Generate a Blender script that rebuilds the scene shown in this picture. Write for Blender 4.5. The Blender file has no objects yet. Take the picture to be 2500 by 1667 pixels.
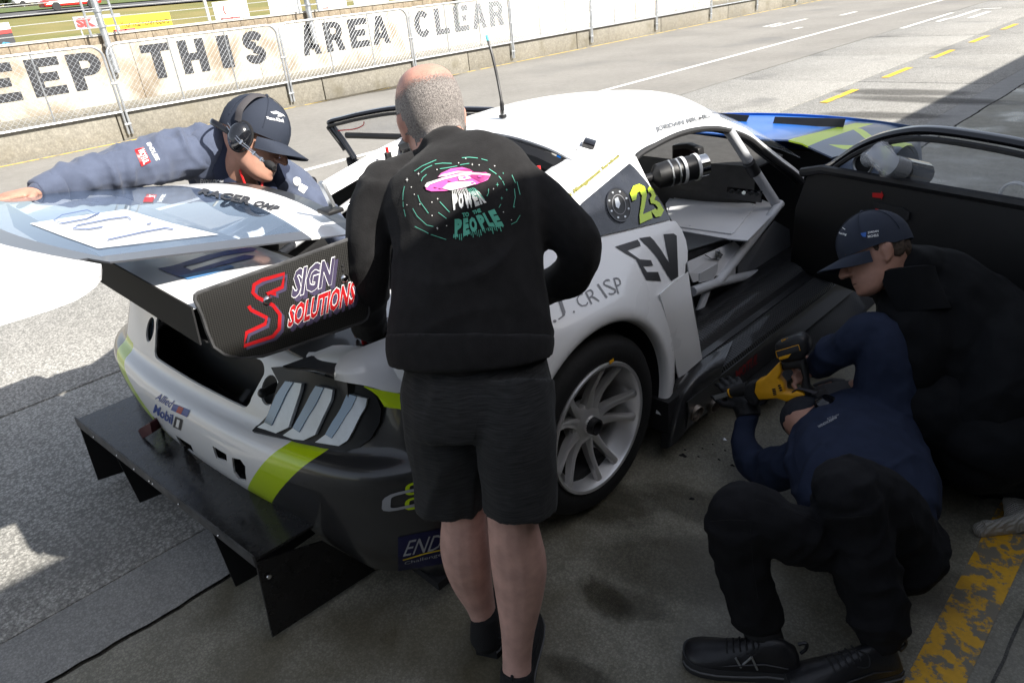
import bpy, bmesh, math, random
import numpy as np
from mathutils import Vector, Matrix, noise
from mathutils.bvhtree import BVHTree
random.seed(7); np.random.seed(7)
SC = bpy.context.scene
COL = SC.collection
V = Vector

# ------------------------------------------------------------ camera
FPX = 1715.0; CX, CY = 1250.0, 833.5; CAMZ = 1.75
_y = np.array([1990, -1083.5, FPX]); _y /= np.linalg.norm(_y)
_d = np.array([355, 3365, FPX]); _d /= np.linalg.norm(_d)
_d = _d - _y * (_d @ _y); _d /= np.linalg.norm(_d)
RW = np.stack([np.cross(_y, -_d), _y, -_d])          # lens axes -> world axes
cam_d = bpy.data.cameras.new('camera'); cam = bpy.data.objects.new('camera', cam_d); COL.objects.link(cam)
cam_d.sensor_width = 36; cam_d.sensor_fit = 'HORIZONTAL'; cam_d.lens = FPX / 2500 * 36
cam_d.clip_start = 0.05; cam_d.clip_end = 2000
r_, d_, f_ = RW[:, 0], RW[:, 1], RW[:, 2]
cam.matrix_world = Matrix(((r_[0], -d_[0], -f_[0], 0), (r_[1], -d_[1], -f_[1], 0), (r_[2], -d_[2], -f_[2], CAMZ), (0, 0, 0, 1)))
SC.camera = cam

# ------------------------------------------------------------ sky, sun, exposure
SUN = V((1.0, 0.30, 0.86)).normalized()              # towards the sun
elev = math.asin(SUN.z); azim = math.atan2(SUN.x, SUN.y)
W = bpy.data.worlds.new('World'); SC.world = W; W.use_nodes = True
nt = W.node_tree; bg = nt.nodes['Background']
sky = nt.nodes.new('ShaderNodeTexSky'); sky.sky_type = 'NISHITA'; sky.sun_disc = False
sky.sun_elevation = elev; sky.sun_rotation = azim; sky.dust_density = 2.0; sky.ozone_density = 1.0
hsv = nt.nodes.new('ShaderNodeHueSaturation'); hsv.inputs['Saturation'].default_value = 0.50     # thin white cloud
nt.links.new(sky.outputs[0], hsv.inputs['Color']); nt.links.new(hsv.outputs[0], bg.inputs[0]); bg.inputs[1].default_value = 0.11
sl = bpy.data.lights.new('sun', 'SUN'); sl.energy = 5.0; sl.angle = math.radians(0.53); sl.color = (1.0, 0.955, 0.88)
so = bpy.data.objects.new('sun', sl); COL.objects.link(so)
so.rotation_euler = (-SUN).to_track_quat('-Z', 'Y').to_euler(); so.location = (6, 2, 9)
vs = SC.view_settings; vs.view_transform = 'Standard'; vs.look = 'None'; vs.exposure = 1.1; vs.gamma = 1.0
SC.render.engine = 'CYCLES'
SC.cycles.max_bounces = 8; SC.cycles.diffuse_bounces = 3; SC.cycles.glossy_bounces = 3; SC.cycles.transparent_max_bounces = 8; SC.cycles.caustics_reflective = False; SC.cycles.caustics_refractive = False
SC.render.resolution_x = 1024; SC.render.resolution_y = 682

# ------------------------------------------------------------ helpers: pixels of the photograph -> points of the place
def ray(px, py): return RW @ np.array([px - CX, py - CY, FPX])
def P(px, py, X=None, Y=None, Z=None):
    d = ray(px, py)
    t = (X / d[0]) if X is not None else (Y / d[1]) if Y is not None else ((Z - CAMZ) / d[2])
    return V((d[0] * t, d[1] * t, CAMZ + d[2] * t))
def PD(px, py, dist):
    d = ray(px, py); d = d / np.linalg.norm(d) * dist
    return V((d[0], d[1], CAMZ + d[2]))
def PPL(px, py, o, n):                                # onto the plane through o with normal n
    d = V(ray(px, py)); t = (o - V((0, 0, CAMZ))).dot(n) / d.dot(n)
    return V((0, 0, CAMZ)) + d * t

# ------------------------------------------------------------ materials
MATS = {}
def mat(name, col, rough=0.5, metal=0.0, var=0.0, vs=8.0, bump=0.0, bs=40.0, coat=0.0, spec=0.5, col2=None, alpha=1.0, trans=0.0, sheen=0.0, ior=1.45, rvar=0.0, vdet=4.0):
    m = bpy.data.materials.new(name); m.use_nodes = True; nt = m.node_tree; b = nt.nodes['Principled BSDF']
    b.inputs['Base Color'].default_value = (*col, 1); b.inputs['Roughness'].default_value = rough; b.inputs['Metallic'].default_value = metal
    b.inputs['Coat Weight'].default_value = coat; b.inputs['Coat Roughness'].default_value = 0.06
    b.inputs['Specular IOR Level'].default_value = spec; b.inputs['Transmission Weight'].default_value = trans
    b.inputs['Alpha'].default_value = alpha; b.inputs['IOR'].default_value = ior
    if sheen: b.inputs['Sheen Weight'].default_value = sheen; b.inputs['Sheen Roughness'].default_value = 0.6
    tc = nt.nodes.new('ShaderNodeTexCoord')
    if var or col2:
        n = nt.nodes.new('ShaderNodeTexNoise'); n.inputs['Scale'].default_value = vs; n.inputs['Detail'].default_value = vdet
        nt.links.new(tc.outputs['Object'], n.inputs['Vector'])
        r = nt.nodes.new('ShaderNodeMapRange'); r.inputs[1].default_value = 0.3; r.inputs[2].default_value = 0.7
        nt.links.new(n.outputs[0], r.inputs[0])
        mx = nt.nodes.new('ShaderNodeMix'); mx.data_type = 'RGBA'
        c2 = col2 if col2 else tuple(min(1, c * (1 + var)) for c in col)
        c1 = col if col2 else tuple(c * (1 - var) for c in col)
        mx.inputs[6].default_value = (*c1, 1); mx.inputs[7].default_value = (*c2, 1)
        nt.links.new(r.outputs[0], mx.inputs[0]); nt.links.new(mx.outputs[2], b.inputs['Base Color'])
    if rvar:
        n3 = nt.nodes.new('ShaderNodeTexNoise'); n3.inputs['Scale'].default_value = vs * 1.7; n3.inputs['Detail'].default_value = 5
        nt.links.new(tc.outputs['Object'], n3.inputs['Vector'])
        r3 = nt.nodes.new('ShaderNodeMapRange'); r3.inputs[1].default_value = 0.3; r3.inputs[2].default_value = 0.7
        r3.inputs[3].default_value = max(0, rough - rvar); r3.inputs[4].default_value = min(1, rough + rvar)
        nt.links.new(n3.outputs[0], r3.inputs[0]); nt.links.new(r3.outputs[0], b.inputs['Roughness'])
    if bump:
        n2 = nt.nodes.new('ShaderNodeTexNoise'); n2.inputs['Scale'].default_value = bs; n2.inputs['Detail'].default_value = 5
        nt.links.new(tc.outputs['Object'], n2.inputs['Vector'])
        bp = nt.nodes.new('ShaderNodeBump'); bp.inputs['Strength'].default_value = bump; bp.inputs['Distance'].default_value = 0.01
        nt.links.new(n2.outputs[0], bp.inputs['Height']); nt.links.new(bp.outputs[0], b.inputs['Normal'])
    MATS[name] = m
    return m
def nodes_of(m): return m.node_tree, m.node_tree.nodes['Principled BSDF']
def N(nt, t, **kw):
    n = nt.nodes.new('ShaderNode' + t)
    for k, v in kw.items():
        if k.startswith('i'): n.inputs[int(k[1:])].default_value = v
        else: setattr(n, k, v)
    return n
def math_n(nt, op, a, b=None, clamp=False):
    n = nt.nodes.new('ShaderNodeMath'); n.operation = op; n.use_clamp = clamp
    for i, x in enumerate((a, b)):
        if x is None: continue
        if isinstance(x, (int, float)): n.inputs[i].default_value = x
        else: nt.links.new(x, n.inputs[i])
    return n.outputs[0]
def mixc(nt, f, a, b):
    n = nt.nodes.new('ShaderNodeMix'); n.data_type = 'RGBA'
    for k, x in ((0, f), (6, a), (7, b)):
        if isinstance(x, tuple): n.inputs[k].default_value = (*x, 1) if len(x) == 3 else x
        elif isinstance(x, (int, float)): n.inputs[k].default_value = x
        else: nt.links.new(x, n.inputs[k])
    return n.outputs[2]

# ------------------------------------------------------------ objects
WLOC = {}
def tag(o, label=None, cat=None, group=None, kind=None):
    for k, v in (('label', label), ('category', cat), ('group', group), ('kind', kind)):
        if v: o[k] = v
    return o
def thing(name, loc, label, cat, group=None):
    o = bpy.data.objects.new(name, None); COL.objects.link(o); o.location = loc; o.empty_display_size = 0.1
    WLOC[o.name] = V(loc)
    return tag(o, label, cat, group)
def attach(o, parent):
    if parent is not None:
        o.parent = parent
        o.matrix_parent_inverse = Matrix.Translation(-WLOC.get(parent.name, V((0, 0, 0))))
def mk(name, verts, faces, m=None, parent=None, smooth=True, ang=35, mats=None, fm=None):
    me = bpy.data.meshes.new(name); me.from_pydata([tuple(v) for v in verts], [], faces); me.update()
    if mats:
        for x in mats: me.materials.append(x)
        if fm is not None: me.polygons.foreach_set('material_index', fm)
    elif m: me.materials.append(m)
    o = bpy.data.objects.new(name, me); COL.objects.link(o); attach(o, parent)
    if smooth: shade(o, ang)
    return o
def shade(o, ang=35):
    me = o.data
    me.polygons.foreach_set('use_smooth', [True] * len(me.polygons))
    me.set_sharp_from_angle(angle=math.radians(ang)); me.update()
BENCH = bpy.data.scenes.new('bench')                  # a scratch scene, removed at the end
def baked(*objs):
    for x in objs: BENCH.collection.objects.link(x)
    vl = BENCH.view_layers[0]; vl.update(); dg = vl.depsgraph
    me = bpy.data.meshes.new_from_object(objs[0].evaluated_get(dg))
    for x in objs: BENCH.collection.objects.unlink(x)
    return me
def apply_mods(o):
    cut = [m.object for m in o.modifiers if m.type == 'BOOLEAN']; par = o.parent; pin = o.matrix_parent_inverse.copy(); o.parent = None
    me = baked(o, *cut); old = o.data
    o.parent = par; o.matrix_parent_inverse = pin
    o.modifiers.clear(); o.data = me
    if old.users == 0: bpy.data.meshes.remove(old)
    return o
def fixn(o):
    bm = bmesh.new(); bm.from_mesh(o.data); bmesh.ops.recalc_face_normals(bm, faces=bm.faces); bm.to_mesh(o.data); bm.free(); return o

class B:
    """collects shapes for ONE mesh object"""
    def __init__(s): s.v = []; s.f = []; s.fm = []; s.mi = 0
    def add(s, vs, fs):
        k = len(s.v); s.v += [V(v) for v in vs]; s.f += [tuple(i + k for i in f) for f in fs]; s.fm += [s.mi] * len(fs); return s
    def box(s, c, size, rot=None, bev=0.0):
        hx, hy, hz = size[0] / 2, size[1] / 2, size[2] / 2
        pts = [V((x, y, z)) for x in (-hx, hx) for y in (-hy, hy) for z in (-hz, hz)]
        fs = [(0, 1, 3, 2), (4, 6, 7, 5), (0, 4, 5, 1), (2, 3, 7, 6), (0, 2, 6, 4), (1, 5, 7, 3)]
        if bev > 0:
            bm = bmesh.new(); vv = [bm.verts.new(p) for p in pts]
            for f in fs: bm.faces.new([vv[i] for i in f])
            bmesh.ops.recalc_face_normals(bm, faces=bm.faces)
            bmesh.ops.bevel(bm, geom=list(bm.edges), offset=bev, segments=2, profile=0.5, affect='EDGES')
            bm.verts.index_update(); pts = [v.co.copy() for v in bm.verts]; fs = [tuple(v.index for v in f.verts) for f in bm.faces]; bm.free()
        if rot is not None: pts = [rot @ p for p in pts]
        return s.add([p + V(c) for p in pts], fs)
    def tube(s, path, r, seg=10, cap=True, ref=None, closed=False, sy=1.0):
        path = [V(p) for p in path]; n = len(path); rs = r if isinstance(r, (list, tuple)) else [r] * n
        k = len(s.v); prev = None
        for i, p in enumerate(path):
            a = path[(i - 1) % n] if (i or closed) else p; c = path[(i + 1) % n] if (i < n - 1 or closed) else p
            t = (c - a).normalized()
            if prev is None:
                u = V(ref) if ref is not None else (V((0, 0, 1)) if abs(t.z) < .9 else V((1, 0, 0)))
            else: u = prev
            u = (u - t * u.dot(t)); u = u.normalized() if u.length > 1e-6 else t.orthogonal().normalized(); w = t.cross(u); prev = u
            ri = rs[i]; ra, rb = ri if isinstance(ri, (tuple, list)) else (ri, ri * sy)
            for j in range(seg):
                q = 2 * math.pi * j / seg
                s.v.append(p + u * (math.cos(q) * ra) + w * (math.sin(q) * rb))
        m = n if closed else n - 1
        fs = []
        for i in range(m):
            for j in range(seg):
                a = k + i * seg + j; b = k + i * seg + (j + 1) % seg; i2 = (i + 1) % n
                c = k + i2 * seg + (j + 1) % seg; d = k + i2 * seg + j
                fs.append((a, b, c, d))
        if cap and not closed:
            fs.append(tuple(k + j for j in range(seg))[::-1]); fs.append(tuple(k + (n - 1) * seg + j for j in range(seg)))
        s.f += fs; s.fm += [s.mi] * len(fs); return s
    def lathe(s, prof, o, axis, seg=32, cap=False, a0=0, a1=None):
        o = V(o); ax = V(axis).normalized(); u = ax.orthogonal().normalized(); w = ax.cross(u); k = len(s.v); n = len(prof)
        for i in range(seg):
            q = 2 * math.pi * i / seg; d = u * math.cos(q) + w * math.sin(q)
            for (r, h) in prof: s.v.append(o + d * r + ax * h)
        fs = []
        for i in range(seg):
            for j in range(n - 1):
                a = k + i * n + j; b = k + ((i + 1) % seg) * n + j
                fs.append((a, b, b + 1, a + 1))
        if cap:
            fs.append(tuple(k + i * n for i in range(seg))[::-1]); fs.append(tuple(k + i * n + n - 1 for i in range(seg)))
        s.f += fs; s.fm += [s.mi] * len(fs); return s
    def ball(s, c, r, seg=16, rings=10, rot=None):
        rx, ry, rz = r if isinstance(r, (tuple, list)) else (r, r, r)
        vs = []; fs = []
        for i in range(rings + 1):
            th = math.pi * i / rings
            for j in range(seg):
                ph = 2 * math.pi * j / seg
                p = V((rx * math.sin(th) * math.cos(ph), ry * math.sin(th) * math.sin(ph), rz * math.cos(th)))
                vs.append((rot @ p if rot is not None else p) + V(c))
        for i in range(rings):
            for j in range(seg): fs.append((i * seg + j, (i + 1) * seg + j, (i + 1) * seg + (j + 1) % seg, i * seg + (j + 1) % seg))
        return s.add(vs, fs)
    def prism(s, pts, d):
        """closed outline of 3D points pushed along d"""
        n = len(pts); d = V(d); vs = [V(p) for p in pts] + [V(p) + d for p in pts]
        fs = [tuple(range(n))[::-1], tuple(range(n, 2 * n))] + [(i, (i + 1) % n, n + (i + 1) % n, n + i) for i in range(n)]
        return s.add(vs, fs)
    def grid(s, rows, closed=False):
        k = len(s.v); nr = len(rows); nc = len(rows[0]); fs = []
        for r in rows: s.v += [V(p) for p in r]
        for i in range(nr - 1):
            for j in range(nc if closed else nc - 1):
                j2 = (j + 1) % nc
                fs.append((k + i * nc + j, k + i * nc + j2, k + (i + 1) * nc + j2, k + (i + 1) * nc + j))
        s.f += fs; s.fm += [s.mi] * len(fs); return s
    def build(s, name, m=None, parent=None, smooth=True, ang=35, mats=None, thick=0.0, off=-1.0, bevel=0.0, fix=True, sub=0):
        o = mk(name, s.v, s.f, m, parent, False, ang, mats, s.fm if mats else None)
        if fix: fixn(o)
        if thick or sub or bevel:
            if thick: md = o.modifiers.new('s', 'SOLIDIFY'); md.thickness = thick; md.offset = off
            if bevel: md = o.modifiers.new('b', 'BEVEL'); md.width = bevel; md.segments = 2; md.limit_method = 'ANGLE'; md.angle_limit = math.radians(40)
            if sub: md = o.modifiers.new('u', 'SUBSURF'); md.levels = sub; md.render_levels = sub
            apply_mods(o)
        if smooth: shade(o, ang)
        return o

def cr(pts, n, closed=False):
    """Catmull-Rom through points, n samples per span"""
    pts = [V(p) for p in pts]; m = len(pts); out = []
    for i in range(m if closed else m - 1):
        p1, p2 = pts[i], pts[(i + 1) % m]
        p0 = pts[(i - 1) % m] if (i > 0 or closed) else p1 * 2 - p2
        p3 = pts[(i + 2) % m] if (i + 2 < m or closed) else p2 * 2 - p1
        for k in range(n):
            t = k / n; t2 = t * t; t3 = t2 * t
            out.append(0.5 * ((2 * p1) + (p2 - p0) * t + (2 * p0 - 5 * p1 + 4 * p2 - p3) * t2 + (3 * p1 - p0 - 3 * p2 + p3) * t3))
    if not closed: out.append(pts[-1].copy())
    return out
def surf(net, nu, nv):
    rows = [cr(r, nv) for r in net]; cols = []
    for j in range(len(rows[0])): cols.append(cr([r[j] for r in rows], nu))
    return [[cols[j][i] for j in range(len(cols))] for i in range(len(cols[0]))]
def lerp(a, b, t): return a + (b - a) * t

# ------------------------------------------------------------ lettering and flat marks laid on real surfaces
def text_tris(s, bold=0.0, shear=0.0, space=1.0, align='CENTER'):
    c = bpy.data.curves.new('t', 'FONT'); c.body = s; c.size = 1; c.offset = bold; c.shear = shear; c.space_character = space
    c.resolution_u = 2
    o = bpy.data.objects.new('t', c); me = baked(o)
    vs = [(v.co.x, v.co.y) for v in me.vertices]; fs = [tuple(p.vertices) for p in me.polygons]
    bpy.data.objects.remove(o); bpy.data.curves.remove(c); bpy.data.meshes.remove(me)
    x0 = min(v[0] for v in vs); x1 = max(v[0] for v in vs); y0 = min(v[1] for v in vs); y1 = max(v[1] for v in vs)
    return [((x - x0) / (x1 - x0), (y - y0) / (y1 - y0)) for x, y in vs], fs     # unit square
def poly_tris(polys):
    vs = []; fs = []
    for p in polys:
        k = len(vs); vs += list(p); fs.append(tuple(range(k, k + len(p))))
    return vs, fs
def stroke(pts, w, closed=False):
    """poly-line of (u,v) with width -> quads"""
    vs = []; fs = []; n = len(pts)
    for i, p in enumerate(pts):
        a = pts[i - 1] if i else (pts[-1] if closed else p); b = pts[(i + 1) % n] if (i < n - 1 or closed) else p
        dx, dy = b[0] - a[0], b[1] - a[1]; l = math.hypot(dx, dy) or 1
        nx, ny = -dy / l * w / 2, dx / l * w / 2
        vs += [(p[0] + nx, p[1] + ny), (p[0] - nx, p[1] - ny)]
    for i in range(n if closed else n - 1):
        j = (i + 1) % n; fs.append((2 * i, 2 * i + 1, 2 * j + 1, 2 * j))
    return vs, fs
def merge(*sh):
    vs = []; fs = []
    for a, b in sh:
        k = len(vs); vs += a; fs += [tuple(i + k for i in f) for f in b]
    return vs, fs
def place(sh, x0, y0, x1, y1): return [(x0 + (x1 - x0) * u, y0 + (y1 - y0) * v) for u, v in sh[0]], sh[1]
def bvh_of(objs):
    vs = []; fs = []
    for o in objs:
        k = len(vs); vs += [v.co.copy() for v in o.data.vertices]; fs += [tuple(i + k for i in p.vertices) for p in o.data.polygons]
    return BVHTree.FromPolygons(vs, fs)
CAMV = V((0, 0, CAMZ))
def refine(sh, maxlen):
    bm = bmesh.new(); vv = [bm.verts.new((u, v, 0)) for u, v in sh[0]]
    for f in sh[1]:
        try: bm.faces.new([vv[i] for i in f])
        except ValueError: pass
    bmesh.ops.triangulate(bm, faces=bm.faces)
    for _ in range(4):
        es = [e for e in bm.edges if e.calc_length() > maxlen]
        if not es: break
        bmesh.ops.subdivide_edges(bm, edges=es, cuts=1); bmesh.ops.triangulate(bm, faces=bm.faces)
    bm.verts.index_update()
    r = [(v.co.x, v.co.y) for v in bm.verts], [tuple(v.index for v in f.verts) for f in bm.faces]; bm.free(); return r
def decal(name, sh, quad, targets, m, parent, off=0.002, maxlen=0.08):
    """sh in a unit square (v up); quad: TL, TR, BR, BL pixels; lies on the target surfaces"""
    sh = refine(sh, maxlen); bv = targets if isinstance(targets, BVHTree) else bvh_of(targets)
    tl, tr, br, bl = [np.array(q, float) for q in quad]; vs = []; ok = []
    for u, v in sh[0]:
        p = (bl * (1 - u) + br * u) * (1 - v) + (tl * (1 - u) + tr * u) * v
        d = V(ray(p[0], p[1])).normalized(); h = bv.ray_cast(CAMV, d)
        if h[0] is None: vs.append(V((0, 0, 0))); ok.append(False)
        else:
            n = h[1]; n = -n if n.dot(d) > 0 else n
            vs.append(h[0] + n * off); ok.append(True)
    fs = [f for f in sh[1] if all(ok[i] for i in f) and max((vs[f[0]] - vs[f[1]]).length, (vs[f[1]] - vs[f[2]]).length, (vs[f[2]] - vs[f[0]]).length) < 0.25]
    if not fs: print('decal missed', name); return None
    used = sorted({i for f in fs for i in f}); mp = {i: k for k, i in enumerate(used)}
    return mk(name, [vs[i] for i in used], [tuple(mp[i] for i in f) for f in fs], m, parent, smooth=True)
def flat(name, sh, o, u, v, m, parent=None, off=0.0):
    """sh laid flat: o + u*x + v*y (+ offset along u x v)"""
    o, u, v = V(o), V(u), V(v); n = u.cross(v).normalized() * off
    return mk(name, [o + u * a + v * b + n for a, b in sh[0]], sh[1], m, parent, smooth=False)
RECT = poly_tris([[(0, 0), (1, 0), (1, 1), (0, 1)]])
def circ(cx=.5, cy=.5, r=.5, n=24, ry=None): return [(cx + r * math.cos(2 * math.pi * i / n), cy + (ry or r) * math.sin(2 * math.pi * i / n)) for i in range(n)]
# ============================================================ surfaces of the place
def concrete(name, c1, c2, speck, fine=260.0, rough=0.85, stain=None, bump=0.25, wet=0.0):
    m = bpy.data.materials.new(name); m.use_nodes = True; nt, b = nodes_of(m); tc = nt.nodes.new('ShaderNodeTexCoord'); co = tc.outputs['Object']
    big = N(nt, 'TexNoise', i2=0.55, i3=6.0, i4=0.6); nt.links.new(co, big.inputs[0])
    mid = N(nt, 'TexNoise', i2=9.0, i3=5.0, i4=0.65); nt.links.new(co, mid.inputs[0])
    fin = N(nt, 'TexNoise', i2=fine, i3=3.0, i4=0.7); nt.links.new(co, fin.inputs[0])
    vor = N(nt, 'TexVoronoi', i2=fine * 0.45); nt.links.new(co, vor.inputs['Vector'])
    f = math_n(nt, 'ADD', math_n(nt, 'MULTIPLY', big.outputs[0], 0.55), math_n(nt, 'MULTIPLY', mid.outputs[0], 0.45))
    f = N(nt, 'MapRange', i1=0.38, i2=0.62); nt.links.new(math_n(nt, 'ADD', math_n(nt, 'MULTIPLY', big.outputs[0], 0.55), math_n(nt, 'MULTIPLY', mid.outputs[0], 0.45)), f.inputs[0])
    col = mixc(nt, f.outputs[0], c1, c2)
    s = N(nt, 'MapRange', i1=0.36, i2=0.64, i3=1 - speck, i4=1 + speck); nt.links.new(fin.outputs[0], s.inputs[0])
    s2 = N(nt, 'MapRange', i1=0.05, i2=0.7, i3=1 + speck * 0.9, i4=1 - speck * 1.0); nt.links.new(vor.outputs[0], s2.inputs[0])
    hs = N(nt, 'HueSaturation'); nt.links.new(col, hs.inputs['Color']); nt.links.new(math_n(nt, 'MULTIPLY', s.outputs[0], s2.outputs[0]), hs.inputs['Value'])
    out = hs.outputs[0]
    if stain:
        st = N(nt, 'TexNoise', i2=stain[1], i3=3.0, i4=0.5); nt.links.new(co, st.inputs[0])
        sm = N(nt, 'MapRange', i1=stain[2], i2=stain[3]); nt.links.new(st.outputs[0], sm.inputs[0])
        out = mixc(nt, math_n(nt, 'MULTIPLY', sm.outputs[0], stain[4]), out, stain[0])
        rr = N(nt, 'MapRange', i3=rough, i4=max(0.25, rough - 0.35)); nt.links.new(sm.outputs[0], rr.inputs[0]); nt.links.new(rr.outputs[0], b.inputs['Roughness'])
    else: b.inputs['Roughness'].default_value = rough
    nt.links.new(out, b.inputs['Base Color'])
    bp = N(nt, 'Bump', i0=bump, i1=0.004); nt.links.new(math_n(nt, 'ADD', fin.outputs[0], vor.outputs[0]), bp.inputs['Height']); nt.links.new(bp.outputs[0], b.inputs['Normal'])
    return m
m_slab = concrete('aggregate_concrete', (0.27, 0.262, 0.24), (0.36, 0.35, 0.325), 0.40, fine=150, stain=((0.10, 0.095, 0.085), 0.9, 0.60, 0.75, 0.55))
m_joint = concrete('joint_dirt', (0.05, 0.048, 0.042), (0.09, 0.085, 0.075), 0.3)
m_lane = concrete('lane_asphalt', (0.20, 0.189, 0.170), (0.26, 0.248, 0.225), 0.16, fine=320, stain=((0.13, 0.125, 0.115), 0.5, 0.55, 0.75, 0.5), bump=0.12)
m_floor = concrete('garage_floor_concrete', (0.155, 0.143, 0.102), (0.265, 0.250, 0.200), 0.26, fine=240, rough=0.6, stain=((0.085, 0.072, 0.042), 2.1, 0.47, 0.66, 0.75), bump=0.12)
m_strip = concrete('threshold_concrete', (0.22, 0.218, 0.21), (0.30, 0.295, 0.28), 0.2, fine=220)
m_field = mat('field_grass', (0.115, 0.125, 0.03), 0.95, col2=(0.23, 0.185, 0.07), vs=0.16, bump=0.4, bs=30)
m_bank = mat('bank_grass', (0.07, 0.10, 0.025), 0.95, col2=(0.11, 0.14, 0.04), vs=0.8)
m_wlow = concrete('low_wall_concrete', (0.17, 0.157, 0.128), (0.25, 0.233, 0.195), 0.14, fine=60, stain=((0.12, 0.105, 0.07), 2.2, 0.55, 0.72, 0.6))
m_white_wall = concrete('painted_wall', (0.40, 0.37, 0.30), (0.50, 0.48, 0.43), 0.06, fine=40, stain=((0.20, 0.15, 0.095), 1.5, 0.46, 0.66, 0.85), bump=0.1)
m_course = concrete('wall_course', (0.20, 0.16, 0.11), (0.30, 0.25, 0.185), 0.18, fine=50)
m_cap = mat('white_cap_paint', (0.58, 0.57, 0.53), 0.6, var=0.08, vs=4)
def worn_paint(name, col, under, amount, sc=9.0, rough=0.6):
    m = mat(name, col, rough); nt, b = nodes_of(m); tc = nt.nodes.new('ShaderNodeTexCoord')
    n = N(nt, 'TexNoise', i2=sc, i3=9.0, i4=0.72); nt.links.new(tc.outputs['Object'], n.inputs[0])
    r = N(nt, 'MapRange', i1=amount, i2=amount + 0.05); nt.links.new(n.outputs[0], r.inputs[0])
    v = N(nt, 'TexNoise', i2=60.0, i3=3.0); nt.links.new(tc.outputs['Object'], v.inputs[0])
    c2 = mixc(nt, v.outputs[0], tuple(c * 0.8 for c in col), tuple(min(1, c * 1.15) for c in col))
    nt.links.new(mixc(nt, r.outputs[0], c2, under), b.inputs['Base Color']); return m
m_line_w = worn_paint('worn_white_line', (0.72, 0.71, 0.67), (0.24, 0.23, 0.21), 0.60, 5)
m_line_y = worn_paint('worn_yellow_dash', (0.75, 0.46, 0.03), (0.30, 0.27, 0.20), 0.57, 6)
m_line_y2 = worn_paint('worn_yellow_line', (0.62, 0.33, 0.012), (0.17, 0.15, 0.11), 0.485, 16)
m_letters = worn_paint('wall_letter_paint', (0.022, 0.023, 0.027), (0.13, 0.12, 0.11), 0.60, 14)
m_galv = mat('galvanised_steel', (0.50, 0.52, 0.54), 0.42, 0.85, var=0.2, vs=12, bump=0.05)

def sheet(name, x0, x1, y0, y1, z, m, kind='structure', parent=None, sub=1):
    b = B(); rows = []
    for i in range(sub + 1): rows.append([V((lerp(x0, x1, j / sub), lerp(y0, y1, i / sub), z)) for j in range(sub + 1)])
    b.grid(rows); o = b.build(name, m, parent, smooth=False)
    if kind and not parent: o['kind'] = kind
    return o
sheet('ground', -900, 500, -500, 900, -0.35, m_field)
sheet('pit_lane', -13.34, -6.2, -14, 120, 0.0, m_lane)
ap = sheet('apron', -6.2, -2.42, -6, 60, -0.012, m_joint)
b = B()
rr = random.Random(3)
for (xa, xb) in ((-6.2, -4.18), (-4.17, -2.42)):
    ys = [-3.3 + 2.9 * k for k in range(18)]
    for k in range(len(ys) - 1):
        z = rr.uniform(-0.002, 0.0015)
        q = B(); q.box(((xa + xb) / 2, (ys[k] + ys[k + 1]) / 2, z - 0.03), (xb - xa - 0.012, 2.9 - 0.014, 0.06), bev=0.004)
        q.build('slab', m_slab, ap)
# threshold strip with its broken crack, then the smooth floor by the garages
def ragged(x, y0, y1, amp, step, seed):
    r = random.Random(seed); ys = np.arange(y0, y1 + step, step); return [V((x + amp * noise.noise(V((y * 1.3, seed, 0))) * 1.6 + r.uniform(-amp, amp) * 0.35, y, 0)) for y in ys]
eL = [V((-2.42, y, 0)) for y in np.arange(-6, 60.05, .05)]
eR = ragged(-2.13, -6, 60, 0.016, 0.05, 5)
b = B(); b.grid([eL, eR]); o = b.build('threshold_strip', m_strip, None, False); o['kind'] = 'structure'
o2 = B(); e2 = [p + V((0.012 + 0.008 * (1 + noise.noise(V((p.y * 2.1, 9, 0)))), 0, 0)) for p in eR]
o2.grid([e2, [V((12, p.y, 0)) for p in e2]]); o = o2.build('garage_floor', m_floor, None, False); o['kind'] = 'structure'
sheet('crack_bed', -2.3, -1.9, -6, 60, -0.02, m_joint)
# second joint crack at the far right of the yellow line
cr1 = [p for p in ragged(-0.085, 0.8, 3.2, 0.006, 0.05, 8)]
b = B(); b.grid([[p + V((-0.004, 0, 0.003)) for p in cr1], [p + V((0.004 + 0.003 * noise.noise(p * 6), 0, 0.003)) for p in cr1]]); o = b.build('floor_crack', m_joint, None, False); o['kind'] = 'structure'
# painted markings
k = 0
sheet('lane_line', -7.84, -7.72, -12, 118, 0.004, m_line_w)
sheet('yellow_line', -0.255, -0.135, -3, 9, 0.004, m_line_y2)
for i in range(-5, 11):
    y = 9.48 + 2.08 * i
    sheet('yellow_dash', -3.97, -3.87, y, y + 1.03, 0.006, m_line_y)
for (x0, x1, y0, y1) in ((-10.3, -10.15, 20.2, 21.2), (-10.0, -9.86, 20.0, 22.2), (-9.3, -9.15, 22.9, 24.0), (-9.0, -8.86, 19.3, 19.7), (-6.15, -6.03, 18.6, 22.2), (-5.8, -5.68, 19.9, 20.6), (-5.72, -5.6, 20.6, 23.0), (-5.3, -5.18, 20.5, 22.1), (-5.72, -5.18, 22.9, 23.05)):
    sheet('worn_mark', x0, x1, y0, y1, 0.0065, m_line_w)
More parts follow.
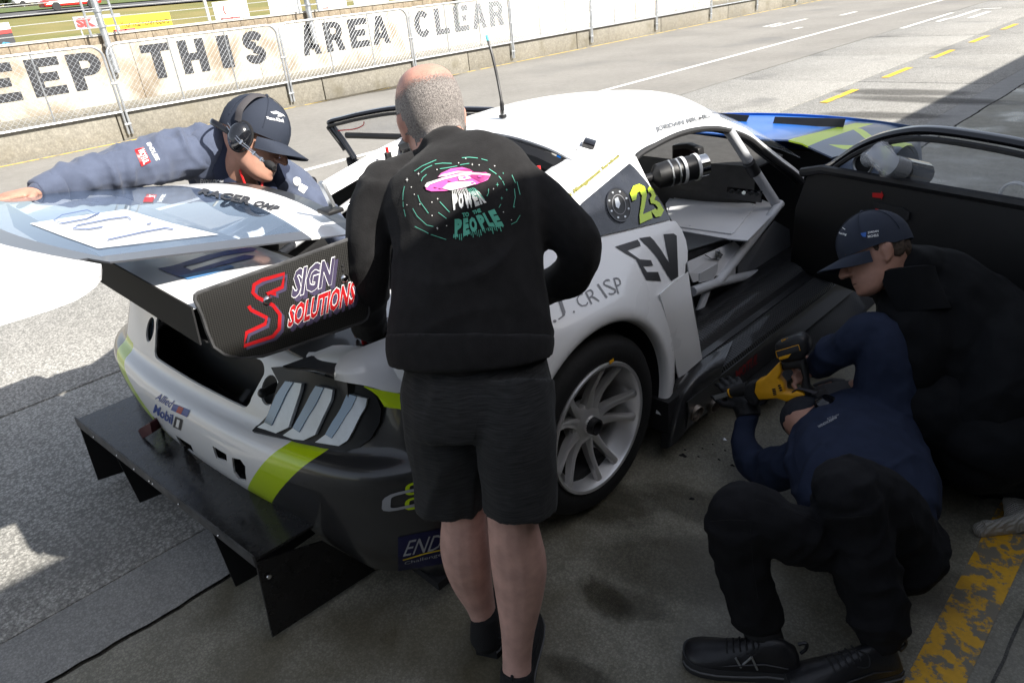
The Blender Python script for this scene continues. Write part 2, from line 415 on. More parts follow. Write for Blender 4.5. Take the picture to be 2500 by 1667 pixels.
# dark rubber and water stains lying on the apron
m_tyre_mark = mat('rubber_mark', (0.085, 0.08, 0.072), 0.8)
ntm, bm_ = nodes_of(m_tyre_mark); tcm = ntm.nodes.new('ShaderNodeTexCoord')
def soft_mark(name, px, z, m):
    return None
def stain_obj(name, cx, cy, rx, ry, col, rough, rot=0.0, seed=1, strength=0.8, z=0.0025):
    m = mat(name + '_%d' % seed, col, rough); nt, b = nodes_of(m); tc = nt.nodes.new('ShaderNodeTexCoord')
    mp = N(nt, 'Mapping'); mp.inputs['Location'].default_value = (0, 0, 0)
    gr = N(nt, 'TexGradient', gradient_type='SPHERICAL'); nt.links.new(tc.outputs['Object'], gr.inputs[0])
    n = N(nt, 'TexNoise', i2=2.3, i3=5.0, i4=0.6); mp2 = N(nt, 'Mapping'); mp2.inputs['Location'].default_value = (seed * 3.1, seed, 0)
    nt.links.new(tc.outputs['Object'], mp2.inputs[0]); nt.links.new(mp2.outputs[0], n.inputs[0])
    f = N(nt, 'MapRange', i1=0.30, i2=0.62); nt.links.new(math_n(nt, 'ADD', math_n(nt, 'MULTIPLY', gr.outputs[0], 0.75), math_n(nt, 'MULTIPLY', n.outputs[0], 0.45)), f.inputs[0])
    e = N(nt, 'MapRange', i1=0.02, i2=0.25); nt.links.new(gr.outputs[0], e.inputs[0])
    nt.links.new(math_n(nt, 'MULTIPLY', math_n(nt, 'MULTIPLY', f.outputs[0], e.outputs[0]), strength), b.inputs['Alpha']); n.inputs[2].default_value = 3.6
    bb = B(); bb.grid([[V((-1, -1, 0)), V((1, -1, 0))], [V((-1, 1, 0)), V((1, 1, 0))]]); o = bb.build(name, m, None, False)
    o.location = (cx, cy, z); o.scale = (rx, ry, 1); o.rotation_euler = (0, 0, rot); o['kind'] = 'structure'; return o
for i, (px, py, rx, ry, a) in enumerate(((2200, 226, 1.1, 0.16, 0.05), (2270, 245, 1.4, 0.13, -0.04), (2150, 282, 0.9, 0.12, 0.12))):
    g = P(px, py, Z=0); stain_obj('tyre_mark', g.x, g.y, rx, ry * 2.2, (0.07, 0.066, 0.06), 0.8, a, 11 + i, 0.5, 0.0045 + i * .0004)
for i, (px, py, rx, ry, a) in enumerate(((1010, 205, 0.35, 1.7, 0), (860, 232, 0.3, 1.3, 0.1), (380, 322, 0.45, 2.6, 0.0), (120, 372, 0.5, 2.4, 0))):
    g = P(px, py, Z=0); stain_obj('damp_patch', g.x, g.y, rx, ry, (0.06, 0.052, 0.04), 0.35, a, 21 + i, 0.85, 0.0045)
for i, (px, py, rx, ry, a, st) in enumerate(((1480, 1462, .15, .075, -0.2, .5), (1700, 1235, .30, .12, .2, .4), (1480, 1230, .26, .16, .4, .45), (1640, 1380, .34, .22, .4, .35), (2170, 1390, .3, .2, 0, .4), (1785, 1580, .025, .018, 0, .7), (1550, 1478, .16, .07, .3, .35), (1420, 1650, .16, .06, .2, .45))):
    g = P(px, py, Z=0); stain_obj('oil_stain', g.x, g.y, rx, ry, (0.035, 0.028, 0.012), 0.35, a, 31 + i, st, 0.0025 + i * 0.0004)
m_ypaint_edge = worn_paint('edge_line_paint', (0.72, 0.50, 0.08), (0.22, 0.19, 0.12), 0.50, 3)
sheet('edge_line', -13.24, -13.16, -10, 60, 0.003, m_ypaint_edge)

# ---------------------------------------------------------------- pit wall, low wall
lw = thing('low_wall', (-13.7, 10, 0), 'low beige concrete wall along the far edge of the pit lane', 'wall')
rr = random.Random(11); y = -12.0
while y < 100:
    b = B(); b.box((-13.6, y + 1.98, 0.215), (0.52 + rr.uniform(-.006, .006), 3.95, 0.47), bev=0.012); b.build('concrete_block', m_wlow, lw); y += 3.97
sheet('wall_platform', -14.9, -13.86, -12, 100, 0.40, m_wlow)
pw = thing('pit_wall', (-14.9, 10, 0), 'white painted concrete pit wall lettered in black capitals behind the fence', 'wall')
rr = random.Random(5); y = -12.0
while y < 100:
    b = B(); b.box((-14.95 + rr.uniform(-.004, .004), y + 1.21, 0.935), (0.22, 2.415, 1.07), bev=0.006); b.build('wall_panel', m_white_wall, pw); y += 2.42
b = B(); b.box((-14.80, 44, 0.43), (0.12, 112, 0.085), bev=0.012); b.build('wall_plinth', m_wlow, pw)
y = -12.0; cnt = 0
while y < 40:
    b = B(); b.box((-14.97, y + 0.15, 1.535), (0.20, 0.288, 0.13), bev=0.004); b.build('course_block', m_course, pw); y += 0.295
b = B(); b.box((-14.97, 70, 1.535), (0.20, 60, 0.13)); b.build('far_course', m_course, pw)
b = B(); b.box((-14.98, 44, 1.62), (0.27, 112, 0.04), bev=0.006); b.build('wall_cap', m_cap, pw)
# letters : block capitals, measured on the wall face
FX = -14.835
def blocky(ch):
    w, t = 1.0, 0.30
    R = lambda x0, y0, x1, y1: [(x0, y0), (x1, y0), (x1, y1), (x0, y1)]
    D = {'E': [R(0, 0, .36, 1), R(.36, 0, 1, .22), R(.36, .39, .86, .61), R(.36, .78, 1, 1)],
         'T': [R(.33, 0, .67, .78), R(0, .78, 1, 1)], 'H': [R(0, 0, .34, 1), R(.66, 0, 1, 1), R(.34, .38, .66, .6)], 'I': [R(0, 0, 1, 1)],
         'L': [R(0, 0, .36, 1), R(.36, 0, 1, .22)], 'K': [R(0, 0, .34, 1), [(.34, .38), (.66, 1), (1, 1), (.62, .52), (1, 0), (.66, 0), (.34, .5)]],
         'A': [[(0, 0), (.32, 0), (.5, .72), (.5, 1), (.32, 1)], [(.68, 0), (1, 0), (.68, 1), (.5, 1), (.5, .72)], R(.36, .2, .64, .4)]}
    if ch == 'P' or ch == 'R':
        arc = [(.60 + .40 * math.cos(a), .69 + .31 * math.sin(a)) for a in np.linspace(math.pi / 2, -math.pi / 2, 9)]
        inn = [(.56 + .11 * math.cos(a), .69 + .11 * math.sin(a)) for a in np.linspace(math.pi / 2, -math.pi / 2, 9)]
        q = [R(0, 0, .36, 1), [(.36, 1), (.6, 1), (.56, .80), (.36, .80)], [(.36, .58), (.56, .58), (.6, .38), (.36, .38)]]
        q += [[arc[i], arc[i + 1], inn[i + 1], inn[i]] for i in range(8)]
        if ch == 'R': q += [[(.5, .42), (.68, .0), (1.04, 0), (.84, .46)]]
        return q
    if ch == 'S' or ch == 'C':
        if ch == 'C':
            o = [(.5 + .5 * math.cos(a), .5 + .5 * math.sin(a)) for a in np.linspace(.7, 2 * math.pi - .7, 22)]
            i_ = [(.52 + .2 * math.cos(a), .5 + .27 * math.sin(a)) for a in np.linspace(.7, 2 * math.pi - .7, 22)]
            return [[o[i], o[i + 1], i_[i + 1], i_[i]] for i in range(21)]
        up = [(.5 + .34 * math.cos(a), .73 + .155 * math.sin(a)) for a in np.linspace(0.15, 1.5 * math.pi, 14)]
        lo = [(.5 + .34 * math.cos(a), .27 + .155 * math.sin(a)) for a in np.linspace(.5 * math.pi, -math.pi + .15 * -1, 14)]
        vs, fs = stroke(up + lo, .27); return [[vs[i] for i in f] for f in fs]
    return D[ch]
LET = []   # (char, left px, right px) measured at mid height on the photograph
for ch, xa, xb, ym in (('K', -190, -120, 240), ('E', -62, 46, 212), ('E', 70, 155, 186), ('P', 170, 252, 172), ('T', 350, 420, 148), ('H', 440, 505, 136), ('I', 535, 565, 125), ('S', 594, 648, 117),
                      ('A', 735, 780, 101), ('R', 793, 838, 94), ('E', 853, 900, 87), ('A', 908, 950, 78), ('C', 1012, 1052, 64), ('L', 1062, 1096, 56), ('E', 1108, 1144, 48), ('A', 1152, 1186, 40), ('R', 1194, 1228, 34)):
    ya = P(xa, ym, X=FX).y; yb = P(xb, ym, X=FX).y; LET.append((ch, ya, yb))
for ch, ya, yb in LET:
    vs, fs = poly_tris(blocky(ch))
    me = mk('letter', [V((FX + 0.003, ya + (yb - ya) * u, 0.77 + 0.60 * v)) for u, v in vs], fs, m_letters, pw, smooth=False)

# ---------------------------------------------------------------- fence panels standing against the low wall
Y0 = 4.0; PL = 3.09; FXX = -13.29
def chain(y0, y1, z0, z1, x):
    b = B(); s = 0.085; n = int((y1 - y0 + z1 - z0) / s) + 2
    for sg in (1, -1):
        for i in range(n):
            c = i * s; pts = []
            if sg == 1: ya, za, yb, zb = y0 + c - (z1 - z0), z0, y0 + c, z1
            else: ya, za, yb, zb = y0 + c, z0, y0 + c - (z1 - z0), z1
            (ya, za), (yb, zb) = sorted([(ya, za), (yb, zb)])
            if yb <= y0 or ya >= y1: continue
            if ya < y0: t = (y0 - ya) / (yb - ya); ya, za = y0, lerp(za, zb, t)
            if yb > y1: t = (y1 - ya) / (yb - ya); yb, zb = y1, lerp(za, zb, t)
            b.tube([(x + .002 * sg, ya, za), (x + .002 * sg, yb, zb)], 0.0017, seg=3, cap=False)
    return b
nth = ['x', 'first', 'second', 'third', 'fourth', 'fifth', 'sixth', 'seventh', 'eighth', 'ninth', 'tenth']
for i in range(-1, 10):
    ya = Y0 + PL * i + 0.03; yb = Y0 + PL * (i + 1) - 0.03; r = .18
    names = {-1: 'in front of the letters EEP', 0: 'in front of the word THIS', 1: 'in front of the word AREA', 2: 'in front of the word CLEAR'}
    where = names.get(i) or nth[i - 2] + ' beyond the word CLEAR'
    t = thing('mesh_fence', (FXX, (ya + yb) / 2, 0.09), 'galvanised steel mesh fence panel ' + where, 'fence', 'mesh fence panels along the low wall')
    fr = B(); arc = lambda cy, a0, a1: [(FXX, cy + r * math.cos(a), 1.486 - r + r * math.sin(a)) for a in np.linspace(a0, a1, 6)]
    path = [(FXX, ya, .09)] + arc(ya + r, math.pi, math.pi / 2) + arc(yb - r, math.pi / 2, 0) + [(FXX, yb, .09)]
    fr.tube(path, 0.021, seg=8); fr.build('frame', m_galv, t)
    q = B(); q.tube([(FXX, ya, .456), (FXX, yb, .456)], 0.019, seg=8); q.build('bottom_rail', m_galv, t)
    for u in (1 / 3, 2 / 3):
        q = B(); q.tube([(FXX + .002, lerp(ya, yb, u), .456), (FXX + .002, lerp(ya, yb, u), 1.48)], 0.012, seg=6); q.build('rod', m_galv, t)
    if i < 6: q = chain(ya, yb, .47, 1.475, FXX - .012); q.build('mesh', m_galv, t, smooth=False)
    for z in (.25, .9):
        q = B(); q.box((FXX, yb + .03, z), (.05, .11, .035), bev=.006); q.build('clamp', m_galv, t)

# ---------------------------------------------------------------- catch fence above the pit wall: posts and wires
m_wire = mat('wire_steel', (0.62, 0.63, 0.62), 0.45, 0.6)
posts = [0.3, 4.55, 8.7, 12.94, 17.1, 21.3, 25.5]
nm = ['beside the fence panel joint left of THIS', 'above the letter A of AREA', 'above the word CLEAR', 'just past the word CLEAR', 'far along the wall', 'farther along the wall', 'farthest along the wall']
for i, yp in enumerate(posts[1:4]):
    t = thing('catch_fence_post', (-14.76, yp, 1.0), 'grey steel lattice catch fence post ' + nm[i], 'post', 'catch fence posts on the pit wall')
    q = B(); q.tube([(-14.76, yp, 0.98), (-14.76, yp, 4.6)], 0.06, seg=12); q.build('pole', m_galv, t)
    for z in (1.45, 1.75, 2.0, 2.3):
        q = B(); q.lathe([(.062, -.02), (.078, -.02), (.078, .02), (.062, .02)], (-14.76, yp, z), (0, 0, 1), 14); q.build('collar', m_galv, t)
    for s in (-.2, .2):
        q = B(); q.tube([(-14.74, yp + s * 1.15, 1.6), (-14.74, yp + s, 4.6)], 0.022, seg=8); q.build('guide_rod', m_galv, t)
    for k in range(10):
        z = 1.75 + k * .25; q = B(); q.tube([(-14.745, yp - .21, z), (-14.745, yp + .21, z)], 0.012, seg=6); q.build('tie', m_galv, t)
for k in range(9):
    z = 1.74 + k * .15
    q = B(); pts = []
    for j in range(80):
        yy = -11 + j * 1.05; pts.append((-14.72, yy, z - 0.012 * math.sin((yy - .3) / 4.2 * math.pi) ** 2))
    q.tube(pts, 0.006, seg=5); o = q.build('fence_wire', m_wire)
    tag(o, ['lowest', 'second lowest', 'third lowest', 'fourth lowest', 'fifth', 'sixth', 'seventh', 'eighth', 'topmost'][k] + ' horizontal wire strung above the white pit wall', 'wire', 'catch fence wires')

# ---------------------------------------------------------------- infield rising behind the wall
rows = []
prof = [(-15.2, 0.0), (-22, 0.1), (-34, 0.5), (-50, 1.6), (-66, 2.75), (-75, 3.25), (-96, 4.1), (-110, 4.6), (-118, 4.9), (-150, 6.5), (-300, 12)]
for (x, z) in prof: rows.append([V((x, yy, z + 0.25 * noise.noise(V((x * .03, yy * .03, 1))))) for yy in np.arange(-150, 320, 10)])
q = B(); q.grid(rows); o = q.build('infield', m_field, None); o['kind'] = 'structure'
q = B(); q.grid([[V((-15.6, y, .03)), V((-15.6, y + 300, .03))] for y in (0,)] + [[V((-21, 0, .14)), V((-21, 300, .14))]]);
def zf(x):
    for (a, za), (c, zc) in zip(prof, prof[1:]):
        if c <= x <= a: return lerp(za, zc, (x - a) / (c - a))
    return 0
m_far_asph = mat('far_track_asphalt', (0.085, 0.085, 0.085), 0.85, var=0.2, vs=.4)
def band(name, xa, xb, m, dz):
    q = B(); q.grid([[V((x, yy, zf(x) + dz + 0.25 * noise.noise(V((x * .03, yy * .03, 1))))) for yy in np.arange(-150, 320, 10)] for x in np.linspace(xa, xb, 5)]); o = q.build(name, m, None); o['kind'] = 'structure'; return o
band('far_track', -66, -74, m_far_asph, .12)
band('grass_verge', -75, -96, m_bank, .16)
band('far_track', -112, -118, m_far_asph, .14)

def sign(px0, py0, px1, py1, h_px, X, name, label, m, frame_m, h=None):
    a = P(px0, py0, X=X); c = P(px1, py1, X=X); H = h or h_px * abs(X) / FPX
    t = thing(name, ((a.x + c.x) / 2, (a.y + c.y) / 2, a.z - H), label, 'sign')
    q = B(); q.prism([(X, a.y, a.z - H), (X, c.y, c.z - H), (X, c.y, c.z), (X, a.y, a.z)], (-.06, 0, 0)); q.build('board', m, t, smooth=False)
    for yy in (lerp(a.y, c.y, .1), lerp(a.y, c.y, .9)):
        q = B(); q.box((X - .1, yy, (a.z - H + zf(X)) / 2), (.07, .07, max(.2, a.z - H - zf(X) + .3))); q.build('leg', frame_m, t, smooth=False)
    def put(sh, u0, v0, u1, v1, mm, nme='lettering'):
        vs = [V((X + .012, lerp(a.y, c.y, lerp(u0, u1, u)), lerp(a.z, c.z, lerp(u0, u1, u)) - H * (1 - lerp(v0, v1, v)))) for u, v in sh[0]]
        return mk(nme, vs, sh[1], mm, t, smooth=False)
    return t, put
m_ye = mat('yellow_board', (0.80, 0.60, 0.03), 0.6, var=.05); m_wb = mat('white_board', (0.80, 0.80, 0.79), 0.55, var=.04)
m_blk = mat('black_print', (0.015, 0.015, 0.017), 0.5); m_redp = mat('red_print', (0.58, 0.05, 0.05), 0.5); m_gry = mat('grey_board', (0.30, 0.31, 0.36), 0.6)
m_bluep = mat('blue_print', (0.06, 0.25, 0.42), 0.5); m_brn = mat('brown_print', (0.10, 0.06, 0.01), 0.5)
t, put = sign(238, 47, 412, 29, 40, -36, 'yellow_sign', 'yellow advertising board on the infield reading Your local money experts', m_ye, m_galv)
put(text_tris('Your local money experts', .02, .15), .28, .36, .97, .76, m_brn); put(poly_tris([circ()]), .19, .34, .25, .62, m_wb, 'emblem')
t, put = sign(176, 42, 292, 33, 24, -44, 'grey_sign', 'pale grey board with red letters SK left of the yellow board', m_gry, m_galv)
put(text_tris('SK', .06), .04, .15, .42, .85, m_redp)
t, put = sign(517, 7, 600, -2, 45, -30, 'white_sign', 'white board with a red curved mark on the infield', m_wb, m_galv)
arcp = [(.5 + .4 * math.cos(a), .5 + .5 * math.sin(a)) for a in np.linspace(.6 * math.pi, 1.4 * math.pi, 9)]
put(stroke(arcp, .22), .26, .42, .42, .82, m_redp, 'emblem')
t, put = sign(650, -14, 726, -24, 48, -30, 'white_sign', 'white board with a thin red line of writing on the infield', m_wb, m_galv)
put(text_tris('the roadhouse'), .1, .28, .85, .38, m_redp)
t, put = sign(770, -26, 838, -34, 54, -24, 'white_sign', 'white board hanging right of the second catch fence post', m_wb, m_galv)
put(RECT, .12, .1, .32, .2, m_redp, 'emblem')
t, put = sign(856, -40, 940, -50, 62, -24, 'white_sign', 'white board partly cut off at the top edge, rightmost on the infield', m_wb, m_galv)
t, put = sign(-40, 62, 20, 55, 58, -30, 'dark_sign', 'dark board with blue arch, white top and red band at the left edge', mat('dark_board', (0.045, 0.047, 0.055), .6), m_galv)
put(RECT, 0, .80, 1, 1, m_wb, 'band'); put(RECT, 0, .68, 1, .8, m_redp, 'band'); put(stroke([(.05, .2), (.35, .75), (.6, .6), (.95, .1)], .18), .3, .22, .95, .5, m_bluep, 'emblem')
# the pole left of the white board
a = P(498, 0, X=-26); q = B(); q.tube([(-26, a.y, zf(-26)), (-26, a.y, 6)], .06, seg=8); o = q.build('flag_pole', m_cap); tag(o, 'thin white pole standing left of the white board with red mark', 'pole')
# red and white kerb blocks behind the wall
for i, (px, lab) in enumerate(((295, 'red kerb block under the yellow board, left one'), (322, 'red kerb block under the yellow board, right one'), (553, 'red kerb block under the white board, left one'), (576, 'red kerb block under the white board, right one'))):
    c = P(px, 90 - (px - 295) * .1 if px < 400 else 54 - (px - 553) * .1, X=-15.3); q = B(); q.box((-15.3, c.y, 1.60), (.14, .17, .14), bev=.01); o = q.build('kerb_block', m_redp); tag(o, lab, 'block', 'red kerb blocks')

# two cars out on the track
def far_car(px, py, X, cols, label, L=4.3):
    c = P(px, py, X=X); z0 = zf(X) + .2
    c.z = z0
    t = thing('distant_car', c, label, 'car', None)
    hp = [(-2.1, .35), (-2.15, .75), (-1.7, .92), (-1.0, .95), (-.5, 1.32), (.6, 1.34), (1.2, .95), (2.0, .8), (2.15, .55), (2.1, .3)]
    q = B(); q.prism([(c.x - .85, c.y + y, z0 + z) for y, z in hp], (1.7, 0, 0)); q.build('body', cols[0], t, bevel=.08)
    for y in (-1.3, 1.3):
        q = B(); q.lathe([(.05, 0), (.32, 0), (.32, .2), (.05, .2)], (c.x + .72, c.y + y, z0 + .32), (1, 0, 0), 16, cap=True); q.build('wheel', m_blk, t)
    q = B(); q.prism([(c.x + .852, c.y + y, z0 + z) for y, z in ((-.85, .97), (-.45, 1.25), (.55, 1.27), (1.0, .97))], (.01, 0, 0)); q.build('window', m_blk, t, smooth=False)
    q = B(); q.prism([(c.x + .852, c.y + y, z0 + z) for y, z in ((-2.0, .5), (-1.7, .7), (1.6, .7), (2.0, .5))], (.01, 0, 0)); q.build('stripe', cols[1], t, smooth=False)
m_redcar = mat('red_car_paint', (0.55, 0.03, 0.02), .3, coat=.5); m_wcar = mat('white_car_paint', (.8, .8, .8), .3, coat=.5)
far_car(178, 27, -70, (m_redcar, m_wcar), 'red and white race car out on the far track')
far_car(80, 8, -114, (m_wcar, m_wcar), 'white car parked along the far fence')
# hedge and trees along the top of the bank
def leaf_mat(n, c, c2): return mat(n, c, .8, col2=c2, vs=.6, vdet=2)
m_leafd = leaf_mat('dark_foliage', (0.012, 0.022, 0.010), (0.035, 0.055, 0.02)); m_trunk = mat('bark', (.06, .045, .03), .9)
def leaf_cloud(b, c, r, n, s, rnd):
    for _ in range(n):
        d = V((rnd.gauss(0, 1), rnd.gauss(0, 1), rnd.gauss(0, 1))).normalized() * (rnd.random() ** .4)
        p = c + V((d.x * r[0], d.y * r[1], d.z * r[2])); u = V((rnd.gauss(0, 1), rnd.gauss(0, 1), rnd.gauss(0, 1))).normalized() * s * rnd.uniform(.6, 1.4); w = u.orthogonal().normalized() * s * rnd.uniform(.4, .9)
        b.add([p - u - w * .3, p + u * .2 - w, p + u, p - u * .1 + w], [(0, 1, 2, 3)])
rnd = random.Random(4)
ords = ['leftmost', 'second from left', 'third from left', 'fourth from left', 'fifth from left', 'sixth from left', 'seventh from left', 'eighth from left', 'ninth from left', 'tenth from left', 'rightmost']
for i in range(11):
    x = -124 - rnd.uniform(0, 4); z = zf(x); h = rnd.uniform(3.2, 6.0); yy = P(-30 + i * 50, 4, X=x).y
    t = thing('hedge_tree', (x, yy, z), ords[i] + ' dark tree of the row along the top of the far bank', 'tree', 'dark trees along the far bank')
    q = B(); q.tube([(x, yy, z - .3), (x + .1, yy, z + h * .4), (x, yy + .2, z + h * .75)], [.22, .15, .06], seg=7); q.build('trunk', m_trunk, t)
    q = B()
    for k in range(7): leaf_cloud(q, V((x + rnd.uniform(-1, 1), yy + rnd.uniform(-2, 2), z + h * rnd.uniform(.2, .9))), (1.5, 1.7, h * .24), 130, .42, rnd)
    q.build('crown', m_leafd, t, smooth=False, fix=False)
q = B()
for j in range(30):
    yy = -40 + j * 4; q.box((-119, yy, zf(-119) + .9), (.1, .1, 1.9))
for z in (.6, 1.2, 1.75): q.box((-119, 18, zf(-119) + z), (.06, 118, .06))
o = q.build('far_fence', m_galv, None, False); tag(o, 'long grey post and rail fence far across the track', 'fence')

# ---------------------------------------------------------------- the pit building whose roof edge throws the shade
m_roof = mat('roof_sheet', (0.16, 0.16, 0.165), .6); m_bwall = mat('building_wall', (0.34, 0.33, 0.31), .8, var=.1); m_dark = mat('garage_dark', (0.02, 0.02, 0.02), .8)
HR = 3.3; EX = -2.47 + HR * SUN.x / SUN.z
t = thing('pit_building', (4, 10, 0), 'pit garage building with an overhanging roof along the apron', 'building')
q = B(); q.box((EX + 4.5, 12, HR + .11), (9, 90, .22)); q.build('roof', m_roof, t, smooth=False)
q = B(); q.box((4.2, 12, 1.65), (.3, 90, 3.28)); q.build('wall', m_bwall, t, smooth=False)
for k in range(9):
    q = B(); q.box((4.03, -20 + k * 6.5, 1.25), (.06, 4.6, 2.5)); q.build('garage_door', m_dark, t, smooth=False)
q = B(); q.box((2.6, -7.6, 1.65), (6, .25, 3.28)); q.build('end_wall', m_bwall, t, smooth=False)
# ============================================================ the race car
XC = -2.30
m_white = mat('white_paint', (0.80, 0.80, 0.80), 0.32, coat=0.6, var=0.02, vs=3, rvar=.08)
m_lime = mat('lime_paint', (0.50, 0.68, 0.004), 0.35, coat=0.5)
m_dgrey = mat('dark_grey_paint', (0.022, 0.022, 0.023), 0.34, coat=0.35, var=.15, vs=4, rvar=.1)
m_black = mat('satin_black', (0.012, 0.012, 0.013), 0.45, var=.2, vs=10, rvar=.1)
m_matt = mat('matt_black', (0.010, 0.010, 0.011), 0.8)
m_gloss = mat('gloss_black', (0.006, 0.006, 0.008), 0.08, coat=.6)
m_rub = mat('tyre_rubber', (0.0065, 0.0065, 0.0065), 0.75, var=.3, vs=25, bump=.15, bs=90)
m_alu = mat('machined_alloy', (0.74, 0.73, 0.72), 0.33, 0.72)
m_silver = mat('silver_panel', (0.58, 0.57, 0.55), 0.45, 0.35, var=.06, vs=9)
m_cage = mat('cage_grey_paint', (0.47, 0.48, 0.50), 0.38, coat=.2, var=.05, vs=9)
m_cpanel = mat('console_grey', (0.60, 0.605, 0.62), 0.42, var=.04, vs=7)
m_chrome = mat('chrome', (0.7, 0.7, 0.7), 0.12, 1.0)
m_red = mat('red_part', (0.65, 0.02, 0.02), 0.4)
m_seal = mat('rubber_seal', (0.02, 0.02, 0.021), .55, bump=.2, bs=120)
m_yw = mat('tool_yellow', (0.75, 0.36, 0.008), .42, var=.06, vs=30)
m_pr_dark = mat('print_dark', (0.03, 0.03, 0.033), .45); m_pr_grey = mat('print_grey', (0.20, 0.20, 0.21), .45); m_pr_lgrey = mat('print_light_grey', (0.33, .34, .36), .45)
m_pr_blue = mat('print_blue', (0.02, 0.06, 0.28), .4); m_pr_lblue = mat('print_light_blue', (0.10, .30, .62), .4); m_pr_red = mat('print_red', (0.34, 0.008, 0.011), .4)
m_pr_white = mat('print_white', (0.78, 0.78, 0.78), .45); m_pr_yel = mat('print_yellow', (.75, .55, .03), .45); m_pr_pale = mat('print_pale_yellow', (.62, .60, .30), .45)
m_purple = mat('print_purple', (0.055, 0.045, 0.085), .4)
def carbon(name, dark, light, sc, rough=.3):
    m = mat(name, dark, rough, coat=.5); nt, b = nodes_of(m); tc = nt.nodes.new('ShaderNodeTexCoord')
    sp = N(nt, 'SeparateXYZ'); nt.links.new(tc.outputs['Object'], sp.inputs[0])
    a = math_n(nt, 'ADD', sp.outputs[1], math_n(nt, 'MULTIPLY', sp.outputs[0], .9)); c = math_n(nt, 'ADD', sp.outputs[2], math_n(nt, 'MULTIPLY', sp.outputs[0], .5))
    s1 = math_n(nt, 'SINE', math_n(nt, 'MULTIPLY', math_n(nt, 'ADD', a, c), sc)); s2 = math_n(nt, 'SINE', math_n(nt, 'MULTIPLY', math_n(nt, 'SUBTRACT', math_n(nt, 'MULTIPLY', a, .55), c), sc * 1.1))
    f = N(nt, 'MapRange', i1=-.25, i2=.35); nt.links.new(math_n(nt, 'MULTIPLY', s1, s2), f.inputs[0])
    nt.links.new(mixc(nt, f.outputs[0], dark, light), b.inputs['Base Color']); return m
m_carbon = carbon('carbon_weave', (0.008, 0.008, 0.008), (0.040, 0.039, 0.037), 760)
m_carbon2 = carbon('carbon_panel', (0.010, 0.010, 0.011), (0.035, 0.035, 0.036), 600, .38)
m_plate = mat('scuffed_plate', (0.010, 0.010, 0.011), .24, var=.3, vs=14, rvar=.12, bump=.04, bs=70)

car = thing('race_car', (XC, 2.9, 0), 'white race car with lime stripes, lifted rear hatch off and both doors open', 'race car')
def mir(v): return V((2 * XC - v[0], v[1], v[2]))
def mirb(b):
    n = B(); n.v = [mir(v) for v in b.v]; n.f = [f[::-1] for f in b.f]; n.fm = list(b.fm); n.mi = b.mi; return n
def interp(tab, x):
    if x <= tab[0][0]: return tab[0][1]
    for (a, ya), (c, yc) in zip(tab, tab[1:]):
        if x <= c: return lerp(ya, yc, (x - a) / (c - a))
    return tab[-1][1]

# ---- rear fascia: bumper and tail panel in one curved shell
plan = [(0, .575), (.12, .577), (.25, .581), (.36, .588), (.47, .598), (.56, .610), (.65, .627), (.74, .652), (.82, .688), (.885, .735), (.935, .80), (.963, .89), (.978, 1.01), (.985, 1.14), (.985, 1.20)]
rows_z = [(.30, .03), (.35, .0), (.42, -.016), (.50, -.024), (.555, -.022), (.585, -.012), (.600, .004), (.609, .026), (.622, .044), (.66, .062), (.71, .088), (.765, .118), (.80, .137), (.818, .155), (.824, .19)]
def fascia_pt(k, sgn, z, d):
    dx, y = plan[k]
    a = plan[max(0, k - 1)]; c = plan[min(len(plan) - 1, k + 1)]
    tx, ty = c[0] - a[0], c[1] - a[1]; l = math.hypot(tx, ty); nx, ny = -ty / l, tx / l      # inward
    if k == 0: nx, ny = 0, 1
    yaw = .068 * sgn * dx * max(0, min(1, (1.15 - y) / .4))       # the tail sits slightly askew to the lane
    return V((XC + sgn * (dx + nx * d), y + ny * d + yaw, z))
b = B(); rows = []
for zi, (z, d) in enumerate(rows_z):
    row = []
    for sgn, ks in ((-1, range(len(plan) - 1, 0, -1)), (1, range(len(plan)))):
        for k in ks:
            dx = plan[k][0]; zz = z; dd = d
            if zi == 0: zz = lerp(.30, .15, min(1, max(0, (dx - .45) / .3))); dd = .03 + .05 * min(1, max(0, (dx - .5) / .4))
            if zi == 1: zz = lerp(.35, .28, min(1, max(0, (dx - .5) / .3)))
            if z > .68 and dx > .5: tt_ = min(1, (dx - .5) / .2); zz = z + (z - .68) / .144 * .058 * tt_ * tt_ * (3 - 2 * tt_)
            if dx > .9:
                dd = d * lerp(1, .35, min(1, (dx - .9) / .08)) if z > .6 else d
            row.append(fascia_pt(k, sgn, zz, dd))
    rows.append(row)
aux = [list(r) for r in rows[:13]]
for z_, d_x in ((.92, .205), (1.02, .26)):
    r_x = []
    for sgn, ks in ((-1, range(len(plan) - 1, 0, -1)), (1, range(len(plan)))):
        for k in ks: r_x.append(fascia_pt(k, sgn, z_, d_x * (lerp(1, .35, min(1, (plan[k][0] - .9) / .08)) if plan[k][0] > .9 else 1)))
    aux.append(r_x)
aux_b = B(); aux_b.grid(surf(aux, 2, 2)); tl_bvh = BVHTree.FromPolygons(list(aux_b.v), aux_b.f)      # the line the lamp glass follows
rows = surf(rows, 2, 2); b.grid(rows)
m_fascia = mat('fascia_livery', (.8, .8, .8), .32, coat=.6)
nt, bb = nodes_of(m_fascia); ge = N(nt, 'NewGeometry'); sp = N(nt, 'SeparateXYZ'); nt.links.new(ge.outputs['Position'], sp.inputs[0])
dxn = math_n(nt, 'ABSOLUTE', math_n(nt, 'SUBTRACT', sp.outputs[0], XC))
s = math_n(nt, 'SUBTRACT', dxn, math_n(nt, 'MULTIPLY', math_n(nt, 'SUBTRACT', sp.outputs[2], .31), 1.02))
lim0 = math_n(nt, 'GREATER_THAN', s, .245); lim1 = math_n(nt, 'GREATER_THAN', s, .375)
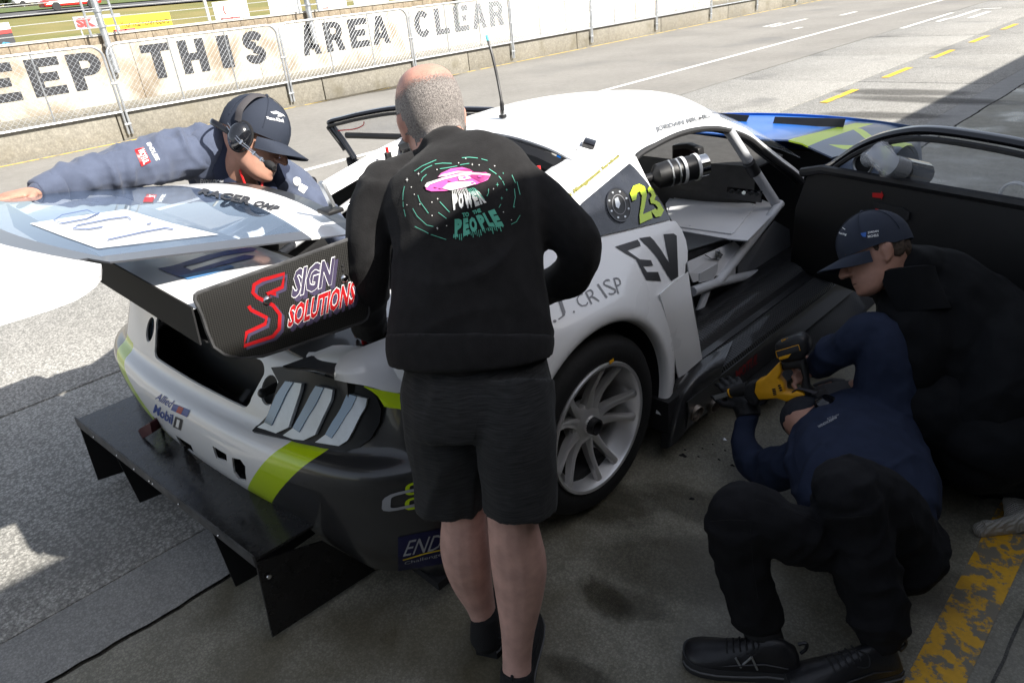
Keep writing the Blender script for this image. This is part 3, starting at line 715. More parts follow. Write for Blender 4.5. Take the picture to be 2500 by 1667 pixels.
up = math_n(nt, 'LESS_THAN', sp.outputs[2], .632)
c = mixc(nt, math_n(nt, 'MULTIPLY', lim0, up), (.8, .8, .8), (.50, .68, .004)); c = mixc(nt, math_n(nt, 'MULTIPLY', lim1, up), c, (.022, .022, .023))
cor = math_n(nt, 'MULTIPLY', math_n(nt, 'GREATER_THAN', dxn, .70), math_n(nt, 'LESS_THAN', sp.outputs[2], .79)); c = mixc(nt, cor, c, (.022, .022, .023))
nt.links.new(c, bb.inputs['Base Color'])
fascia = b.build('rear_bumper', m_fascia, car, thick=.006, off=-1)
def rrect(x0, z0, x1, z1, r, n=5, top=None):
    tx0, tx1 = top if top else (x0, x1)
    cs = [(tx1 - r, z1 - r, 0), (tx0 + r, z1 - r, 1), (x0 + r, z0 + r, 2), (x1 - r, z0 + r, 3)]
    return [(cx + r * math.cos(math.pi / 2 * (q + i / n)), cz + r * math.sin(math.pi / 2 * (q + i / n))) for cx, cz, q in cs for i in range(n + 1)]
cut = B()
cut.prism([(x, .40, z) for x, z in rrect(XC - .338, .648, XC + .338, .792, .035, top=(XC - .372, XC + .372))], (0, .60, 0))
for sg in (-1, 1):
    HX = .412
    cut.prism([(XC + sg * HX + .037 * math.cos(q), .42, .722 + .042 * math.sin(q)) for q in np.linspace(0, 2 * math.pi, 20, endpoint=False)], (0, .5, 0))
for poly in ([(551, 1125), (566, 1132), (576, 1150), (578, 1186), (562, 1180), (554, 1160)], [(380, 1012), (391, 1022), (396, 1066), (386, 1058)], [(434, 1060), (468, 1086), (472, 1118), (440, 1096)], [(513, 1091), (540, 1115), (542, 1134), (520, 1122)]):
    pts = [P(x, y, Y=.56) for x, y in poly]; cut.prism([p + V((0, -.08, 0)) for p in pts], (0, .22, 0))
co = cut.build('cutter', m_matt, None, False)
md = fascia.modifiers.new('b', 'BOOLEAN'); md.object = co; md.operation = 'DIFFERENCE'; md.solver = 'EXACT'; md.use_self = True
uncut = fascia.data.copy()
apply_mods(fascia)
if len(fascia.data.vertices) < .7 * len(uncut.vertices): fascia.data = uncut                # never lose the bumper
shade(fascia, 40); me_ = co.data; bpy.data.objects.remove(co); bpy.data.meshes.remove(me_)
print('fascia faces', len(fascia.data.polygons))
fas_bvh = bvh_of([fascia])
# cavity behind the openings
b = B(); b.box((XC, .98, .66), (1.5, .46, .34)); 
m_mesh = carbon('black_mesh', (.004, .004, .004), (.02, .02, .02), 700, .6)
b.v = [V((v.x, v.y + .05 * (v.z > .7), v.z)) for v in b.v]; b.build('tail_cavity', m_mesh, car, False)
b = B(); b.box((XC, .78, .40), (1.3, .06, .24)); b.build('crash_beam', m_matt, car, bevel=.01)
for sg in (-1, 1):
    q = B(); q.tube([(XC + sg * .412, .80, .722), (XC + sg * .412, .70, .722)], [.02, .012], seg=12); q.ball((XC + sg * .412, .695, .722), .016, 10, 8); q.build('hatch_pin', m_black, car)
# ---- tail lights
def z3(x, y): return (x * .42535 + 100, y * .42535 + 900)
TLO = [(672, 897), (700, 895), (760, 906), (823, 921), (870, 932), (900, 944), (924, 967), (935, 998), (931, 1030), (910, 1068), (878, 1092), (840, 1099), (798, 1096), (710, 1078), (622, 1058), (664, 1012), (679, 968), (690, 932)]
def px_sheet(poly, bv, off, name, m, parent, thick, maxlen=.05, side='both', bevel=0.0):
    """outline in pixels -> raised panel on the surface, and its mirror image on the car's other side"""
    xs = [p[0] for p in poly]; ys = [p[1] for p in poly]; x0, x1, y0, y1 = min(xs), max(xs), min(ys), max(ys)
    sh = ([((x - x0) / (x1 - x0), (y1 - y) / (y1 - y0)) for x, y in poly], [tuple(range(len(poly)))])
    o = decal(name, sh, [(x0, y0), (x1, y0), (x1, y1), (x0, y1)], bv, m, parent, off, maxlen)
    if o is None: return None
    md = o.modifiers.new('s', 'SOLIDIFY'); md.thickness = thick; md.offset = 0; apply_mods(o); shade(o, 30)
    r = [o]
    if side == 'both':
        vs = [mir(v.co) for v in o.data.vertices]; r.append(mk(name, vs, [tuple(p.vertices)[::-1] for p in o.data.polygons], m, parent, True, 30))
    return r
plain = B(); plain.grid(rows); pv = [v for v in plain.v]; plain_bvh = BVHTree.FromPolygons(pv, plain.f)
m_lens = mat('clear_lens', (.55, .60, .66), .10, coat=1.0, var=.1, vs=20); m_lens2 = mat('blue_lens_edge', (.12, .22, .36), .08, coat=1.0)
tl = px_sheet(TLO, tl_bvh, .010, 'tail_light', mat('light_housing', (.004, .0045, .006), .38, spec=.3), car, .012, .1)
bars = [[(1395, 150), (1450, 70), (1540, 82), (1530, 130), (1460, 330), (1390, 365), (1275, 355), (1330, 300)], [(1570, 185), (1620, 90), (1710, 112), (1700, 170), (1610, 370), (1545, 405), (1425, 390), (1490, 330)], [(1755, 215), (1792, 132), (1890, 162), (1880, 212), (1790, 400), (1740, 435), (1610, 415), (1670, 365)]]
for bar in bars:
    for i_, o in enumerate(px_sheet([z3(*p) for p in bar], tl_bvh, .021, 'light_bar', m_lens, None, .012, .3)): attach(o, tl[i_])
    e = [bar[7], bar[0], bar[1], ((bar[1][0] + bar[2][0]) / 2, (bar[1][1] + bar[2][1]) / 2), ((bar[0][0] * .55 + bar[3][0] * .45), (bar[0][1] + bar[3][1]) / 2), ((bar[7][0] + bar[4][0]) / 2 - 25, (bar[7][1] + bar[4][1]) / 2 + 5)]
    for i_, o in enumerate(px_sheet([z3(*p) for p in e], tl_bvh, .0285, 'lens_edge', m_lens2, None, .004, .3)): attach(o, tl[i_])
# ---- bumper marks
def px_line(pts, w, m, par, tgt, off, name='stripe', closed=False):
    vs, fs = stroke(pts, w, closed); xs = [v[0] for v in vs]; ys = [v[1] for v in vs]; x0, x1, y0, y1 = min(xs), max(xs), min(ys), max(ys)
    return decal(name, ([((x - x0) / (x1 - x0), (y1 - y) / (y1 - y0)) for x, y in vs], fs), [(x0, y0), (x1, y0), (x1, y1), (x0, y1)], tgt, m, par, off, .3)
def dec(name, txt, quad, tgt, m, bold=0.0, shear=0.0, space=1.0, off=.0018, par=None, maxlen=.06): return decal(name, text_tris(txt, bold, shear, space), quad, tgt, m, par or car, off, maxlen)
dec('lettering', 'Allied', [(388, 958), (428, 978), (417, 996), (379, 973)], plain_bvh, m_pr_blue, .01, .2, par=fascia)
dec('lettering', 'Mobil', [(380, 986), (424, 1012), (420, 1036), (374, 1006)], plain_bvh, m_pr_blue, .02, par=fascia)
decal('sticker', RECT, [(425, 985), (465, 1001), (458, 1018), (418, 1000)], plain_bvh, m_pr_blue, fascia, .0018); decal('sticker', RECT, [(438, 991), (450, 996), (443, 1011), (431, 1005)], plain_bvh, m_pr_red, fascia, .0024)
decal('sticker', RECT, [(429, 1016), (447, 1024), (442, 1050), (423, 1041)], plain_bvh, m_pr_dark, fascia, .0018); dec('lettering', '1', [(434, 1022), (441, 1025), (437, 1044), (430, 1040)], plain_bvh, m_pr_white, .04, off=.0026, par=fascia)
# tow strap
q = B(); q.grid([[P(388, 1016, Y=.555), P(392, 1042, Y=.555)], [P(366, 1032, Y=.52), P(372, 1056, Y=.515)], [P(342, 1046, Y=.50), P(350, 1070, Y=.495)], [P(336, 1058, Y=.505), P(343, 1072, Y=.505)]]); q.build('tow_strap', mat('strap_red', (.055, .006, .010), .7), car, thick=.006, off=0)
# lime and white link badge, blue sticker on the dark corner
def rr_stroke(x0, y0, x1, y1, r, w): return stroke(rrect(x0, y0, x1, y1, r, 3), w, True)
quad = [(942, 1206), (1075, 1176), (1070, 1222), (938, 1250)]
decal('badge', rr_stroke(.28, .62, .98, 1.0, .1, .09), [(962, 1190), (1080, 1164), (1080, 1226), (960, 1252)], plain_bvh, m_lime, fascia, .002); decal('badge', rr_stroke(.28, .04, .98, .42, .1, .09), [(962, 1190), (1080, 1164), (1080, 1226), (960, 1252)], plain_bvh, m_lime, fascia, .002)
decal('badge', rr_stroke(.03, .08, .97, .92, .2, .16), quad, plain_bvh, m_pr_lgrey, fascia, .0035)
decal('sticker', RECT, [(972, 1310), (1095, 1285), (1095, 1372), (972, 1392)], plain_bvh, mat('sticker_navy', (.006, .007, .05), .45), fascia, .002)
dec('lettering', 'ENDLESS', [(992, 1318), (1170, 1282), (1166, 1322), (984, 1356)], plain_bvh, m_pr_lgrey, .0, .25, off=.0035, par=fascia); px_line([(984, 1364), (1040, 1348), (1095, 1336)], 3, m_pr_yel, fascia, plain_bvh, .0035, 'sticker_line'); dec('lettering', 'Challenge', [(988, 1368), (1078, 1346), (1078, 1356), (988, 1378)], plain_bvh, m_pr_lgrey, .0, off=.0035, par=fascia)
# ---- diffuser plate with fences
ZD = .335
cL = P(187, 1023, Z=ZD); cR = P(623, 1364, Z=ZD); fR = P(789, 1323, Z=ZD); fL = P(325, 1008, Z=ZD)
q = B(); e0 = [lerp(cL, cR, t) for t in np.linspace(0, 1, 9)]; fLx = V((cL.x + .0, .98, ZD)); fRx = V((cR.x + .02, .98, ZD)); e1 = [lerp(fLx, fRx, t) for t in np.linspace(0, 1, 9)]
q.grid([e0, [lerp(a, c, .5) for a, c in zip(e0, e1)], e1]); dif = q.build('diffuser', m_plate, car, thick=.008, off=-1, smooth=False)
m_lip = mat('scuffed_edge', (.055, .055, .057), .55, var=.5, vs=25)
q = B(); q.prism([cL + V((0, 0, .012)), cR + V((0, 0, .012)), cR + V((0, 0, -.030)), cL + V((0, 0, -.034))], (0, -.006, 0)); o = q.build('lip', m_lip, None, smooth=False); attach(o, dif)
def fence(top_t, pa, pb):
    p = lerp(cL, cR, top_t); q = B(); A_ = P(*pa, X=p.x); B_ = P(*pb, X=p.x); e = B_ + (B_ - A_) * 4
    q.prism([V((p.x, p.y - .001, ZD - .01)), A_, B_, V((p.x, max(e.y, B_.y + .25), B_.z + .02)), V((p.x, max(e.y, B_.y + .3), ZD - .01))], (-.006, 0, 0)); o = q.build('fence', m_matt, None, smooth=False); attach(o, dif)
fence(.004, (240, 1172), (304, 1151)); fence(.255, (342, 1227), (393, 1206)); fence(.80, (576, 1432), (623, 1406))
pts = [P(625, 1372, X=cR.x), P(666, 1555, X=cR.x + .01), P(917, 1391, X=cR.x + .01), P(789, 1321, X=cR.x)]
q = B(); q.prism(pts, (-.008, 0, 0)); o = q.build('fence', m_plate, None, smooth=False); attach(o, dif)
for f_ in (.14, .3, .41, .5, .52, .66, .85):
    p = lerp(cL, cR, f_) + V((0, -.008, -.012)); q = B(); q.ball(p, .004, 8, 6); o = q.build('rivet', m_chrome, None); attach(o, dif)
for (x, y) in ((657, 1407),): q = B(); q.lathe([(0, .004), (.007, .003), (.008, 0)], P(x, y, X=cR.x + .008), (1, 0, 0), 10); o = q.build('bolt', m_chrome, None); attach(o, dif)
# ---- right and left quarter panels around the wheel arches
AY, AZ, AR = 1.585, .338, .395
def quarter():
    q = B(); N_ = 26; rows = []
    top = [(.92, .80), (.93, .86), (1.05, .895), (1.25, .905), (1.5, .925), (1.75, .935), (2.0, .91), (2.275, .872), (2.27, .80), (2.235, .74), (2.10, .70), (2.03, .62), (2.02, .5), (2.035, .35), (2.035, .24)]
    topX = {0: -1.335}
    for k in range(N_ + 1):
        a = lerp(-.35, math.pi + .28, k / N_)            # angle: 0 = front, pi = rear
        ca, sa = math.cos(a), math.sin(a)
        def ringp(r, X): return V((X, AY + ca * r, AZ + sa * r))
        # ray from arch centre to outer outline
        t = k / N_
        outer = [(2.055, .215), (2.06, .35), (2.065, .52), (2.10, .66), (2.16, .715), (2.235, .765), (2.272, .872), (2.14, .892), (2.0, .908), (1.83, .925), (1.62, .93), (1.42, .922), (1.22, .908), (1.05, .896), (.93, .868), (.90, .80), (.98, .70), (1.06, .60), (1.11, .48), (1.15, .36), (1.17, .24)]
        u = t * (len(outer) - 1); i = min(int(u), len(outer) - 2); oy = lerp(outer[i][0], outer[i + 1][0], u - i); oz = lerp(outer[i][1], outer[i + 1][1], u - i)
        def Xs(y, z):
            base = -1.325 - .17 * max(0, (z - .60) / .33) ** 1.8 - .012 * max(0, (y - 1.9) / .4)
            if y < 1.2: base -= .06 * ((1.2 - y) / .3) ** 2
            return base
        pin = ringp(AR - .005, -1.335); p0 = ringp(AR, -1.312); p1 = ringp(AR + .016, -1.306); p2 = ringp(AR + .046, -1.314)
        pO = V((Xs(oy, oz), oy, oz)); r = [pin, p0, p1, p2]
        for w in (.3, .6, .85):
            m_ = lerp(p2, pO, w); m_.x = max(lerp(p2.x, pO.x, w), Xs(m_.y, m_.z)) if w > .25 else m_.x; r.append(m_)
        r.append(pO); rows.append(r)
    rows = surf(rows, 2, 2); q.grid(rows); return q
def liner(yc):
    q = B(); q.grid([[V((X_, yc + math.cos(a) * .393, AZ + math.sin(a) * .393)) for a in np.linspace(-.3, math.pi + .3, 30)] for X_ in (-1.332, -1.5, -1.74)] + [[V((-1.742, yc + math.cos(a) * .1, AZ + math.sin(a) * .1)) for a in np.linspace(-.3, math.pi + .3, 30)]]); return q
for yc in (1.585, 4.33):
    q = liner(yc); q.build('arch_liner', m_matt, car, thick=.003, off=0); mirb(q).build('arch_liner', m_matt, car, thick=.003, off=0)
q = quarter(); qR = q.build('quarter_panel', m_white, car, thick=.006, off=-1); q2 = mirb(q); q2.build('quarter_panel', m_white, car, thick=.006, off=-1)
# ---- lower side panel between wheel arch and door opening
def side_piece():
    q = B()
    net = [[P(1608, 718, X=-1.332), P(1640, 690, X=-1.345), P(1677, 664, X=-1.360)], [P(1622, 770, X=-1.322), P(1654, 755, X=-1.316), P(1688, 742, X=-1.318)], [P(1641, 850, X=-1.318), P(1668, 840, X=-1.308), P(1702, 818, X=-1.310)], [P(1655, 924, X=-1.320), P(1682, 900, X=-1.310), P(1711, 875, X=-1.312)]]
    q.grid(surf(net, 5, 4)); return q
q = side_piece(); sp_ = q.build('side_panel', m_white, car, thick=.006, off=-1); mirb(q).build('side_panel', m_white, car, thick=.006, off=-1)
# inner door-shut face of the quarter
def shut():
    q = B(); q.grid([[P(1634, 538, X=-1.5), P(1642, 545, X=-1.52)], [P(1660, 610, X=-1.40), P(1672, 640, X=-1.50)], [P(1677, 664, X=-1.355), P(1684, 690, X=-1.50)], [P(1695, 780, X=-1.31), P(1704, 790, X=-1.5)], [P(1711, 875, X=-1.31), P(1716, 880, X=-1.5)]]); return q
q = shut(); q.build('door_shut', m_black, car, thick=.004); mirb(q).build('door_shut', m_black, car, thick=.004)

# ---- greenhouse: roof, pillars, screens
AP = [(1550, 384, -1.675), (1601, 348, -1.70), (1665, 319, -1.715), (1729, 308, -1.725), (1780, 313, -1.725), (1831, 333, -1.705), (1869, 364, -1.675), (1907, 394, -1.635), (1943, 421, -1.595), (1963, 440, -1.565)]
AP3 = [P(x, y, X=X) for x, y, X in AP]
zc = [(1.85, 1.195), (1.95, 1.208), (2.2, 1.234), (2.5, 1.245), (2.8, 1.238), (3.05, 1.21), (3.2, 1.175)]
def roof_row(pr, y=None):
    y0 = pr.y; zt = interp(zc, y0); r = []
    w = pr.x - XC
    for u in (1, .9, .72, .4, 0, -.4, -.72, -.9, -1):
        s = abs(u); z = zt - (zt - pr.z) * (s ** 2.6); r.append(V((XC + w * u, y0 - .05 * (s ** 2) * 0, z)))
    return r
RR = P(1407, 396, X=-1.735)
rws = [roof_row(V((-1.735, RR.y, RR.z))), roof_row(V((-1.705, lerp(RR.y, AP3[0].y, .5), lerp(RR.z, AP3[0].z, .5) + .004)))] + [roof_row(p) for p in AP3[:5]]
hdr = rws[-1]; last = [V((p.x, p.y + .06 * (1 - ((p.x - XC) / .6) ** 2), p.z)) for p in hdr]; rws[-1] = last
q = B(); q.grid(surf(rws, 4, 4)); roof = q.build('roof', m_white, car, thick=.008, off=-1, ang=50)
# rear sail panel (right) reaching from roof to tail, mirrored on the left
def sail():
    q = B()
    topr = [rws[1][0], rws[0][0], V((-1.715, 1.60, 1.035)), V((-1.70, 1.28, .955)), V((-1.69, 1.02, .905))]
    topr = [AP3[0]] + topr
    mid = [P(1590, 465, X=-1.57), V((-1.60, 2.05, 1.02)), V((-1.61, 1.83, 1.03)), V((-1.60, 1.55, .985)), V((-1.60, 1.26, .945)), V((-1.59, 1.02, .905))]
    bot = [P(1636, 545, X=-1.478), V((-1.476, 2.07, .890)), V((-1.476, 1.83, .908)), V((-1.474, 1.55, .910)), V((-1.475, 1.25, .895)), V((-1.48, 1.03, .88))]
    q.grid(surf([topr, mid, bot], 6, 4)); return q
q = sail(); sail_o = q.build('sail_panel', m_white, car, thick=.006, off=-1, ang=50); mirb(q).build('sail_panel', m_white, car, thick=.006, off=-1, ang=50)
def flange():
    q = B(); tp = [rws[0][0], V((-1.715, 1.60, 1.035)), V((-1.70, 1.28, .955)), V((-1.69, 1.02, .905))]; tp = cr(tp, 4)
    q.grid([tp, [p + V((-.045, .0, .008)) for p in tp], [p + V((-.085, .0, -.004)) for p in tp], [p + V((-.09, .0, -.04)) for p in tp]]); return q
q = flange(); q.build('sail_flange', m_white, car, thick=.005); mirb(q).build('sail_flange', m_white, car, thick=.005)
# A pillars
def apillar(w0, w1, lift):
    q = B(); out = []
    inn = []
    for k, p in enumerate(AP3[3:]):
        d = V([(-.13, .02, .062), (-.12, .055, .045), (-.10, .07, .026), (-.085, .07, .014), (-.07, .06, .010), (-.06, .05, .008), (-.05, .05, .005)][k]); inn.append(p + d); out.append(p)
    q.grid([out, [lerp(a, c, .5) + V((.010, 0, .014)) for a, c in zip(out, inn)], inn]); return q
q = apillar(0, 0, 0); apil = q.build('a_pillar', m_white, car, thick=.012, off=-1); mirb(q).build('a_pillar', m_white, car, thick=.012, off=-1)
# door opening seal (thick black rubber and carbon frame)
def seal(dx, r, name, m):
    path = [P(1648, 560, X=-1.51), P(1612, 495, X=-1.55), P(1572, 430, X=-1.62)] + [p + V((0, 0, 0)) for p in AP3]
    pth = cr([p + V((dx, 0, -.012)) for p in path], 4); q = B(); q.tube(pth, r, seg=8); q.build(name, m, car); mirb(q).build(name, m, car)
seal(-.004, .014, 'door_seal', m_seal); seal(-.035, .017, 'door_frame', m_black)
# windscreen and cowl
m_glass = mat('clear_screen', (.8, .85, .88), .02, trans=0.0, alpha=.16, coat=.5)
cowlR = V((-1.60, 3.60, .80))
hd = [V((p.x, p.y + .004, p.z - .006)) for p in last]
cow = [V((XC + (p.x - XC) * 1.22, 3.62 + .24 * (1 - ((p.x - XC) / .6) ** 2), .80 + .035 * (1 - ((p.x - XC) / .6) ** 2))) for p in hdr]
q = B(); q.grid(surf([hd, [lerp(a, c, .5) + V((0, .01, .025)) for a, c in zip(hd, cow)], cow], 4, 3)); q.build('windscreen', m_glass, car, thick=.004)
# ---- bonnet, wings, nose
m_blue = mat('bonnet_blue', (.012, .10, .36), .38, coat=.15)
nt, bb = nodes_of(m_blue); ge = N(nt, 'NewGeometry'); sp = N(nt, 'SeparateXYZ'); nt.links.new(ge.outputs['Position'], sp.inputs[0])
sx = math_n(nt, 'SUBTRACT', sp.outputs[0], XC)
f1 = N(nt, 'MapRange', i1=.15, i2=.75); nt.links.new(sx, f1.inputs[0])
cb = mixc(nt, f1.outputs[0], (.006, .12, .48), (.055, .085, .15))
def stripe(slope, c0, c1, y0, y1):
    v = math_n(nt, 'SUBTRACT', sx, math_n(nt, 'MULTIPLY', math_n(nt, 'SUBTRACT', sp.outputs[1], 4.0), slope))
    a = math_n(nt, 'MULTIPLY', math_n(nt, 'GREATER_THAN', v, c0), math_n(nt, 'LESS_THAN', v, c1))
    return math_n(nt, 'MULTIPLY', a, math_n(nt, 'MULTIPLY', math_n(nt, 'GREATER_THAN', sp.outputs[1], y0), math_n(nt, 'LESS_THAN', sp.outputs[1], y1)))
cb = mixc(nt, stripe(-.10, .56, .68, 3.6, 5.0), cb, (.50, .68, .004)); cb = mixc(nt, stripe(-.75, 1.02, 1.11, 4.05, 4.62), cb, (.50, .68, .004)); cb = mixc(nt, stripe(.42, .78, .86, 3.9, 5.1), cb, (.50, .68, .004))
nt.links.new(cb, bb.inputs['Base Color'])
def bon_z(dx, y): 
    t = (y - 3.7) / 1.45; z = lerp(.845, .70, t) - .02 * t * t
    s = abs(dx) / .95; return z - .05 * s ** 3 + (.03 * max(0, 1 - abs(abs(dx) - .62) / .2)) * (1 - .6 * t)
rws2 = []
for y in np.linspace(3.66, 5.12, 14):
    tt = (y - 3.66) / 1.46; hw = lerp(.86, .90, min(1, tt * 3)) - .10 * max(0, tt - .6) ** 2 * 4
    rws2.append([V((XC + hw * u, y + .16 * (1 - u * u) * (1 - tt * .3), bon_z(hw * u, y))) for u in np.linspace(-1, 1, 19)])
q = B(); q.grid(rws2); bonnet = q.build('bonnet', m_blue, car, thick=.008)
for sg in (-1, 1):                                            # bonnet air vents
    c = V((XC + sg * .33, 4.45, bon_z(.33, 4.45) + .006)); R_ = Matrix.Rotation(sg * .12, 3, 'Z')
    q = B(); q.grid([[c + R_ @ V((-.2, -.12, .0)), c + R_ @ V((.2, -.12, .0))], [c + R_ @ V((-.2, .13, -.012)), c + R_ @ V((.2, .13, -.012))]]); vt = q.build('bonnet_vent', m_matt, car, False, thick=.01, off=1)
    q = B(); q.prism([c + R_ @ V((-.22, .13, -.01)), c + R_ @ V((.22, .13, -.01)), c + R_ @ V((.22, .165, .035)), c + R_ @ V((-.22, .165, .035))], (0, .008, 0)); o = q.build('lip', m_black, None, smooth=False); attach(o, vt)
decal('lettering', text_tris('anos', .03, .2), [(1770, 327), (1828, 334), (1830, 346), (1772, 338)], [bonnet], m_pr_white, bonnet, .003, .1)
# front wings, nose and sides ahead of the doors
def wing():
    q = B(); rows = []
    FYc = 4.33
    for k in range(17):
        a = lerp(-.30, math.pi + .30, k / 16); ca, sa = math.cos(a), math.sin(a)
        outer = [(5.05, .22), (5.10, .45), (5.06, .62), (4.85, .70), (4.6, .745), (4.3, .775), (4.0, .795), (3.7, .80), (3.55, .78), (3.5, .6), (3.55, .4), (3.62, .24)]
        u = k / 16 * (len(outer) - 1); i = min(int(u), len(outer) - 2); oy = lerp(outer[i][0], outer[i + 1][0], u - i); oz = lerp(outer[i][1], outer[i + 1][1], u - i)
        pin = V((-1.42, FYc + ca * .39, .338 + sa * .39)); p0 = V((-1.312, FYc + ca * .395, .338 + sa * .395)); pO = V((-1.36 - .08 * max(0, (oz - .6) / .2) - .15 * max(0, (oy - 4.75) / .35) ** 2, oy, oz))
        rows.append([pin, p0, lerp(p0, pO, .5) + V((.015, 0, 0)), pO])
    q.grid(surf(rows, 2, 2)); return q
q = wing(); q.build('front_wing', m_blue, car, thick=.006); mirb(q).build('front_wing', m_blue, car, thick=.006)
q = B(); q.grid([[V((XC + .86 * u, 5.02 + .22 * (1 - u * u), z)) if z > .2 else V((XC + .9 * u, 5.0 + .3 * (1 - u * u), z)) for u in np.linspace(-1, 1, 11)] for z in (.10, .28, .48, .62, .70)]); q.build('front_bumper', m_blue, car, thick=.01)
for (sx_, sy_, ln) in [(0, 0, 0)]: pass
# louvres on the right wing top
for k in range(6):
    a = P(2085 + k * 9, 345 + k * 1.5, Z=.765); q = B(); q.box(a + V((-.10, .02, .0)), (.16, .008, .006), Matrix.Rotation(.3, 3, 'Z')); q.build('louvre', m_black, car, False)

# ---- floor, bulkheads, inner structure so that nothing shows through
q = B(); q.box((XC, 2.9, .14), (1.86, 4.1, .03)); q.build('floor_pan', m_matt, car, False)
q = B(); q.box((XC, 3.95, .45), (1.5, .04, .62)); q.build('front_bulkhead', m_matt, car, False)
m_inner = mat('inner_black', (.014, .014, .015), .7, var=.3, vs=14)
for sg in (1, -1):
    q = B(); q.grid([[V((XC + sg * .70, 1.0, .2)), V((XC + sg * .70, 2.1, .2))], [V((XC + sg * .66, 1.0, .86)), V((XC + sg * .68, 2.1, .88))]]); q.build('inner_side', m_inner, car, False, thick=.01)
    q = B(); q.box((XC + sg * .83, AY, .45), (.27, .84, .56), bev=.05); q.build('wheel_tub', m_matt, car) if False else None
q = B(); q.box((XC, 2.02, .48), (1.36, .03, .66)); q.build('rear_bulkhead', m_inner, car, False)
q = B(); q.box((XC, 1.45, .36), (1.3, 1.1, .03)); q.build('boot_floor', m_inner, car, False)
# silver shelf with lightening holes in the boot
def hole_plate(o, u, v, L, Wd, holes, t, name, m):
    bm = bmesh.new()
    q = B(); q.prism([o, o + u * L, o + u * L + v * Wd, o + v * Wd], u.cross(v) * -t); pl = q.build(name, m, car, False)
    cu = B()
    for (a, c_, r) in holes:
        cc = o + u * a + v * c_; cu.prism([cc + u * (r * math.cos(x)) + v * (r * math.sin(x)) + u.cross(v) * .05 for x in np.linspace(0, 2 * math.pi, 20, endpoint=False)], u.cross(v) * -.12)
    co = cu.build('cutter', m_matt, None, False); md = pl.modifiers.new('b', 'BOOLEAN'); md.object = co; md.solver = 'EXACT'; apply_mods(pl); shade(pl, 30); me_ = co.data; bpy.data.objects.remove(co); bpy.data.meshes.remove(me_); bm.free(); return pl
zS = .80; o_ = V((-2.05, .98, zS)); 
hole_plate(o_, V((1, 0, 0)), V((0, 1, 0)), .62, .40, [(.10, .10, .045), (.25, .10, .045), (.40, .10, .045), (.54, .12, .035), (.17, .25, .045), (.32, .25, .045), (.47, .25, .045), (.10, .36, .03)], .02, 'boot_shelf', m_silver)
q = B(); q.box((-1.74, .968, zS - .06), (.62, .02, .12)); q.build('shelf_front', m_black, car, False)
for k, (x, y) in enumerate(((890, 838),)):
    p = P(x, y, Z=zS + .05); q = B(); q.tube([p + V((0, 0, -.06)), p], .014, seg=10); pn = q.build('hatch_pin', m_black, car); q = B(); q.tube([p, p + V((0, 0, .03))], .008, seg=8); o = q.build('tip', m_red, None); attach(o, pn)
# tail light back shelf
q = B(); q.grid([[P(690, 893, Z=.845), P(760, 868, Z=.845), P(830, 878, Z=.85), P(850, 905, Z=.86)], [P(700, 897, Z=.842), P(765, 900, Z=.845), P(815, 915, Z=.85), P(830, 925, Z=.855)]]); q.build('light_shelf', m_black, car, thick=.006)
# white corner of the quarter above the tail light
q = B()
q.grid(surf([[P(815, 913, Z=.868), P(826, 890, Z=.885), P(850, 868, Z=.895), P(950, 825, Z=.905), P(1080, 770, Z=.905)], [P(818, 916, Z=.860), P(850, 908, X=-1.52), P(890, 895, X=-1.50), P(960, 880, X=-1.485), P(1100, 830, X=-1.46)], [P(822, 920, Z=.852), P(868, 934, X=-1.50), P(905, 945, X=-1.47), P(980, 960, X=-1.43), P(1110, 900, X=-1.40)]], 5, 5)); cornr = q.build('quarter_corner', m_white, car, thick=.01)
q = B(); q.grid(surf([[P(888, 944, X=-1.475), P(915, 950, X=-1.455), P(1000, 965, X=-1.40)], [P(918, 962, X=-1.455), P(945, 985, X=-1.43), P(1000, 1000, X=-1.385)], [P(938, 992, X=-1.44), P(955, 996, X=-1.425), P(1000, 1000, X=-1.38)]], 4, 4)); q.build('lime_flash', m_lime, car, thick=.004, off=1)

# ---- rear wing
WZ = 1.145
XE = -1.47; XL = 2 * XC - XE; KW = 1.47 / 1.635
def wy(y): return y * KW
def wz(z): return CAMZ + (z - CAMZ) * KW
prof = [(.50, 1.140), (.56, 1.137), (.66, 1.128), (.76, 1.112), (.86, 1.088), (.93, 1.06), (.955, 1.035), (.94, 1.018), (.88, 1.02), (.78, 1.04), (.66, 1.075), (.56, 1.11), (.505, 1.128)]; prof = [(wy(y), wz(z)) for y, z in prof]
q = B(); q.grid([[V((x, y, z)) for y, z in prof[:7]] for x in np.linspace(XL, XE, 9)]); wt = q.build('wing_plane', m_white, car, thick=0)
q = B(); q.grid([[V((x, y, z)) for y, z in prof[6:]] for x in np.linspace(XL, XE, 9)]); o = q.build('wing_underside', m_gloss, None); attach(o, wt)
q = B(); q.prism([(XL, wy(.497), wz(1.146)), (XE, wy(.497), wz(1.146)), (XE, wy(.490), wz(1.050)), (XL, wy(.490), wz(1.050))], (0, .004, 0)); o = q.build('gurney_flap', m_matt, None, smooth=False); attach(o, wt)
q = B(); q.prism([(XL, wy(.505), wz(1.050)), (XE, wy(.505), wz(1.050)), (XE, wy(.60), wz(1.02)), (XL, wy(.60), wz(1.02))], (0, 0, .004)); o = q.build('lower_flap', m_matt, None, smooth=False); attach(o, wt)
EPX = [(482, 714), (530, 697), (700, 638), (853, 582), (868, 583), (880, 594), (886, 612), (893, 690), (899, 762), (893, 778), (880, 786), (720, 842), (640, 868), (585, 873), (545, 863), (520, 845), (505, 810), (490, 765), (474, 730), (475, 720)]
def ep(X): return [P(x, y, X=XE) + V((X - XE, 0, 0)) for x, y in EPX]
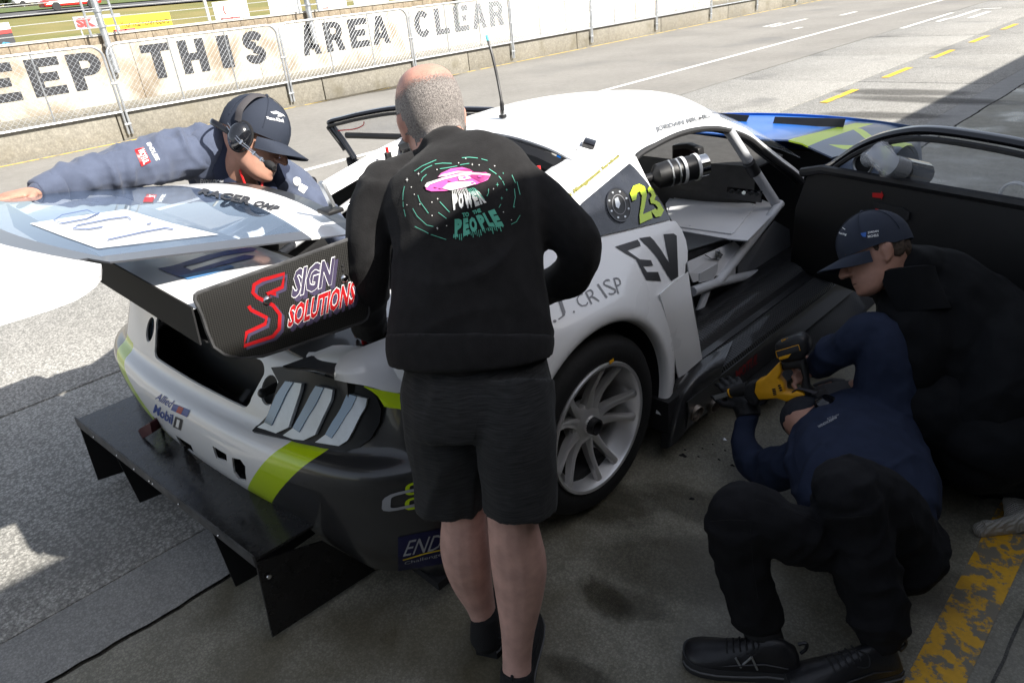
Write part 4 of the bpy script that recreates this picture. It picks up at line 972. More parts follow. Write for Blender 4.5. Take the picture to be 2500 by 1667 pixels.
q = B(); q.prism(ep(XE), (.006, 0, 0)); endp = q.build('wing_endplate', m_carbon, car, bevel=.002)
q = B(); q.prism([mir(p) for p in ep(XE)], (-.006, 0, 0)); q.build('wing_endplate', m_carbon, car, bevel=.002)
q = B(); q.tube([p + V((.003, 0, 0)) for p in ep(XE)], .0045, seg=6, closed=True); o = q.build('edge_bead', m_lip, None); attach(o, endp)
for (x, y) in ((653, 733), (841, 680)):
    p = P(x, y, X=XE + .007); q = B(); q.lathe([(0, .006), (.006, .006), (.010, .003), (.011, 0)], p, (1, 0, 0), 14); o = q.build('bolt', m_chrome, None); attach(o, endp)
for (x, y) in ((836, 648), (838, 659)):
    p = P(x, y, X=XE + .007); q = B(); q.lathe([(0, .002), (.004, .001)], p, (1, 0, 0), 8); o = q.build('hole', m_matt, None); attach(o, endp)
def onep(name, sh, quad, m, off): return flat_ep(name, sh, quad, m, off)
ep_bvh = BVHTree.FromPolygons([V((XE + .006, 0, 0)), V((XE + .006, 2, 0)), V((XE + .006, 2, 2)), V((XE + .006, 0, 2))], [(0, 1, 2, 3)])
def z4(x, y): return (x * .38265, y * .38265 + 450)
def mapq(L): return [z4(*p) for p in L]
# outlined lettering: wide pale copy under a coloured one
for txt, qd, mc in (('SIGN', [(1880, 545), (2135, 462), (2112, 640), (1855, 728)], m_purple), ('SOLUTIONS', [(1850, 775), (2275, 607), (2255, 760), (1832, 915)], m_pr_red)):
    cx_ = sum(p[0] for p in qd) / 4; cy_ = sum(p[1] for p in qd) / 4
    decal('lettering', text_tris(txt, .075, .0), [(p[0] * 1 + 8, p[1] + 8) for p in mapq([(p[0] + (p[0] - cx_) * .02, p[1] + (p[1] - cy_) * .08) for p in qd])], ep_bvh, m_purple, endp, .0006, .2)
    decal('lettering', text_tris(txt, .06, .0), mapq([(p[0] + (p[0] - cx_) * .015, p[1] + (p[1] - cy_) * .05) for p in qd]), ep_bvh, m_pr_white, endp, .0012, .2)
    decal('lettering', text_tris(txt, .036, .0), mapq(qd), ep_bvh, mc, endp, .0018, .2)
S1 = [(1760, 700), (1700, 700), (1800, 655), (1812, 570), (1670, 610), (1620, 640), (1612, 690), (1640, 720), (1740, 770), (1785, 830), (1780, 920), (1740, 970), (1555, 1030), (1572, 945), (1690, 890), (1700, 850), (1600, 800), (1585, 775)]
px_line([z4(x + 18, y + 14) for x, y in S1], 9, m_purple, endp, ep_bvh, .0006); px_line([z4(*p) for p in S1], 9, m_pr_red, endp, ep_bvh, .0012)
# ---- rear wing top print
wt_bvh = bvh_of([wt])
def px_poly(pts, m, par, tgt, off=.0015, name='print', maxlen=.1):
    xs = [p[0] for p in pts]; ys = [p[1] for p in pts]; x0, x1, y0, y1 = min(xs), max(xs), min(ys), max(ys)
    return decal(name, ([((x - x0) / (x1 - x0), (y1 - y) / (y1 - y0)) for x, y in pts], [tuple(range(len(pts)))]), [(x0, y0), (x1, y0), (x1, y1), (x0, y1)], tgt, m, par, off, maxlen)
px_poly(mapq([(1005, 540), (1110, 520), (1300, 460), (1450, 425), (1600, 405), (1640, 415), (1620, 430), (1420, 460), (1250, 510), (1170, 528), (1240, 560), (1180, 590), (1140, 595)]), m_pr_blue, wt, wt_bvh)
px_poly(mapq([(1240, 546), (1400, 500), (1560, 455), (1630, 462), (1600, 478), (1400, 525), (1200, 592), (1140, 592)]), m_pr_blue, wt, wt_bvh, .0022); px_poly(mapq([(1140, 592), (1330, 550), (1470, 520), (1500, 535), (1340, 580), (1200, 612)]), m_pr_lblue, wt, wt_bvh, .0028)
for sg in (-1, 1):
    q = B(); x = XC + sg * .35; q.prism([(x, .72, 1.12), (x, .82, 1.10), (x, 1.0, .88), (x, .95, .80), (x, .84, .86)], (.012, 0, 0)); q.build('wing_mount', m_black, car, bevel=.003)

# ---- wheels
def wheel(cx, cy, cz, side, R=.338, hero=True):
    w = B(); ax = (side, 0, 0); o = V((cx, cy, cz))
    t = [(.238, -.30), (.255, -.305), (.31, -.30), (.332, -.27), (.338, -.22), (.338, -.07), (.331, -.02), (.308, .004), (.262, .004), (.246, -.006), (.238, -.012)]
    w.lathe(t, o, ax, 56); ty = w.build('wheel', m_rub, car, ang=60)
    r = B(); r.lathe([(.236, -.30), (.225, -.29), (.215, -.20), (.205, -.12), (.214, -.06), (.222, -.045), (.226, -.012), (.232, .004), (.243, .006), (.246, -.002), (.240, -.012)], o, ax, 56); rim = r.build('rim', m_alu, None, ang=50); attach(rim, ty)
    u = V((0, 1, 0)); v = V((0, 0, 1)); a = V(ax)
    for k in range(10):
        q0 = 2 * math.pi * (k + .35) / 10 + (.09 if k % 2 else -.09); dr = u * math.cos(q0) + v * math.sin(q0); tn = dr.cross(a)
        rows = []
        for (rr_, h, wd, th) in ((.05, -.055, .030, .03), (.085, -.052, .019, .028), (.13, -.045, .014, .026), (.18, -.026, .0125, .024), (.215, -.012, .014, .018), (.232, -.012, .020, .012)):
            c = o + dr * rr_ + a * h; rows.append([c + tn * wd - a * th, c + tn * wd * .9 , c + tn * wd * .4 + a * .004, c - tn * wd * .4 + a * .004, c - tn * wd * .9, c - tn * wd - a * th])
        s = B(); s.grid(surf(rows, 3, 1)); sp_o = s.build('spoke', m_alu, None, ang=40); attach(sp_o, ty)
    h = B(); h.lathe([(.03, -.03), (.034, -.045), (.06, -.05), (.078, -.06), (.08, -.10)], o, ax, 32); hb = h.build('hub', m_alu, None); attach(hb, ty)
    h = B(); h.lathe([(.0, -.04), (.020, -.04), (.022, -.012), (.030, -.012), (.033, -.05)], o, ax, 20); hb = h.build('centre_nut', m_black, None); attach(hb, ty)
    h = B(); h.lathe([(.08, -.17), (.19, -.17), (.19, -.14), (.08, -.14)], o, ax, 40); hb = h.build('brake_disc', mat('disc_steel', (.10, .09, .085), .5, .8), None); attach(hb, ty)
    return ty
WX = -1.318
wR = wheel(WX, AY, AZ, 1); wheel(2 * XC - WX, AY, AZ, -1); wheel(WX, 4.33, AZ, 1); wheel(2 * XC - WX, 4.33, AZ, -1)
p = P(1493, 882, X=WX + .0065); q = B(); q.box(p, (.002, .022, .012), Matrix.Rotation(.1, 3, 'X')); o = q.build('tyre_tag', m_yw, None, False); attach(o, wR)

# ---- sill, skirt and side exhausts (right), mirrored plain on the left
m_rib = mat('ribbed_carbon', (.02, .02, .021), .34, coat=.3)
nt, bb = nodes_of(m_rib); tc = nt.nodes.new('ShaderNodeTexCoord'); sp = N(nt, 'SeparateXYZ'); nt.links.new(tc.outputs['Object'], sp.inputs[0])
wv = math_n(nt, 'SINE', math_n(nt, 'MULTIPLY', sp.outputs[1], 2 * math.pi / .017)); bp = N(nt, 'Bump', i0=.9, i1=.006); nt.links.new(wv, bp.inputs['Height']); nt.links.new(bp.outputs[0], bb.inputs['Normal'])
fr_ = N(nt, 'MapRange', i1=-1, i2=1); nt.links.new(wv, fr_.inputs[0]); nt.links.new(mixc(nt, fr_.outputs[0], (.006, .006, .006), (.045, .045, .046)), bb.inputs['Base Color'])
def strip_(name, prof, y0, y1, m, n=8, ends=None, both=True, thick=.006):
    q = B(); q.grid([[V((x, y, z)) for x, z in prof] for y in np.linspace(y0, y1, n)]); o = q.build(name, m, car, thick=thick)
    if both: mirb(q).build(name, m, car, thick=thick)
    return o
strip_('sill_inner', [(-1.62, .30), (-1.55, .335), (-1.50, .33)], 2.10, 3.62, m_black)
strip_('sill_ribs', [(-1.50, .332), (-1.455, .335), (-1.41, .325), (-1.395, .312)], 2.14, 3.62, m_rib)
strip_('sill_step', [(-1.395, .312), (-1.375, .29), (-1.34, .288)], 2.12, 3.60, m_carbon2)
strip_('sill_top', [(-1.34, .288), (-1.30, .285), (-1.255, .272), (-1.245, .255)], 2.05, 3.60, m_rib)
strip_('side_skirt', [(-1.245, .255), (-1.238, .20), (-1.25, .125)], 2.02, 3.62, m_carbon2, both=True)
strip_('skirt_blade', [(-1.25, .115), (-1.13, .105), (-1.11, .112)], 2.45, 3.66, m_carbon2)
# skirt fairing curving up to the wheel arch
q = B()
q.grid(surf([[P(1655, 926, X=-1.31), P(1630, 990, X=-1.31), P(1618, 1050, X=-1.31), P(1612, 1095, X=-1.31)], [P(1712, 880, X=-1.31), P(1690, 930, X=-1.26), P(1668, 1000, X=-1.25), P(1650, 1080, X=-1.25)], [P(1790, 830, X=-1.31), P(1770, 880, X=-1.25), P(1760, 915, X=-1.24), P(1745, 965, X=-1.245)]], 5, 5)); q.build('skirt_fairing', m_carbon2, car, thick=.006)
q = B(); q.box((-1.40, 2.2, .20), (.24, .5, .14)); q.build('exhaust_bay', m_matt, car, False)
m_pipe = mat('heat_tinted_steel', (.24, .19, .15), .35, .9, col2=(.42, .36, .30), vs=18)
for (x, y, dx_) in ((1745, 985, 0), (1700, 1005, 0)):
    a = P(x, y, X=-1.235); q = B(); q.tube([a + V((-.18, .03, .02)), a + V((-.03, 0, .005)), a + V((.012, -.006, -.004))], [.032, .034, .035], seg=18, cap=False); q.build('exhaust_pipe', m_pipe, car, thick=.003)
dec('lettering', 'MOTUL', [(1795, 905), (1853, 858), (1848, 888), (1797, 928)], [o for o in car.children if o.name.startswith('side_skirt')], mat('print_dull_red', (.20, .012, .014), .5), .03)

# ---- roll cage and cockpit
def bar(p0, p1, r, name='cage_tube', m=None, pts=None):
    q = B(); q.tube(pts or [p0, p1], r, seg=14); return q.build(name, m or m_cage, car)
XB = -1.60
nA = P(1752, 690, X=-1.56); nB = P(1905, 497, X=-1.60); nC = P(1925, 652, X=-1.60); nD = P(1690, 712, X=-1.56)
bar(nA, nB, .023); bar(nD, nC, .023, pts=[nD, nA, nC]); bar(P(1778, 318, X=-1.735), P(1896, 500, X=-1.61), .025)
q = B(); a, c = P(1828, 398, X=-1.675), P(1843, 423, X=-1.66); q.tube([a, c], .031, seg=14); q.build('clamp', m_black, car)
bar(P(1733, 688, X=-1.57), P(1700, 780, X=-1.57), .018)
# flat inner sill panel with quick-release clip
def slab_px(pts, X, d, name, m, par=None): 
    q = B(); q.prism([P(x, y, X=X) for x, y in pts], d); o = q.build(name, m, None if par else car, False); 
    if par: attach(o, par)
    return o
def poly_pts(pts, name, m, thick=.006, par=None):
    q = B(); q.add(pts, [tuple(range(len(pts)))]); o = q.build(name, m, None if par else car, False, thick=thick, off=-1)
    if par: attach(o, par)
    return o
ZCON = .58
con = [P(x, y, Z=ZCON) for x, y in ((1640, 500), (1652, 470), (1700, 472), (1769, 482), (1846, 501), (1822, 530), (1790, 573), (1740, 567), (1640, 553), (1625, 530))]
poly_pts([p + V((0, 0, 0)) for p in [P(1625, 500, Z=ZCON - .004), P(1650, 466, Z=ZCON - .004), P(1775, 478, Z=ZCON - .004), P(1860, 490, Z=ZCON - .004), P(1885, 500, Z=ZCON - .004), P(1905, 508, Z=ZCON - .004), P(1825, 590, Z=ZCON - .004), P(1778, 586, Z=ZCON - .004), P(1640, 562, Z=ZCON - .004)]], 'console_top', m_cpanel)
poly_pts([P(x, y, Z=ZCON + .004) for x, y in ((1650, 475), (1769, 483), (1840, 500), (1846, 503), (1792, 570), (1785, 573), (1642, 553), (1630, 520))], 'console_lid', m_cpanel, .005)
for (x, y) in ((1647, 476), (1740, 488), (1838, 502), (1813, 535), (1784, 569), (1685, 553), (1619, 505)):
    p = P(x, y, Z=ZCON + .006); q = B(); q.ball(p, .006, 8, 6); q.build('fastener', m_galv, car)
poly_pts([P(1640, 562, Z=ZCON - .01), P(1783, 582, Z=ZCON - .01), P(1778, 590, X=-1.64), P(1680, 640, X=-1.62), P(1660, 620, X=-1.62)], 'foot_mesh', mat('dark_mesh_panel', (.03, .03, .033), .35, .3, var=.4, vs=30))
poly_pts([P(1640, 558, Z=ZCON - .012), P(1786, 579, Z=ZCON - .012), P(1783, 592, Z=ZCON - .05), P(1642, 570, Z=ZCON - .05)], 'console_edge', m_cage)
pl = [P(1675, 640, X=-1.60), P(1790, 590, X=-1.62), P(1806, 604, X=-1.60), P(1752, 672, X=-1.575), P(1690, 690, X=-1.575), P(1680, 668, X=-1.58)]
poly_pts(pl, 'inner_sill_panel', m_cpanel)
poly_pts([P(1708, 668, X=-1.568), P(1753, 643, X=-1.568), P(1752, 660, X=-1.566), P(1742, 682, X=-1.566), P(1707, 690, X=-1.566)], 'cover_plate', m_cage, .004)
poly_pts([P(1795, 648, X=-1.57), P(1765, 688, X=-1.57), P(1793, 680, X=-1.57)], 'gusset', m_cage, .004)
q = B(); c0 = [P(x, y, X=-1.585) for x, y in ((1722, 623), (1736, 632), (1756, 632), (1764, 622), (1752, 615), (1746, 612), (1748, 622), (1760, 630))]; q.tube(c0, .003, seg=6); q.build('clip_wire', m_chrome, car)
q = B(); q.box(P(1755, 622, X=-1.588), (.008, .03, .05), Matrix.Rotation(.5, 3, 'X'), .002); q.build('clip', m_galv, car)
# lower grey side box behind the tubes
poly_pts([P(1800, 645, X=-1.66), P(1890, 540, X=-1.70), P(1925, 560, X=-1.72), P(1930, 640, X=-1.70), P(1800, 690, X=-1.64)], 'side_box', mat('side_box_grey', (.20, .205, .22), .5))
# dashboard: flocked dark slope, display, switch panel
m_dash = mat('flocked_dash', (.075, .073, .070), .9, var=.12, vs=20, bump=.2, bs=150)
dr0 = [V((-3.0, 3.36, .79)), V((-2.5, 3.34, .81)), V((-2.0, 3.36, .80)), V((-1.74, 3.46, .78))]
q = B(); q.grid(surf([dr0, [V((-3.05, 3.68, .82)), V((-2.5, 3.80, .84)), V((-2.0, 3.76, .83)), V((-1.70, 3.66, .80))]], 3, 3)); q.build('dash_top', m_dash, car, thick=.01)
q = B(); q.grid(surf([dr0, [V((p.x, p.y - .02, p.z - .13)) for p in dr0], [V((p.x, p.y + .06, .50)) for p in dr0]], 3, 3)); q.build('dash_face', m_dash, car, thick=.01)
poly_pts([V((-2.9, 2.15, ZCON - .03)), V((-1.75, 2.15, ZCON - .03)), V((-1.7, 3.3, ZCON - .03)), V((-2.9, 3.3, ZCON - .03))], 'cockpit_floor', m_dash)
sw = [P(x, y, Y=3.30) for x, y in ((1778, 456), (1862, 466), (1860, 494), (1774, 482))]
poly_pts(sw, 'switch_panel', m_gloss, .01)
for k in range(5):
    p = P(1787 + k * 16, 467 + k * 1.6, Y=3.27); q = B(); q.lathe([(0, .022), (.010, .022), (.011, 0)], p, (.2, -1, .2), 12); q.build('knob', m_chrome if k == 2 else m_black, car)
disp = [P(x, y, Y=2.95) for x, y in ((1640, 355), (1675, 352), (1705, 364), (1708, 395), (1640, 395))]
q = B(); q.prism(disp, (0, .05, 0)); dd = q.build('dash_display', m_black, car, bevel=.006)
poly = [P(x, y, Y=2.94) for x, y in ((1645, 366), (1672, 363), (1696, 370), (1697, 392), (1645, 390))]; o = poly_pts(poly, 'screen', mat('dark_screen', (.03, .022, .024), .15, coat=.6), .003, par=dd)
# seat and steering wheel (left seat)
q = B(); q.tube([V((-2.72 + .17 * math.cos(a), 2.83 + .03 * math.sin(a), .74 + .16 * math.sin(a))) for a in np.linspace(0, 2 * math.pi, 20, endpoint=False)], .014, seg=8, closed=True); q.build('steering_wheel', m_black, car)
q = B(); q.grid(surf([[V((-2.95, 2.7, .35)), V((-2.7, 2.72, .30)), V((-2.45, 2.7, .35))], [V((-2.96, 2.35, .34)), V((-2.7, 2.32, .28)), V((-2.44, 2.35, .34))], [V((-2.95, 2.2, .6)), V((-2.7, 2.18, .58)), V((-2.45, 2.2, .6))], [V((-2.9, 2.12, .95)), V((-2.7, 2.08, .98)), V((-2.5, 2.12, .95))]], 4, 4)); q.build('seat', m_matt, car, thick=.04)
# cooling hose with filter, chrome tip and two white clips
hA, hB = P(1574, 438, Y=2.28), P(1724, 402, Y=2.50)
ax = (hB - hA); hl = ax.length; 
q = B(); q.lathe([(0, 0), (.018, 0), (.020, .03), (.048, .05), (.052, .10), (.050, .14), (.044, .16), (.044, hl * .55), (.050, hl * .57), (.050, hl * .83), (.040, hl * .84)], hA, ax, 24); hose = q.build('air_hose', m_black, car)
q = B(); q.lathe([(.040, hl * .82), (.043, hl * .83), (.043, hl), (.036, hl), (.036, hl * .9)], hA, ax, 24); o = q.build('tip', m_chrome, None); attach(o, hose)
for f_ in (.58, .80):
    q = B(); q.lathe([(.051, hl * f_), (.054, hl * f_), (.054, hl * f_ + .012), (.051, hl * f_ + .012)], hA, ax, 24); o = q.build('clip_band', m_pr_white, None); attach(o, hose)
for f_ in (.36, .48):
    q = B(); q.lathe([(.046, hl * f_), (.056, hl * f_ + .004), (.056, hl * f_ + .010), (.046, hl * f_ + .014)], hA, ax, 8); o = q.build('bracket', m_galv, None); attach(o, hose)
# main hoop and inner bars seen through the openings
for sg in (1, -1):
    x = XC + sg * .56
    bar(None, None, .022, pts=cr([V((x + sg * .04, 2.02, .2)), V((x, 2.04, .8)), V((x - sg * .06, 2.08, 1.10)), V((XC + sg * .3, 2.1, 1.165)), V((XC, 2.1, 1.17))], 5))
    bar(V((x, 2.06, 1.02)), V((x, 1.15, .74)), .018)
bar(V((XC - .5, 2.06, .95)), V((XC + .5, 2.06, .55)), .018)
bar(None, None, .02, pts=[V((XC + .52, 2.1, 1.13)), V((XC + .50, 2.9, 1.13)), V((XC + .52, 3.1, 1.09))]); bar(None, None, .02, pts=[V((XC - .52, 2.1, 1.13)), V((XC - .50, 2.9, 1.13)), V((XC - .66, 3.55, .82)), V((XC - .7, 3.6, .3))])
# rear opening frame with red-tipped hatch pins
for (x, y) in ((946, 372), (1316, 420)):
    p = P(x, y, Y=1.86); q = B(); q.box(p + V((0, 0, -.05)), (.02, .03, .10), bev=.004); pn = q.build('hatch_pin', m_black, car); q = B(); q.tube([p, p + V((0, 0, .022))], .007, seg=8); o = q.build('tip', m_red, None); attach(o, pn)
q = B(); e = [V((XC + (p.x - XC) * .99, p.y - .01, p.z - .012)) for p in rws[0]]; q.grid([e, [p + V((0, -.035, -.02)) for p in e], [p + V((0, -.04, -.05)) for p in e]]); q.build('roof_rear_flange', m_black, car, thick=.004)

# ---- roof furniture
p = P(1228, 287, Z=1.236); q = B(); q.lathe([(.017, 0), (.017, .010), (.014, .012)], p, (0, 0, 1), 14, cap=True); an = q.build('antenna', m_black, car)
q = B(); q.tube([p + V((0, 0, .010)), p + V((0, 0, .032))], .012, seg=12); o = q.build('collar', m_chrome, None); attach(o, an)
q = B(); top = P(1192, 100, Y=p.y + .03); kp = cr([p + V((0, 0, .03)), p + V((0, 0, .07)), lerp(p, top, .5) + V((.012, 0, .0)), lerp(p, top, .8) + V((.008, 0, 0)), top], 4); q.tube(kp, [.009] * 4 + [.006] * (len(kp) - 4), seg=8); o = q.build('whip', m_black, None); attach(o, an)
q = B(); q.tube([top, top + (kp[-1] - kp[-2]).normalized() * .022], .007, seg=8); o = q.build('tip', mat('tip_blue', (.05, .45, .55), .4), None); attach(o, an)
roof_bvh = bvh_of([roof, sail_o, apil]); m_roofgrey = mat('print_roof_grey', (.13, .135, .14), .5); m_roofyel = mat('print_roof_yellow', (.20, .185, .035), .5)
for nme, txt, qd, mm, bd in (('lettering', 'JORDAN MICHELS', [(1598, 312), (1742, 275), (1746, 288), (1604, 326)], m_roofgrey, .0), ('lettering', 'tic Management Services', [(1380, 478), (1508, 376), (1513, 387), (1386, 492)], m_roofyel, .02)):
    dec(nme, txt, qd, roof_bvh, mm, bd + .03, off=.005, maxlen=.02)
# ---- quarter window panel, filler, number 23, lettering on the flank
side_bvh = bvh_of([sail_o, qR, sp_])
QP = [(1534, 402), (1548, 414), (1575, 446), (1605, 488), (1634, 538), (1540, 561), (1458, 580), (1390, 594), (1360, 590), (1390, 540), (1420, 497), (1470, 455)]
qp = px_sheet(QP, side_bvh, .006, 'quarter_window', mat('smoked_panel', (.018, .02, .026), .22, coat=.4, var=.4, vs=10, rvar=.15), car, .004, .08)[0]
q_bvh = bvh_of([qp])
def on(c): return None
cF = (1509, 502)
px_poly([(cF[0] + 28 * math.cos(a) + 6 * math.sin(a), cF[1] + 40 * math.sin(a)) for a in np.linspace(0, 2 * math.pi, 28, endpoint=False)], m_black, qp, q_bvh, .004, 'fuel_filler')
px_line([(cF[0] + 29 * math.cos(a) + 6 * math.sin(a), cF[1] + 41 * math.sin(a)) for a in np.linspace(0, 2 * math.pi, 28, endpoint=False)], 2.5, m_gloss, qp, q_bvh, .0065, 'filler_ring', True)
px_line([(cF[0] + 16 * math.cos(a) + 3 * math.sin(a), cF[1] + 24 * math.sin(a)) for a in np.linspace(0, 2 * math.pi, 24, endpoint=False)], 1.6, m_pr_grey, qp, q_bvh, .0065, 'filler_cap', True)
for k in range(8):
    a = 2 * math.pi * k / 8 + .3; px_poly(circ(cF[0] + 23 * math.cos(a) + 5 * math.sin(a), cF[1] + 33 * math.sin(a), 2.6, 8), m_galv, qp, q_bvh, .006, 'screw')
px_poly([(1498, 488), (1506, 484), (1512, 500), (1508, 512), (1501, 508)], m_galv, qp, q_bvh, .007, 'latch')
def zn(L): return [(x * .38265 + 800, y * .38265) for x, y in L]
px_poly(zn([(1924, 1240), (1945, 1192), (1983, 1178), (2018, 1196), (2032, 1245), (2020, 1310), (2006, 1372), (2058, 1350), (2068, 1396), (1988, 1433), (1984, 1380), (1996, 1300), (2000, 1255), (1986, 1226), (1970, 1236), (1964, 1278), (1940, 1288)]), m_lime, qp, q_bvh, .005, 'number', .12)
px_poly(zn([(2036, 1210), (2050, 1192), (2072, 1215), (2090, 1255), (2078, 1278), (2112, 1296), (2140, 1345), (2122, 1384), (2088, 1390), (2058, 1352), (2084, 1334), (2096, 1346), (2102, 1330), (2082, 1306), (2058, 1302), (2050, 1272), (2064, 1252), (2052, 1228), (2042, 1234)]), m_lime, qp, q_bvh, .005, 'number', .12)
def z2(x, y): return (x * .38265 + 800, y * .38265 + 450)
for poly in ([(1832, 400), (1975, 355), (1990, 375), (1995, 395), (1910, 425), (1990, 480), (2060, 485), (2075, 520), (2010, 525), (2035, 560), (2105, 560), (2125, 618), (2030, 612), (1965, 480), (1895, 440)], [(1985, 345), (2055, 335), (2080, 360), (2125, 420), (2175, 500), (2140, 320), (2205, 315), (2225, 330), (2235, 590), (2190, 618), (2165, 580), (2100, 470), (2060, 420)]):
    px_poly([z2(*p) for p in poly], m_pr_dark, qR, side_bvh, .002, 'lettering', .12)
for ch, qd in (('.', [(1432, 868), (1456, 862), (1462, 880), (1438, 886)]), ('J', [(1430, 770), (1490, 735), (1525, 840), (1470, 868)]), ('.', [(1562, 808), (1575, 806), (1578, 820), (1565, 823)]), ('C', [(1570, 730), (1620, 690), (1665, 765), (1620, 795)]), ('R', [(1640, 690), (1695, 650), (1735, 745), (1680, 768)]), ('I', [(1716, 640), (1726, 636), (1786, 722), (1776, 728)]), ('S', [(1745, 620), (1795, 600), (1850, 695), (1800, 712)]), ('P', [(1820, 600), (1858, 590), (1895, 690), (1850, 700)])):
    dec('lettering', ch, [z2(*p) for p in qd], side_bvh, m_pr_grey, -.012 if ch not in '.I' else 0, off=.002, par=qR)

# ---- doors
m_poly = mat('door_polycarbonate', (.75, .78, .82), .04, alpha=.14, coat=.6)
m_door = mat('door_inner_black', (.0035, .0035, .004), .6, var=.3, vs=12)
def door(sg):
    """built in the right door's plane, mirrored for the left"""
    Hn = V((-1.47, 3.42, 0)); d = V((.95, -.31, 0)).normalized(); n = V((-.31, -.95, 0)).normalized()
    def W_(s, z, o=0.0): p = Hn + d * s + V((0, 0, z)) + n * o; return p if sg > 0 else mir(p)
    def px(x, y): q = PPL(x, y, Hn, n); return ((q - Hn).dot(d), q.z)
    D = thing('tmp', (0, 0, 0), 'x', 'x'); bpy.data.objects.remove(D)
    outl = [(.0, .30), (.0, .62), (.05, .78), (.10, .82), (1.28, .85), (1.36, .80), (1.38, .55), (1.30, .28)]
    sill_ = [px(2048, 429), px(2300, 482), px(2500, 524)]
    fr = [(.06, .80)] + [px(*p) for p in ((2030, 405), (2059, 385), (2100, 358), (2150, 336), (2210, 322), (2266, 318), (2350, 326), (2500, 352))]
    s1, z1 = fr[-1]; fr += [(s1 + .10, z1 - .02), (s1 + .22, z1 - .10), (1.36, .90), (1.36, .82)]
    if sg < 0:
        Hm, nm = mir(Hn), V((-n.x, n.y, 0)); dm = V((-d.x, d.y, 0))
        def pxl(x, y): q = PPL(x, y, Hm, nm); return ((q - Hm).dot(dm), q.z)
        fr = [(.06, .80), (.30, 1.0)] + [pxl(*p) for p in ((1060, 268), (975, 264), (890, 277), (835, 290), (806, 298), (812, 310), (838, 345), (866, 388))]
        outl = [(.0, .30), (.0, .62), (.05, .78), (.10, .82), (fr[-1][0], fr[-1][1] - .02), (fr[-1][0] + .05, .7), (fr[-1][0] + .02, .32)]
    q = B(); q.prism([W_(s, z, .05) for s, z in outl], (W_(0, 0, -.05) - W_(0, 0, .05))); dr = q.build('door', m_door, car, bevel=.012)
    pth = cr([W_(s, z) for s, z in fr], 4); q = B(); q.tube(pth, [(.020, .028)] * len(pth), seg=8); o = q.build('window_frame', m_gloss, None); attach(o, dr)
    q = B(); q.tube([p + (W_(0, 0, .03) - W_(0, 0, 0)) + V((0, 0, -.03)) for p in pth[2:-3]], .012, seg=6); o = q.build('frame_bead', m_seal, None); attach(o, dr)
    q = B(); poly = [W_(s, z, -.012) for s, z in fr[1:-1]] + [W_(fr[-1][0] - .02, .85, -.012), W_(.1, .82, -.012)]; q.add(poly, [tuple(range(len(poly)))]); o = q.build('window', m_poly, None, False, thick=.003); attach(o, dr)
    q = B(); q.tube([W_(.02, .80, .045), W_(.14, sill_[0][1] if False else .835, .045), W_(fr[-1][0], .865, .045)], [(.022, .018)] * 3, seg=8); o = q.build('window_sill', m_black, None); attach(o, dr)
    # latch recess and red pull, arrow
    def pp(pts, o_, name, m, th):
        q = B(); q.prism([W_(*px(x, y), o_) for x, y in pts], (W_(0, 0, o_ + th) - W_(0, 0, o_))); o = q.build(name, m, None, False); attach(o, dr); return o
    if sg > 0:
        pp([(2150, 465), (2172, 466), (2172, 461), (2177, 471), (2172, 482), (2172, 478), (2150, 476)], .0515, 'red_arrow', m_red, .002)
        pp([(2152, 485), (2225, 500), (2243, 512), (2240, 530), (2205, 536), (2160, 520)], .052, 'latch_recess', m_seal, .006); pp([(2162, 502), (2168, 504), (2170, 522), (2163, 519)], .060, 'red_pull', m_red, .006)
        # clear vent scoop with black nozzle, round port
        ca = W_(*px(2130, 385), .02); cb = W_(*px(2210, 395), .10); cc = P(2250, 425, X=cb.x + .05)
        q = B(); q.tube([ca, lerp(ca, cb, .55) + V((0, 0, .035)), cb, lerp(cb, cc, .5)], [.04, .055, .05, .048], seg=18, cap=False); o = q.build('air_scoop', mat('clear_plastic', (.7, .72, .75), .08, alpha=.35, coat=.5), None, thick=.002); attach(o, dr)
        q = B(); q.tube([lerp(cb, cc, .35), cc], [.046, .050], seg=20, cap=False); o = q.build('scoop_nozzle', m_gloss, None, thick=.004, off=1); attach(o, dr)
        q = B(); q.tube([W_(px(2107, 402)[0] + .048 * math.cos(a), px(2107, 402)[1] + .045 * math.sin(a), .0) for a in np.linspace(0, 2 * math.pi, 20, endpoint=False)], .006, seg=6, closed=True); o = q.build('vent_ring', m_galv, None); attach(o, dr)
        q = B(); q.lathe([(0, 0), (.042, 0)], W_(*px(2107, 402), .0), n, 20); o = q.build('vent_hole', m_matt, None); attach(o, dr)
        s_, z_ = px(2483, 478); q = B(); q.tube([W_(s_ + .055 * math.cos(a), z_ + .05 * math.sin(a), .01) for a in np.linspace(0, 2 * math.pi, 20, endpoint=False)], .007, seg=6, closed=True); o = q.build('port_ring', mat('clear_ring', (.75, .76, .78), .1, alpha=.5, coat=.5), None); attach(o, dr)
    else:
        q = B(); q.tube(cr([W_(*pxl(x, y), .02) for x, y in ((830, 318), (870, 314), (890, 305), (893, 296))], 4), .004, seg=6); o = q.build('pull_cord', m_red, None); attach(o, dr)
door(1); door(-1)
